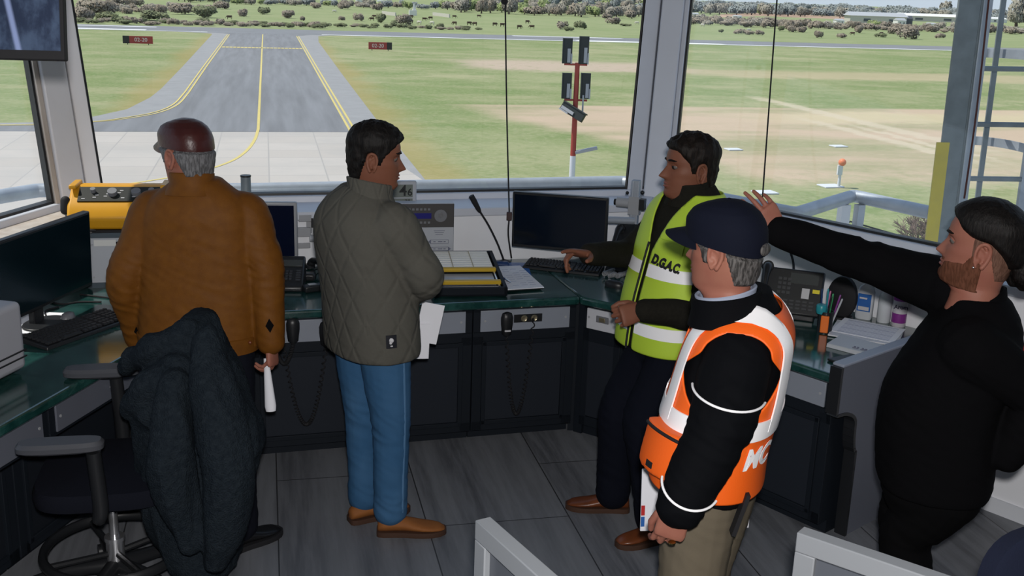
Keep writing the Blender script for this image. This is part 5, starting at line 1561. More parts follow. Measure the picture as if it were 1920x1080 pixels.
def shell(thick, seed=0, rough=.0015, tmax=.012):
    """hair-like cover: thick(theta, z) > 0 outside the skin, sunk below it elsewhere"""
    def f(t, z):
        k = thick(t, z)
        p = head_pt(t, z, False)
        nn = noise.noise(Vector((p.x * 60 + seed, p.y * 60, p.z * 25))) * rough * 2 + noise.noise(Vector((p.x * 200, p.y * 200, p.z * 50 + seed))) * rough
        return head_pt(t, z, False, k + nn * min(1, k / (.5 * tmax)) - .005 * max(0, 1 - k / (.5 * tmax)))
    mb = MB()
    mb.loft(head_grid(f))
    return mb
def hair_short(hl_front=.062, temple=.03, burn=-.03, nape=-.085, top=.018, side=.008):
    """hairline height by angle"""
    def line(t):
        a = abs(math.degrees(math.atan2(math.sin(t), math.cos(t))))
        return float(np.interp(a, [0, 32, 44, 56, 70, 76, 84, 92, 102, 112, 130, 180], [hl_front, hl_front - .002, hl_front - .01, temple, temple - .02, burn, burn, .018, .014, -.03, nape, nape - .006]))
    def thick(t, z):
        k = sm(z - line(t), -.002, .012)
        if k <= 0:
            return 0
        return k * (side + (top - side) * sm(z, .01, .085))
    return thick
def under_cap(fn, z_front, z_back):
    def thick(t, z):
        k = fn(t, z)
        edge = z_back + (z_front - z_back) * (math.cos(t) * .5 + .5)
        return k + (min(k, .003) - k) * sm(z - edge, -.012, -.002)
    return thick
def cap_thick(z_front=.040, z_back=.012, extra=.0):
    def thick(t, z):
        c = math.cos(t)
        edge = z_back + (z_front - z_back) * (c * .5 + .5)
        if z < edge:
            return 0
        return .014 + .010 * sm(c, -.2, 1) * sm(z, .04, .075) * (1 - sm(z, .085, .113)) + extra
    return thick
def cap_shell(thick, z_front, z_back):
    """closed cap: outer dome and inner lining"""
    mb = MB()
    ths = [2 * PI * k / 72 for k in range(72)]
    rings = []
    for v in np.linspace(0, 1, 30):
        ring = []
        for t in ths:
            edge = z_back + (z_front - z_back) * (math.cos(t) * .5 + .5)
            z = edge + (.1134 - edge) * (1 - (1 - v) ** 1.7)
            ring.append(head_pt(t, z, False, thick(t, z + .0005)))
        rings.append(ring)
    inner = []
    for v in np.linspace(1, 0, 12):
        ring = []
        for t in ths:
            edge = z_back + (z_front - z_back) * (math.cos(t) * .5 + .5)
            z = edge + (.1134 - edge) * (1 - (1 - v) ** 1.7)
            ring.append(head_pt(t, z, False, .007))
        inner.append(ring)
    mb.loft(rings + inner, closed=False)
    n = 72; tot = len(rings) + len(inner)
    mb.f += [[(tot - 1) * n + i, (tot - 1) * n + (i + 1) % n, (i + 1) % n, i][::-1] for i in range(n)]
    return mb
def visor(z_front, z_back, length=.072, droop=.018, span=R(62), thick=.004):
    mb = MB()
    N, Mv = 26, 8
    def P(i, j, dz):
        t = -span + 2 * span * i / N
        edge = z_back + (z_front - z_back) * (math.cos(t) * .5 + .5)
        p = head_pt(t, edge + .004, False, .012)
        k = math.cos(t / span * PI / 2) ** .55
        u_ = j / Mv
        return Vector((p.x * (1 - .10 * u_), p.y + length * k * u_, p.z - droop * u_ ** 1.3 - .012 * (p.x / .07) ** 2 * u_ + dz))
    vs, fs = [], []
    for s_ in (0, 1):
        for i in range(N + 1):
            for j in range(Mv + 1):
                vs.append(P(i, j, thick * s_))
    w_ = Mv + 1; L_ = (N + 1) * w_
    for i in range(N):
        for j in range(Mv):
            a = i * w_ + j
            fs += [[a, a + 1, a + w_ + 1, a + w_][::-1], [L_ + a, L_ + a + 1, L_ + a + w_ + 1, L_ + a + w_]]
    for i in range(N):
        for j in (0, Mv):
            a = i * w_ + j
            fs.append([a, a + w_, L_ + a + w_, L_ + a])
    for j in range(Mv):
        for i in (0, N):
            a = i * w_ + j
            fs.append([a, a + 1, L_ + a + 1, L_ + a])
    return mb.add(vs, fs)

def head_matrix(c, f, pitch=0.0, roll=0.0, s=1.0):
    f = Vector((*f, 0)).normalized()
    r_ = f.cross(UP)
    B = Matrix.Identity(4)
    for i in range(3):
        B[i][0], B[i][1], B[i][2] = r_[i], f[i], UP[i]
    return Matrix.Translation(c) @ B @ Matrix.Rotation(pitch, 4, 'X') @ Matrix.Rotation(roll, 4, 'Y') @ Matrix.Scale(s, 4)

# ---- hands
def hand(mb, wrist, d, n, side, curl, thumb=(30, 20, 25), spread=(6, 2, -3, -8), s=1.0):
    """d: finger direction, n: the way the palm faces; side +1 right hand, -1 left"""
    d = Vector(d).normalized()
    n = Vector(n); n = (n - d * n.dot(d)).normalized()
    sdir = d.cross(n) * side
    T = Matrix.Identity(4)
    for i in range(3):
        T[i][0], T[i][1], T[i][2], T[i][3] = d[i], sdir[i], n[i], wrist[i]
    T = T @ Matrix.Scale(s, 4)
    def sec(x, w, h, z=0.0, y=0.0):
        return [(x, y + w * math.copysign(abs(math.cos(a)) ** .75, math.cos(a)), z + h * math.copysign(abs(math.sin(a)) ** .85, math.sin(a))) for a in np.linspace(0, 2 * PI, 25)[:-1]]
    mb.loft([sec(-.05, .026, .021), sec(0, .028, .019), sec(.025, .036, .017, .001, .003), (sec(.055, .041, .0155, .002, .002)), sec(.085, .042, .013, .001), sec(.098, .038, .009, 0)], T)
    base = [(.090, .030), (.096, .010), (.093, -.0105), (.084, -.030)]
    Ln = [.076, .085, .078, .060]
    for k in range(4):
        a = 0.0
        sp = R(spread[k])
        p = Vector((base[k][0] - .012, base[k][1], -.001))
        pts, rr = [p - Vector((.015, 0, 0)), p], [.0085, .0095]
        for j, (fr, cu) in enumerate(zip((.46, .30, .24), curl[k])):
            a += R(cu)
            q = p + Vector((math.cos(a) * math.cos(sp), math.sin(sp) * (1 if j == 0 else .6), math.sin(a))) * Ln[k] * fr
            if j == 0:
                q = q + Vector((.010 * math.cos(a), 0, .010 * math.sin(a)))
            pts += [(p + q) / 2, q]; rr += [.0086 - .0007 * j - .0006 * (k == 3), .0088 - .0009 * j - .0008 * (k == 3)]
            p = q
        mb.tube(pts, rr, 10, M=T, round_ends=True)
    t0, t1, t2 = (R(v) for v in thumb)
    p = Vector((.018, .024, .004))
    a = t0
    pts, rr = [Vector((.005, .012, .002)), p], [.013, .0135]
    zc = .35
    for L_, r_, da in ((.040, .0118, 0), (.033, .0108, t1), (.026, .0085, t2)):
        a -= da
        q = p + Vector((math.cos(a), math.sin(a), zc)).normalized() * L_
        pts.append(q); rr.append(r_)
        p = q
    mb.tube(pts, rr, 10, M=T, round_ends=True)
    return T
OPEN = [(8, 10, 6), (6, 10, 6), (8, 12, 8), (10, 14, 10)]
RELAX = [(22, 28, 16), (28, 34, 18), (32, 38, 20), (36, 40, 22)]
FIST = [(62, 78, 40), (66, 80, 42), (68, 82, 42), (70, 82, 40)]
POINT = [(4, 8, 6), (48, 42, 22), (58, 62, 32), (62, 66, 34)]
GRIP = [(40, 45, 25), (46, 50, 28), (50, 52, 28), (52, 54, 28)]

def shoe_parts(heel, toe, w=.048, h=.075, sole=.022):
    """upper and sole meshes of a shoe from heel point to toe point on the floor"""
    heel, toe = Vector((*heel, 0)), Vector((*toe, 0))
    d = (toe - heel); L = d.length; d.normalize()
    s_ = Vector((-d.y, d.x, 0))
    def P(x, y, z): return heel + d * x * L + s_ * y + UP * z
    secs = [(0.0, .45, .75), (.03, .66, .88), (.10, .76, 1.0), (.25, .76, 1.08), (.38, .80, 1.0), (.52, .92, .80), (.66, 1.0, .64), (.80, .96, .55), (.91, .76, .48), (.98, .42, .36), (1.0, .2, .24)]
    up, so = MB(), MB()
    rings = []
    for x, kw, kh in secs:
        rings.append([P(x, w * kw * math.copysign(abs(math.cos(a)) ** .8, math.cos(a)) * (1 - .35 * max(0, math.sin(a)) * (x < .4)), sole * .6 + max(0, h * kh - sole * .6) * (.5 + .5 * math.sin(a)) ** (.8)) for a in np.linspace(0, 2 * PI, 25)[:-1]])
    up.loft(rings)
    rings = []
    for x, kw, kh in secs:
        ww = w * kw * 1.10 + .002
        zz = (0.0, sole)
        x2 = (x - .5) * 1.03 + .5
        rings.append([P(x2, -ww, zz[0]), P(x2, ww, zz[0]), P(x2, ww * 1.02, zz[1] * .5), P(x2, ww, zz[1]), P(x2, -ww, zz[1]), P(x2, -ww * 1.02, zz[1] * .5)])
    so.loft(rings)
    return up, so

def limb(mb, pts, rr, n=18):
    mb.tube(pts, rr, n, spl=6, round_ends=True)

def person(lab, T, head, arms, legs, look, zone=None):
    """T: clothed torso; head: (centre, forward, pitch, roll, scale); arms / legs: dicts; look: materials and hair"""
    base = Vector((T.hip.x, T.hip.y, 0))
    root = thing('person', lab, 'person')
    Hm = head_matrix(*head)
    # body: one continuous skin under the clothes
    mb = MB()
    hd = MB().loft(head_grid(lambda t, z: head_pt(t, z, True, nose=look.get('nose', 1.0))))
    for s_ in (-1, 1):
        ear(hd, s_)
    mb.add(hd.v, hd.f, Hm)
    neck0 = T.frame(T.sh.z + .02)[0]
    nk = Hm @ Vector((0, -.020, -.15))
    mb.tube([neck0 - UP * .10, neck0.lerp(nk, .5), nk], [.07, .062, .058], 16, spl=4)
    mb.loft(T.rings(24, -.035, T.z0 + .02, T.z1 - .04))
    for a in arms:
        limb(mb, [a['s'], a['s'].lerp(a['e'], .5), a['e'], a['e'].lerp(a['w'], .5), a['w']], [.045, .042, .036, .034, .026], 12)
        if 'hand' in a:
            hand(mb, a['w'], *a['hand'][:3], *a['hand'][3:])
    for l in legs:
        limb(mb, [l['h'], l['h'].lerp(l['k'], .5), l['k'], l['k'].lerp(l['a'], .4), l['a']], [.075, .068, .048, .050, .034], 12)
    body = link('body', fuse(mb, .0036, 2), look.get('skin', 'skin'), root, ang=70)
    # face details
    for s_ in (-1, 1):
        e = MB().ball((s_ * .031, .0635, 0.0015), (.0135, .0125, .0105), 10, M=Hm).build('eye', 'eye_white', root)
        MB().ball((s_ * .0315, .0700, .001), (.0072, .0072, .0072), 8, M=Hm).build('iris', 'iris', e)
        lid = []
        for x_ in (.017, .024, .031, .038, .045):
            lid.append(Vector((s_ * x_, head_pt(0, .006, False).y - .5 * x_ ** 2 / .075 - .0055 - (.002 if x_ > .04 else 0), .0075 - 22 * (x_ - .031) ** 2)))
        MB().tube(lid, [.002, .0035, .004, .0035, .002], 8, spl=4, M=Hm, round_ends=True).build('eyelid', look.get('skin', 'skin'), root)
        br = []
        for x_ in (.011, .020, .030, .040, .048):
            q = min(((head_pt(t, .0235, True) - Vector((s_ * x_, 0, .0235))).x ** 2, t) for t in np.linspace(-1.2, 1.2, 97))[1]
            p = head_pt(q, .0225 + .10 * (x_ - .011) * (1 if x_ < .036 else .3), True)
            br.append(p)
        MB().tube(br, [.0022, .0042, .0042, .0036, .0015], 8, spl=4, M=Hm, round_ends=True).build('eyebrow', look['brow'], root)
    lp = MB()
    for z_, r_ in ((-.0635, .0034), (-.0750, .0040)):
        pts = []
        for x_ in (-.021, -.012, 0, .012, .021):
            q = min((abs(head_pt(t, z_, True).x - x_), t) for t in np.linspace(-.6, .6, 121))[1]
            pts.append(head_pt(q, z_ + (-.004 if abs(x_) > .018 else 0) * (1 if z_ > -.07 else -.9), True) - Vector((0, .0012, 0)))
        lp.tube(pts, [.001, r_ * .8, r_, r_ * .8, .001], 8, spl=4, M=Hm, round_ends=True)
    lp.build('lips', 'lip', root)
    if look.get('hair'):
        h = shell(look['hair_shape'], look.get('seed', 0), look.get('hair_rough', .0015))
        m_ = MB().add(h.v, h.f, Hm)
        m_.build('hair', look['hair'], root, ang=80)
    # upper garment
    mb = MB()
    mb.loft(T.rings(48))
    zones = list(zone or [])
    for a in arms:
        ra = a.get('r', (.082, .070, .062, .056, .050))
        sv = (a['w'] - a['e']).normalized()
        inn = a['s'] + (T.frame(a['s'].z)[0] - a['s']) * .35
        limb(mb, [inn, a['s'], a['s'].lerp(a['e'], .5), a['e'], a['e'].lerp(a['w'], .55), a['w'] - sv * a.get('cuff', .0)], [ra[0] * .9, ra[0], ra[1], ra[2], ra[3], ra[4]])
        zones.append((a['e'], .16, look.get('fold', .006)))
    top = link(look['top_name'], fuse(mb, .0075, 5, wrinkle(look.get('amp', .004), 13, 6, look.get('seed', 0), zones)), look['top'], root, ang=75)
    # trousers
    mb = MB()
    hz = min(l['h'].z for l in legs)
    pv = T.frame(T.hip.z)[0]
    f, r_ = T.fh, T.fh.cross(UP)
    pw, pf, pb = look.get('pelvis', (.175, .12, .13))
    rings = []
    for z, k in ((hz - .10, .80), (hz - .04, .95), (hz + .02, 1.0), (hz + .08, .98), (hz + .15, .92)):
        c = T.frame(z)[0]
        rings.append([c + r_ * pw * k * math.copysign(abs(math.sin(t)) ** .9, math.sin(t)) + f * ((pf if math.cos(t) > 0 else pb) * k * math.cos(t)) for t in np.linspace(0, 2 * PI, 37)[:-1]])
    mb.loft(rings)
    lz = []
    for l in legs:
        rl = l.get('r', (.098, .088, .074, .068, .062))
        limb(mb, [l['h'], l['h'].lerp(l['k'], .5), l['k'], l['k'].lerp(l['a'], .5), l['a'] - UP * .01], rl)
        lz += [(l['k'], .15, .005), (l['a'] + UP * .06, .13, .006)]
    leg = link(look.get('leg_name', 'trousers'), fuse(mb, .0075, 4, wrinkle(.0035, 12, 7, 5 + look.get('seed', 0), lz)), look['legs'], root, ang=75)
    for l in legs:
        if 'shoe' in l:
            u_, s_ = shoe_parts(*l['shoe'][:2], **l.get('shoe_kw', {}))
            so = u_.build('shoe', look['shoe'], root, ang=60)
            s_.build('sole', look.get('sole', 'black_matt'), so)
    return root, top, Hm

def collar(T, z0, z1, w, fr, bk, flare=0.0, th=.007, gap=0.0, tilt=.0, c0=None, spread=.012):
    """stand-up collar ring round the neck; gap = half opening angle at the front"""
    mb = MB()
    N = 56
    loops = []
    for k in range(N + (0 if gap == 0 else 1)):
        t = gap + (2 * PI - 2 * gap) * k / N
        prof = []
        for (z, o) in ((z0, .004 + spread), (z0 * .45 + z1 * .55, .004 + flare * .5), (z1, .004 + flare), (z1 + .003, flare), (z1, -th + flare), (z0, -th)):
            c, f, r_ = T.frame(z)
            if c0:
                c = Vector((c0.x, c0.y, z))
            zz = z + tilt * (-math.cos(t))
            prof.append(Vector((c.x, c.y, zz)) + r_ * math.sin(t) * (w + o) + f * ((fr if math.cos(t) > 0 else bk) + o) * math.cos(t))
        loops.append(prof)
    if gap == 0:
        ringsweep(mb, loops)
    else:
        mb.loft(loops)
    return mb

def vest_mesh(T, off, keep, z0, z1, nth=220, nz=130):
    """open cover laid over the torso wherever keep(theta, z, lateral, along)"""
    vs, idx, fs = [], {}, []
    ths = [-PI + 2 * PI * i / nth for i in range(nth)]
    zs = np.linspace(z0, z1, nz)
    K = {}
    for j, z in enumerate(zs):
        for i, t in enumerate(ths):
            a, b_ = T.local(t, z)
            K[i, j] = keep(t, z, a, b_)
    def vid(i, j):
        i %= nth
        if (i, j) not in idx:
            idx[i, j] = len(vs)
            vs.append(T.pt(ths[i], zs[j], off))
        return idx[i, j]
    for j in range(nz - 1):
        for i in range(nth):
            q = [(i, j), ((i + 1) % nth, j), ((i + 1) % nth, j + 1), (i, j + 1)]
            if all(K[k] for k in q):
                fs.append([vid(*k) for k in q])
    # smooth the ragged outline
    from collections import Counter
    ec = Counter()
    for f in fs:
        for a in range(4):
            ec[tuple(sorted((f[a], f[(a + 1) % 4])))] += 1
    nb = {}
    for (a, b_), c in ec.items():
        if c == 1:
            nb.setdefault(a, []).append(b_); nb.setdefault(b_, []).append(a)
    for _ in range(10):
        new = {a: (vs[a] * 2 + vs[l[0]] + vs[l[1]]) / 4 for a, l in nb.items() if len(l) == 2}
        for a, p in new.items():
            vs[a] = p
    mb = MB(); mb.add(vs, fs)
    return mb
def solid(o, t=.004):
    m_ = o.modifiers.new('solid', 'SOLIDIFY'); m_.thickness = t; m_.offset = 1
    return o
def strap(T, x0, x1, zb_f, zb_b, off, n=26):
    """band from the front over the shoulder to the back, between lateral offsets x0 and x1"""
    xs = np.linspace(x0, x1, 6)
    zt = [max(z for z in np.linspace(T.sh.z - .3, T.z1, 200) if T.dims(z)[0] >= abs(x)) for x in xs]
    loops = []
    for fr, us in ((True, np.linspace(0, 1, n)), (False, np.linspace(1, 0, n))):
        for u_ in us:
            zb = zb_f if fr else zb_b
            P = [(T.theta_at(x, zb + (z_ - zb) * u_, fr), zb + (z_ - zb) * u_) for x, z_ in zip(xs, zt)]
            loops.append([T.pt(t, z, off) for t, z in P] + [T.pt(t, z, off - .005) for t, z in P[::-1]])
    return MB().loft(loops)
def find(T, x, y, off=0.01):
    """theta, z of the torso point seen at a pixel (nearest surface first)"""
    best = None
    for z in np.linspace(T.z0, T.z1, 60):
        for t in np.linspace(-PI, PI, 120):
            p = T.pt(t, z, off)
            q = px(p)
            e = (q[0] - x) ** 2 + (q[1] - y) ** 2 + (p - EYE).length * 300
            if best is None or e < best[0]:
                best = (e, t, z)
    return best[1], best[2]
def wrap_text(T, txt, size, th, z, off, m, parent, name='lettering', bold=.0, shear=0.0, rot=0.0, sx=1.0):
    me = text_mesh(txt, size, depth=.0008, bold=bold, shear=shear)
    c, s_ = math.cos(rot), math.sin(rot)
    w, fr, bk, _ = T.dims(z)
    Rr = (w + fr) / 2
    for v in me.vertices:
        v.co.x *= sx
        x, y = v.co.x * c - v.co.y * s_, v.co.x * s_ + v.co.y * c
        v.co = T.pt(th - x / Rr, z + y, off + v.co.z)
    return link(name, me, m, parent, smooth=False)
def settle(root, base):
    """put the figure's origin at its base without moving it"""
    base = Vector(base)
    root.location = base
    def go(o):
        for c in o.children:
            if c.type == 'MESH':
                c.data.transform(Matrix.Translation(-base))
            go(c)
    go(root)
mat('tan_jacket', (0.150, 0.055, 0.0055), .65, spec=.2, var=(30, (0.11, 0.038, 0.0045), .8), bump=(320, .12)); mat('navy_trousers', (.006, .007, .012), .9, spec=.1); mat('maroon_leather', (.055, .012, .010), .38, var=(16, (.035, .008, .008), .8), bump=(70, .12))
mat('shoe_black', (.008, .008, .009), .3); mat('navy_cap', (.0035, .005, .013), .85, spec=.15, bump=(300, .1)); mat('denim', (.026, .085, .18), .85, spec=.15, var=(7, (.055, .135, .255), .65), bump=(420, .12), scale3=(1, 1, .55))
mat('suede_tan', (.24, .085, .018), .75, var=(20, (.19, .062, .012), .7)); mat('brown_leather', (.16, .045, .014), .32, var=(14, (.08, .022, .008), .8)); mat('dark_olive', (.010, .0095, .0075), .95, spec=.1, var=(90, (.018, .017, .013), .6)); mat('navy_chino', (.004, .005, .010), .9, spec=.1)
mat('hi_vis_yellow', (.44, .62, .045), .55, bump=(260, .08)); mat('hi_vis_orange', (.86, .125, .010), .5, bump=(260, .08)); mat('reflective', (.93, .93, .95), .35, spec=.6)
mat('black_jacket', (.0026, .003, .0042), .85, spec=.08, bump=(240, .1)); mat('khaki', (.125, .105, .075), .9, spec=.1, bump=(400, .1)); mat('black_shirt', (.0035, .0035, .0042), .95, spec=.06, bump=(300, .06)); mat('black_trousers', (.0035, .0035, .004), .95, spec=.06); mat('shirt_blue', (.30, .34, .44), .7)
b = NB('quilted_grey')
X = b.xyz()
ang_ = b.math('MULTIPLY', b.math('ARCTAN2', X[0], X[1]), .21)
def stitch(s_):
    k = b.math('FRACT', b.math('MULTIPLY', b.math('ADD', b.math('MULTIPLY', ang_, s_), b.math('MULTIPLY', X[2], .62)), 8.5))
    return b.math('ABSOLUTE', b.math('SUBTRACT', k, .5))
q = b.math('MINIMUM', b.ss(stitch(1.0), 0.0, .16), b.ss(stitch(-1.0), 0.0, .16))
fz = b.noise(120, 3)
b.color(b.mix(b.math('MULTIPLY', fz, .6), (.092, .089, .076), (.066, .064, .055)))
b.b.inputs['Roughness'].default_value = .9
b.b.inputs['Specular IOR Level'].default_value = .15
b.bump(q, .28, .012)

def arm(s, e, w, **k):
    return dict(s=Vector(s), e=Vector(e), w=Vector(w), **k)
def on_sh(T, side, lat=.185, dz=-.035):
    c, f, r_ = T.frame(T.sh.z)
    return c + r_ * side * lat + UP * dz

# ================= man in the tan jacket and maroon cap (back to us)
T = Torso((-1.23, 4.03, .90), (-.06, 1), (-1.215, 4.04, 1.40), (-.06, 1), [(.80, .232, .15, .155, 0), (.825, .236, .155, .16, 0), (.95, .238, .16, .155, 0), (1.10, .236, .15, .15, 0), (1.25, .226, .135, .15, 0), (1.34, .210, .12, .145, -.005), (1.40, .175, .10, .12, -.012), (1.44, .125, .08, .10, -.015), (1.475, .082, .066, .08, -.01)])
sL, sR = on_sh(T, -1, .178, -.066), on_sh(T, 1, .178, -.066)
eL, wL = at(236, 525, 3.98), at(262, 632, 4.07)
eR, wR = at(497, 505, 4.02), at(508, 640, 3.99)
dR = (at(513, 690, 3.97) - wR).normalized()
arms = [arm(sL, eL, wL, r=(.084, .082, .076, .066, .058)), arm(sR, eR, wR, cuff=.0, r=(.084, .082, .074, .064, .056), hand=(dR, Vector((-1, .25, 0)), 1, GRIP, (38, 25, 25), (3, 1, -2, -4), 1.0))]
aR, aL = Vector((-1.075, 3.885, .10)), Vector((-1.375, 4.04, .10))
legs = [dict(h=Vector((-1.13, 4.03, .88)), k=Vector((-1.10, 3.96, .48)), a=aR, shoe=((-1.11, 3.80), (-.93, 4.00)), r=(.115, .10, .088, .084, .082)), dict(h=Vector((-1.33, 4.03, .88)), k=Vector((-1.35, 4.02, .48)), a=aL, shoe=((-1.37, 3.97), (-1.40, 4.24)), r=(.115, .10, .088, .084, .082))]
look = dict(skin='skin_pale', brow='hair_grey', hair='hair_grey', hair_shape=under_cap(hair_short(.055, .02, -.035, -.085, .016, .016), .040, .010), top='tan_jacket', top_name='jacket', legs='navy_trousers', shoe='shoe_black', amp=.003, fold=.007, seed=1.0)
headA = (at(348, 287, 4.02), (-.80, .60), R(-4), 0, 1.04)
pA, top, Hm = person('man in a tan jacket and maroon cap, back turned, gazing out over the apron', T, headA, arms, legs, look, zone=[(wL, .14, .008)])
MB().add(*(lambda m: (m.v, m.f))(cap_shell(cap_thick(.040, .010), .040, .010)), Hm).build('cap', 'maroon_leather', pA, ang=70)
MB().add(*(lambda m: (m.v, m.f))(visor(.040, .010, .060, .022)), Hm).build('visor', 'maroon_leather', [c for c in pA.children if c.name.startswith('cap')][0], ang=70)
collar(T, 1.415, 1.495, .076, .072, .072, .004, spread=.03, tilt=.010, c0=Hm @ Vector((0, -.02, -.16))).build('collar', 'tan_jacket', top)
hem = MB(); ringsweep(hem, [[T.pt(t, z, o) for z, o in ((.797, .003), (.86, .006), (.863, .0), (.797, -.006))] for t in np.linspace(-PI, PI, 65)[:-1]])
hem.build('waistband', 'tan_jacket', top)
for w_, e_ in ((wR, eR), (wL, eL)):
    d_ = (w_ - e_).normalized()
    side_ = (EYE - w_); side_ = (side_ - d_ * side_.dot(d_)).normalized()
    p = w_ - d_ * .075 + side_ * .063
    u_ = d_.cross(side_)
    MB().hexa([p - d_ * .028, p + u_ * .016, p + d_ * .028, p - u_ * .016], [q_ + side_ * .004 for q_ in (p - d_ * .028, p + u_ * .016, p + d_ * .028, p - u_ * .016)]).build('cuff_tab', 'black_shirt', top)
tt, zz_ = find(T, 470, 645)
q = T.pt(tt, zz_, .009); MB().ball(q, (.008, .008, .008), 8).build('button', 'brown_leather', top)
settle(pA, (-1.23, 3.95, 0))
# folded paper roll in his hand
rp0, rp1 = wR + dR * .075 + Vector((-.022, -.012, -.01)), at(508, 770, 3.95)
rl = thing('paper_roll', 'rolled sheet of white paper held in the hand of the man in tan', 'paper', rp1)
axis = rp0 + (rp0 - rp1).normalized() * .02 - rp1
mb = MB()
u_ = axis.cross(Vector((0, 1, 0))).normalized(); v_ = axis.cross(u_).normalized()
loops = []
for k in np.linspace(0, 1, 12):
    w_ = (.020 if k < .08 else .024) - .014 * k
    loops.append([axis * k + u_ * w_ * math.cos(a) + v_ * (.017 - .009 * k) * math.sin(a) for a in np.linspace(0, 2 * PI, 25)[:-1]])
mb.loft(loops)
mb.build('roll', 'paper', rl)

# ================= man in the quilted grey jacket, looking to the window post
T = Torso((-.57, 4.10, .90), (.80, .60), (-.575, 4.10, 1.38), (.74, .67), [(.785, .232, .165, .165, .01), (.81, .236, .17, .168, .01), (.90, .236, .168, .165, .005), (1.05, .232, .165, .168, 0), (1.20, .226, .16, .178, -.012), (1.31, .212, .14, .172, -.022), (1.37, .182, .11, .145, -.028), (1.42, .13, .085, .115, -.025), (1.46, .085, .07, .085, -.012)])
sL, sR = on_sh(T, -1, .178, -.06), on_sh(T, 1, .178, -.06)
eR, wR = at(796, 520, 3.99), at(762, 556, 4.28)
eL, wL = Vector((-.62, 4.47, 1.08)), Vector((-.485, 4.37, 1.015))
arms = [arm(sR, eR, wR, r=(.092, .082, .076, .066, .056), hand=((wR - eR).normalized(), Vector((-.5, .5, .3)), 1, GRIP)), arm(sL, eL, wL, r=(.09, .08, .074, .064, .055), hand=((at(798, 590, 4.31) - wL).normalized(), Vector((-.2, -.6, -.7)), -1, GRIP))]
aR, aL = Vector((-.475, 4.035, .11)), Vector((-.60, 4.155, .11))
legs = [dict(h=Vector((-.505, 4.04, .86)), k=Vector((-.475, 4.045, .47)), a=aR, shoe=((-.525, 4.015), (-.245, 4.045)), r=(.108, .095, .078, .072, .070)), dict(h=Vector((-.625, 4.16, .86)), k=Vector((-.605, 4.17, .47)), a=aL, shoe=((-.655, 4.10), (-.42, 4.24)), r=(.108, .095, .078, .072, .070))]
look = dict(skin='skin', brow='hair_black', hair='hair_black', hair_shape=hair_short(.058, .03, -.028, -.095, .022, .011), hair_rough=.003, top='quilted_grey', top_name='jacket', legs='denim', leg_name='jeans', shoe='suede_tan', sole='sole_brown', amp=.0025, fold=.006, seed=4.0, nose=1.05)
mat('sole_brown', (.05, .022, .012), .7)
headB = (at(706, 293, 4.07), (.985, .17), R(-5), 0, 1.02)
pB, top, Hm = person('man in a quilted grey jacket and blue jeans looking across the room', T, headB, arms, legs, look)
collar(T, 1.385, 1.476, .080, .082, .076, .008, spread=.025, tilt=.020, c0=Hm @ Vector((0, -.012, -.16))).build('collar', 'quilted_grey', top)
tt, zz_ = find(T, 736, 641)
w_ = .022 / .2
emb = T.patch([((tt - w_ * u_, zz_ - .026), (tt - w_ * u_, zz_ + .026)) for u_ in np.linspace(-1, 1, 6)], .010, .004).build('emblem_patch', 'ink_black', top)
mat('ink_black', (.006, .007, .012), .6)
for (du, dz, r_) in ((0, .006, .010), (.15, -.004, .006), (-.1, -.017, .003), (.1, -.017, .003), (0, -.017, .003)):
    MB().ball(T.pt(tt + du * w_, zz_ + dz, .0105), (r_, r_ * .5, r_), 8).build('emblem_print', 'label_white', emb)
tt, zz_ = find(T, 708, 668)
jn = [c for c in pB.children if c.name.startswith('jeans')][0]
o_ = Vector((.80, -.60, 0))
l_ = legs[0]
sp = [l_['h'] + o_ * .104 + UP * .02, l_['h'].lerp(l_['k'], .5) + o_ * .094, l_['k'] + o_ * .077, l_['k'].lerp(l_['a'], .5) + o_ * .071, l_['a'] + o_ * .068]
MB().tube(sp, .0045, 6, spl=6).build('side_seam', mat('denim_seam', (.07, .16, .29), .85), jn)
settle(pB, (-.55, 4.08, 0))
ps = []
for k, (x_, y_, r_, lab) in enumerate(((805, 606, R(14), 'white printed sheet held by the man in the grey jacket'), (792, 640, R(4), 'second white sheet showing below the first at the grey jacket'))):
    c_ = at(x_, y_, 4.30 - .03 * k)
    o = MB().box((0, 0, 0), (.10 if k == 0 else .06, .004, .17 if k == 0 else .15)).build('paper_sheet', 'paper', None)
    o.location = c_; o.rotation_euler = (R(-6), r_, R(20))
    tag(o, lab, 'paper')

# ================= man in the yellow vest, pointing
f_ = (-.90, -.44)
T = Torso(at(1243, 640, 4.36), (-.86, -.5), at(1290, 412, 4.38), (-.88, -.47), [(.76, .205, .15, .14, .01), (.80, .21, .155, .145, .01), (.95, .212, .16, .14, .01), (1.08, .212, .155, .14, .005), (1.22, .212, .145, .145, 0), (1.32, .203, .125, .14, 0), (1.375, .175, .10, .12, 0), (1.415, .125, .08, .10, 0), (1.46, .08, .068, .078, .004)])
sL, sR = on_sh(T, -1, .172, -.055), on_sh(T, 1, .172, -.055)
eR, wR = at(1180, 474, 4.50), at(1105, 477, 4.26)
eL, wL = at(1318, 590, 4.12), at(1208, 583, 4.03)
dRh = (at(1040, 466, 4.16) - wR).normalized()
dLh = (at(1172, 592, 4.00) - wL).normalized()
arms = [arm(sR, eR, wR, r=(.078, .070, .062, .054, .046), hand=(dRh, Vector((.15, -.15, -1)), 1, POINT, (58, 12, 22), (5, 1, -4, -8), 1.06)), arm(sL, eL, wL, r=(.078, .070, .064, .056, .048), hand=(dLh, Vector((.25, .9, -.25)), -1, [(50, 60, 30), (54, 64, 32), (58, 66, 34), (60, 66, 34)], (35, 25, 25), (3, 1, -2, -4), 1.05))]
a1, a2 = Vector((.475, 4.29, .10)), Vector((.625, 4.06, .10))
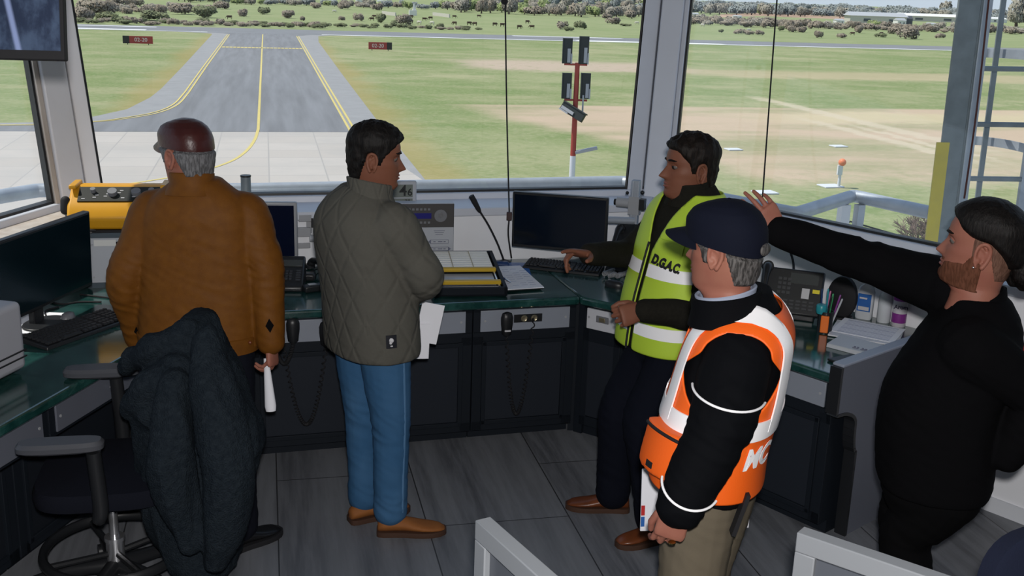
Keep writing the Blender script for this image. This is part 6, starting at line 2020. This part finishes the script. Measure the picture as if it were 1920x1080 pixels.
legs = [dict(h=T.hip + Vector((-.03, .09, -.02)), k=Vector((.475, 4.27, .50)), a=a1, shoe=((.55, 4.30), (.275, 4.31)), r=(.100, .090, .082, .078, .075), shoe_kw=dict(w=.046)), dict(h=T.hip + Vector((.03, -.09, -.02)), k=Vector((.56, 4.13, .50)), a=a2, shoe=((.70, 4.06), (.47, 3.97)), r=(.100, .090, .080, .076, .075), shoe_kw=dict(w=.046))]
look = dict(skin='skin', brow='hair_brown', hair='hair_brown', hair_shape=hair_short(.062, .034, -.022, -.088, .020, .009), hair_rough=.003, top='dark_olive', top_name='sweater', legs='navy_chino', shoe='brown_leather', sole='sole_brown', amp=.003, fold=.006, seed=7.0, nose=1.12)
headC = (at(1292, 312, 4.36), (-.975, -.22), R(2), 0, 1.09)
pC, top, Hm = person('man in a yellow safety vest pointing with an outstretched hand', T, headC, arms, legs, look)
collar(T, 1.385, 1.472, .078, .078, .074, .004, gap=.10, tilt=.012, spread=.02, c0=Hm @ Vector((0, -.016, -.16))).build('collar', 'dark_olive', top)
vest0 = T.z0 + .005
def keepC(t, z, a, b_):
    if b_ > 0 and abs(a) < .009 + .32 * max(0, z - 1.20):
        return False
    if abs(a) > .085 and ((b_ / .105) ** 2 + ((z - 1.33) / .19) ** 2) < 1 and abs(a) > .155 - .25 * max(0, z - 1.33) * 0:
        return False
    return not (z > 1.432)
vm = vest_mesh(T, .016, keepC, vest0, 1.45)
vs_ = solid(vm.build('safety_vest', 'hi_vis_yellow', pC, ang=80), .005)
for zc_ in (at(1230, 520, 4.15).z, at(1225, 628, 4.15).z):
    for (t0, t1) in ((R(3.2), R(176)), (-R(3.2), -R(176))):
        T.patch([((t, zc_ - .026), (t, zc_ + .026)) for t in np.linspace(t0, t1, 44)], .0195, .004, 3).build('reflective_strip', 'reflective', vs_, ang=60)
zp = MB()
zpts = [T.pt(R(3.0), z, .019) for z in np.linspace(vest0, 1.22, 24)]
zp.tube(zpts, .005, 6).build('zipper', 'black_matt', vs_)
tt, zz_ = find(T, 1250, 493)
wrap_text(T, 'D.G.A.C.', .050, tt, zz_, .0195, 'black_matt', vs_, sx=.68, bold=.0032, rot=R(-9))
w_ = .055 / .19
T.patch([((tt - w_ * u_, zz_ + .045), (tt - w_ * u_, zz_ + .095)) for u_ in np.linspace(-1, 1, 10)], .021, .005, 4).build('pocket_flap', 'hi_vis_yellow', vs_)
T.patch([((tt - w_ * .95 * u_, zz_ - .05), (tt - w_ * .95 * u_, zz_ + .085)) for u_ in np.linspace(-1, 1, 10)], .0178, .004, 4).build('pocket', 'hi_vis_yellow', vs_)
settle(pC, (.55, 4.15, 0))

# ================= man in the orange vest and navy cap
T = Torso(at(1338, 880, 2.92), (-.96, .26), at(1392, 590, 2.95), (-.965, .24), [(.815, .205, .155, .14, .01), (.84, .212, .16, .142, .01), (.92, .218, .165, .138, .01), (1.00, .22, .162, .138, .006), (1.12, .222, .152, .142, .0), (1.22, .222, .138, .142, 0), (1.285, .213, .122, .138, 0), (1.33, .180, .10, .115, 0), (1.366, .132, .082, .092, .004), (1.405, .085, .072, .078, .012)])
sL, sR = on_sh(T, -1, .172, -.085), on_sh(T, 1, .172, -.085)
eL, wL = at(1350, 800, 2.66), at(1276, 946, 2.60)
dLh = (at(1252, 1010, 2.60) - wL).normalized()
eR, wR = Vector(sR) + Vector((-.10, .08, -.27)), at(1285, 868, 3.26)
arms = [arm(sL, eL, wL, r=(.096, .094, .086, .078, .066), hand=(dLh, Vector((.1, 1, .1)), -1, [(26, 34, 20), (32, 40, 22), (36, 44, 22), (40, 46, 24)], (30, 20, 25), (4, 1, -2, -5), 1.05)), arm(sR, eR, wR, r=(.095, .086, .078, .068, .058), hand=((-.5, -.2, -.8), Vector((.5, -.8, 0)), -1 * -1, RELAX))]
legs = [dict(h=T.hip + Vector((-.05, -.09, -.03)), k=Vector((.555, 2.80, .47)), a=Vector((.60, 2.78, .10)), shoe=((.66, 2.77), (.40, 2.86)), r=(.118, .105, .088, .082, .078)), dict(h=T.hip + Vector((.05, .09, -.03)), k=Vector((.63, 3.00, .47)), a=Vector((.66, 3.02, .10)), shoe=((.72, 3.00), (.46, 3.10)), r=(.118, .105, .088, .082, .078))]
look = dict(skin='skin_pale', brow='hair_salt', hair='hair_salt', hair_shape=under_cap(hair_short(.055, .015, -.04, -.098, .014, .013), .034, -.018), top='black_jacket', top_name='jacket', legs='khaki', shoe='brown_leather', amp=.004, fold=.009, seed=11.0, pelvis=(.168, .125, .115))
headD = (at(1356, 461, 2.90), (-.80, .60), R(-3), 0, 1.02)
pD, top, Hm = person('man in an orange safety vest over a black jacket, wearing a navy cap', T, headD, arms, legs, look, zone=[(wL, .12, .006)])
cap_o = MB().add(*(lambda m: (m.v, m.f))(cap_shell(cap_thick(.034, -.018, .004), .034, -.018)), Hm).build('cap', 'navy_cap', pD, ang=70)
MB().add(*(lambda m: (m.v, m.f))(visor(.034, -.018, .075, .016)), Hm).build('visor', 'navy_cap', cap_o, ang=70)
MB().ball((0, -.012, .131), (.006, .006, .003), 8, M=Hm).build('top_button', 'navy_cap', cap_o)
og = head_pt(PI, .004, False, .021)
MB().ball(og, (.030, .007, .017), 10, M=Hm).build('strap_opening', 'hair_salt', cap_o)
collar(T, 1.325, 1.405, .090, .086, .088, .006, spread=.010, tilt=.018, c0=Hm @ Vector((0, -.012, -.17))).build('collar', 'black_jacket', top)
collar(T, 1.33, 1.412, .078, .076, .074, .006, tilt=.020, c0=Hm @ Vector((0, -.012, -.165))).build('shirt_collar', 'shirt_blue', pD)
def keepD(t, z, a, b_):
    if b_ > 0 and abs(a) < .010 + .30 * max(0, z - 1.12):
        return False
    if abs(a) > .10 and ((b_ / .122) ** 2 + ((z - 1.235) / .16) ** 2) < 1 and abs(a) > .11 + .075 * sm(z, 1.17, 1.27):
        return False
    return z < 1.362
vm = vest_mesh(T, .018, keepD, .845, 1.37)
vo = solid(vm.build('safety_vest', 'hi_vis_orange', pD, ang=80), .005)
for s_ in (-1, 1):
    strap(T, s_ * .098, s_ * .150, 1.05, 1.05, .0245).build('reflective_strip', 'reflective', vo, ang=60)
zb_ = 1.06
for (t0, t1) in ((R(3.5), R(180)), (-R(3.5), -R(180))):
    T.patch([((t, zb_ - .028), (t, zb_ + .028)) for t in np.linspace(t0, t1, 48)], .0235, .004, 3).build('reflective_strip', 'reflective', vo, ang=60)
tt, zz_ = find(T, 1419, 836)
wrap_text(T, 'MC', .085, -2.42, .975, .0215, 'reflective', vo, bold=.003, shear=.1)
pm = T.patch([((t, .90), (t, 1.035)) for t in np.linspace(-R(22), -R(74), 16)], .055, .055, 8)
pk = link('pocket', fuse(pm, .006, 8), 'hi_vis_orange', vo, ang=80)
pz = [T.pt(t, 1.018 + .010 * math.cos((t + R(48)) * 3), .056) for t in np.linspace(-R(23), -R(73), 14)]
MB().tube(pz, .005, 8).build('zipper', 'black_matt', pk)
T.patch([((t, .917), (t, .935)) for t in np.linspace(-R(40), -R(48), 4)], .057, .006, 2).build('tab', 'black_matt', pk)
q = T.pt(R(-132), .86, .02)
MB().box((0, 0, -.05), (.012, .035, .13), M=Matrix.Translation(q) @ Matrix.Rotation(R(14), 4, 'Y')).build('waist_strap', 'black_matt', vo)
# piping on the sleeve
def cuff_ring(p, axis, r_, a0, a1, tilt=0.0, name='piping'):
    axis = axis.normalized()
    v_ = (EYE - p); v_ = (v_ - axis * v_.dot(axis)).normalized()
    w_ = axis.cross(v_)
    MB().tube([p + (v_ * math.cos(a) + w_ * math.sin(a)) * r_ + axis * tilt * math.cos(a) for a in np.linspace(a0, a1, 24)], .0035, 8).build(name, 'reflective', top)
cuff_ring(sL.lerp(eL, .46), eL - sL, .100, -1.45, 1.45, .095)
cuff_ring(eL.lerp(wL, .74), wL - eL, .0785, -1.45, 1.3, .06)
tb = MB(); hand_p = wL + dLh * .1
ring_o = MB().lathe([(.0085, -.002), (.0105, -.002), (.0105, .002), (.0085, .002)], 14).build('ring', mat('gold', (.7, .5, .2), .25, metal=1), pD)
ring_o.data.transform(Matrix.Translation(wL + dLh * .112 + Vector((.012, -.010, 0))))
settle(pD, (.63, 2.92, 0))
fo = thing('document_folder', 'white folder with red and blue edge held low by the man in the orange vest', 'folder', at(1302, 992, 3.16), R(4))
fo.rotation_euler = (0, R(-2), R(4))
MB().box((0, 0, .11), (.36, .008, .22)).build('cover', 'paper', fo, bevel=.002)
MB().box((-.173, -.0045, .075), (.012, .002, .035)).build('red_mark', 'fire_red', fo); MB().box((-.173, -.0045, .035), (.012, .002, .035)).build('blue_mark', 'blue_plastic', fo)

# ================= man in black with tied-back hair, arm stretched out
T = Torso(at(1757, 880, 3.38), (-.93, .20), at(1822, 592, 3.40), (-.90, .30), [(.62, .215, .19, .17, .0), (.66, .222, .20, .175, .0), (.80, .228, .215, .17, .01), (.93, .23, .215, .165, .015), (1.02, .23, .195, .165, .01), (1.11, .226, .165, .168, 0), (1.18, .212, .135, .158, -.005), (1.235, .180, .105, .13, -.01), (1.27, .13, .085, .105, -.01), (1.29, .102, .084, .09, 0)])
sL, sR = on_sh(T, -1, .18, -.065), at(1752, 532, 3.56)
eR, wR = at(1600, 482, 3.58), at(1462, 434, 3.56)
eL, wL = at(1950, 745, 3.20), at(1888, 852, 3.22)
dRh = (at(1437, 396, 3.56) - wR).normalized()
arms = [arm(sR, eR, wR, r=(.098, .082, .070, .062, .056), hand=(dRh, Vector((-.25, .97, 0)), 1, [(12, 16, 10), (16, 18, 10), (20, 22, 12), (26, 26, 14)], (62, 8, 8), (10, 4, -3, -8), 1.02)), arm(sL, eL, wL, r=(.102, .090, .078, .068, .058), hand=((-.9, .5, -.3), Vector((.2, .3, -.9)), -1, RELAX))]
legs = [dict(h=T.hip + Vector((0, -.09, -.04)), k=Vector((1.40, 3.36, .42)), a=Vector((1.46, 3.34, .10)), shoe=((1.53, 3.33), (1.26, 3.36)), r=(.120, .105, .088, .082, .078)), dict(h=T.hip + Vector((0, .09, -.04)), k=Vector((1.45, 3.52, .42)), a=Vector((1.50, 3.52, .10)), shoe=((1.57, 3.52), (1.30, 3.56)), r=(.120, .105, .088, .082, .078))]
def tied(t, z):
    a = abs(math.degrees(math.atan2(math.sin(t), math.cos(t))))
    ln = float(np.interp(a, [0, 30, 45, 58, 72, 84, 100, 120, 150, 180], [.066, .064, .056, .040, .028, .022, .018, -.005, -.045, -.055]))
    k = sm(z - ln, -.002, .012)
    return k * (.012 + .010 * sm(z, .02, .09) + .016 * sm(-math.cos(t), -.2, 1) * (1 - sm(z, .05, .10))) if k > 0 else 0
look = dict(skin='skin_pale', brow='hair_brown', hair='hair_black', hair_shape=tied, hair_rough=.001, top='black_shirt', top_name='shirt', legs='black_trousers', shoe='shoe_black', amp=.004, fold=.008, seed=17.0, pelvis=(.19, .18, .16), nose=.9)
headE = (at(1838, 458, 3.38), (-.87, .49), R(5), 0, 1.16)
pE, top, Hm = person('man in a black shirt with hair tied back, arm stretched towards the window', T, headE, arms, legs, look)
def beard(t, z):
    a = abs(math.degrees(math.atan2(math.sin(t), math.cos(t))))
    if a > 98 or z > .0 or z < -.135:
        return 0
    up_ = float(np.interp(a, [0, 18, 26, 45, 70, 82, 98], [-.082, -.078, -.056, -.052, -.045, -.012, -.02]))
    k = sm(up_ - z, -.004, .016) * sm(z + .130, 0, .012)
    mst = sm(z + .060, 0, .003) * sm(-.050 - z, 0, .003) * (a < 24)
    return max(k, mst) * .0034
bd = shell(beard, 3, .0012, .0034)
MB().add(bd.v, bd.f, Hm).build('beard', 'beard_red', pE, ang=80)
def fade(t, z):
    a = abs(math.degrees(math.atan2(math.sin(t), math.cos(t))))
    if a < 74:
        return 0
    lo = float(np.interp(a, [74, 82, 92, 100, 112, 130, 180], [-.02, -.035, .015, .015, -.04, -.085, -.09]))
    return sm(z - lo, -.004, .010) * (1 - sm(z, .03, .04)) * .0030 * sm(a, 74, 84)
fd = shell(fade, 5, .0005, .003)
MB().add(fd.v, fd.f, Hm).build('shaved_sides', 'hair_shaved', pE, ang=80)
bun = MB()
rndb = random.Random(2)
for k in range(9):
    bun.ball((rndb.uniform(-.02, .02), -.126 + rndb.uniform(-.02, .02), -.040 + rndb.uniform(-.035, .025)), (.024, .026, .030), 8, M=Hm)
bun.ball((0, -.112, -.02), (.028, .03, .03), 8, M=Hm)
link('hair_bun', fuse(bun, .005, 2, wrinkle(.006, 60, 60, 3)), 'hair_black', pE, ang=80)
for s_ in (-1, 1):
    MB().ball((s_ * .082, -.004, -.050), .0035, 8, M=Hm).build('earring', 'chrome', pE)
ck = MB()
lp_ = []
for k in range(56):
    t = 2 * PI * k / 56
    c, f, r_ = T.frame(1.285)
    dz = .040 * -math.cos(t)
    lp_.append([Vector((c.x, c.y, 1.272 + dz + z_)) + r_ * math.sin(t) * (.094 + o_) + f * math.cos(t) * ((.092 if math.cos(t) > 0 else .084) + o_) for z_, o_ in ((-.03, .012), (.008, .004), (.008, -.006), (-.03, -.006))])
ringsweep(ck, lp_)
ck.build('neckband', 'black_shirt', top)
settle(pE, (1.45, 3.42, 0))
for me_, m_ in PENDING:
    me_.materials.append(MATS[m_])
PENDING.clear()
# ------------------------------------------------------------------ chairs
mat('fleece', (.010, .0145, .020), .95, spec=.05, var=(60, (.020, .027, .034), .8), bump=(170, .9, 6)); mat('chair_fabric', (.006, .007, .012), .9, spec=.1, bump=(300, .2)); mat('arm_pad', (.055, .058, .068), .45); mat('navy_fabric', (.006, .010, .030), .9, bump=(250, .2))
oc = thing('office_chair', 'black office chair with armrests and a chrome column pulled up to the desk corner', 'chair', (-1.42, 3.50, 0), math.atan2(-.22, -.97) - PI / 2)
# local y = facing, x = the sitter's right
for k in range(5):
    a = 2 * PI * k / 5 + .3
    sp_ = MB().tube([(0, 0, .12), (.16 * math.cos(a), .16 * math.sin(a), .11), (.29 * math.cos(a), .29 * math.sin(a), .075)], [.032, .026, .018], 10).build('base_spoke', 'black_plastic', oc)
    c_, s_ = math.cos(a) * .29, math.sin(a) * .29
    w_ = MB()
    for e in (-.016, .016):
        w_.cyl((c_ - math.sin(a) * (e - .008), s_ + math.cos(a) * (e - .008), .028), (c_ - math.sin(a) * (e + .008), s_ + math.cos(a) * (e + .008), .028), .028, 16)
    w_.box((c_, s_, .05), (.02, .02, .04), rz=a)
    w_.build('caster', 'black_plastic', sp_)
MB().cyl((0, 0, .08), (0, 0, .22), .032, 20).cyl((0, 0, .22), (0, 0, .235), .036, 20).build('column_sleeve', 'chrome', oc)
MB().cyl((0, 0, .22), (0, 0, .44), .016, 18).build('gas_column', 'chrome', oc)
rg = MB()
ringsweep(rg, [[(math.cos(a) * (.245 + .016 * math.cos(b_)), math.sin(a) * (.245 + .016 * math.cos(b_)), .19 + .02 * math.sin(b_)) for b_ in np.linspace(0, 2 * PI, 11)[:-1]] for a in np.linspace(0, 2 * PI, 49)[:-1]])
for k in range(4):
    a = 2 * PI * k / 4 + .5
    rg.tube([(.03 * math.cos(a), .03 * math.sin(a), .17), (.24 * math.cos(a), .24 * math.sin(a), .19)], .012, 8)
rg.build('foot_ring', 'black_plastic', oc)
def squircle(w, d, z, n=4.0, k=40):
    return [(w * math.copysign(abs(math.cos(a)) ** (2 / n), math.cos(a)), d * math.copysign(abs(math.sin(a)) ** (2 / n), math.sin(a)), z) for a in np.linspace(0, 2 * PI, k + 1)[:-1]]
MB().loft([squircle(.22, .21, .44), squircle(.245, .235, .455), squircle(.25, .24, .49), squircle(.24, .23, .515), squircle(.18, .17, .525)]).build('seat', 'chair_fabric', oc)
MB().box((0, 0, .43), (.22, .24, .03)).build('mechanism', 'black_plastic', oc, bevel=.005)
Mb = Matrix.Translation((0, -.255, .55)) @ Matrix.Rotation(R(9), 4, 'X')
MB().loft([[(x_, y_ * .5, z_) for (x_, z_, y_) in squircle(.215, .25, t, 5)] for t in (-.03, .03)], Mb @ Matrix.Translation((0, 0, .25))).build('backrest', 'chair_fabric', oc, bevel=.01)
MB().tube([(0, -.05, .43), (0, -.24, .42), (0, -.29, .55), (0, -.30, .75)], .022, 10, spl=5).build('back_bracket', 'black_plastic', oc)
for (x_, z_, py_) in ((-.285, .725, .10), (.285, .775, .05)):
    a_ = MB().tube([(x_ * .7, .0, .44), (x_ * .95, .0, .445), (x_, -.01, .50), (x_, .0, z_ - .03)], [.022, .024, .026, .024], 10, spl=5).build('armrest', 'black_plastic', oc)
    MB().loft([[(x_ + p[0], py_ + p[1], p[2]) for p in squircle(w_, d_, zz, 3.4, 30)] for w_, d_, zz in ((.036, .12, z_ - .02), (.045, .135, z_ - .012), (.046, .136, z_ + .004), (.036, .126, z_ + .016))]).build('arm_pad', 'arm_pad', a_)
# fleece coat hung over the backrest
rows = [(588, 356, 388), (596, 345, 398), (612, 330, 405), (640, 305, 414), (668, 285, 424), (700, 272, 440), (740, 250, 458), (775, 246, 474), (805, 252, 490), (832, 258, 496), (856, 260, 482), (890, 262, 472), (930, 264, 464), (980, 285, 456), (1025, 318, 450), (1050, 345, 445)]
mb = MB()
rings = []
for i, (y, xl, xr) in enumerate(rows):
    c_ = at((xl + xr) / 2, y, 3.53)
    hw = (xr - xl) / 2 / 515
    dep = min(.30, .05 + .28 * (i / 6) ** .7) if i < 7 else .24
    rings.append([c_ + Vector((math.cos(t) * hw, math.sin(t) * dep * .85, 0)) for t in np.linspace(0, 2 * PI, 41)[:-1]])
mb.loft([[Vector(p) for p in r_] for r_ in rings])
# lapel / sleeve fold over the armrest, sleeve ends
mb.tube([at(345, 620, 3.42), at(300, 650, 3.42), at(262, 668, 3.45), at(236, 688, 3.5)], [.05, .055, .045, .028], 14, spl=5, round_ends=True)
mb.tube([at(340, 690, 3.36), at(290, 725, 3.34), at(255, 752, 3.36), at(240, 772, 3.38)], [.06, .06, .045, .02], 14, spl=5, round_ends=True)
mb.tube([at(385, 640, 3.30), at(400, 740, 3.22), at(425, 860, 3.18), at(420, 980, 3.18), at(405, 1050, 3.18)], [.05, .075, .082, .075, .05], 16, spl=6, round_ends=True)
mb.tube([at(330, 720, 3.28), at(320, 820, 3.22), at(330, 920, 3.22), at(360, 1010, 3.22)], [.05, .07, .075, .05], 16, spl=6, round_ends=True)
def fw(c):
    n_ = noise.noise(Vector((c.x * 9 + 4, c.y * 9, c.z * 2.2)))
    m_ = noise.noise(Vector((c.x * 20, c.y * 20, c.z * 6 + 9)))
    h_ = noise.noise(Vector((c.x * 90, c.y * 90, c.z * 90)))
    return .020 * (.4 - abs(n_) * 1.6) + .008 * m_ + .003 * h_
me = fuse(mb, .008, 6, fw)
me.transform(Matrix.Translation((1.12, -3.5, 0)))
ct = link('fleece_coat', me, 'fleece', None, ang=80)
ct.location = (-1.12, 3.5, 0)
tag(ct, 'dark fluffy fleece coat draped over the back of the office chair', 'coat')
# blue chair cut by the picture's corner
bc = thing('visitor_chair', 'dark blue upholstered chair close to the white gate with inset panel', 'chair', (1.545, 2.34, 0), R(200))
Mb = Matrix.Translation((0, -.22, .62)) @ Matrix.Rotation(R(8), 4, 'X')
MB().loft([[(x_, y_, z_) for (x_, z_, y_) in squircle(.23 * k_, .26 * k_, t, 3.2)] for t, k_ in ((-.035, .9), (-.025, 1), (.025, 1), (.035, .9))], Mb).build('backrest', 'navy_fabric', bc)
MB().loft([squircle(.21, .21, .40), squircle(.235, .235, .42), squircle(.235, .235, .45), squircle(.20, .20, .475)]).build('seat', 'navy_fabric', bc)
for sx_ in (-1, 1):
    MB().tube([(sx_ * .20, .19, 0), (sx_ * .20, .19, .40)], .012, 10).build('leg', 'black_plastic', bc)
    MB().tube([(sx_ * .20, -.22, 0), (sx_ * .20, -.20, .42), (sx_ * .20, -.25, .62)], .012, 10).build('leg', 'black_plastic', bc)
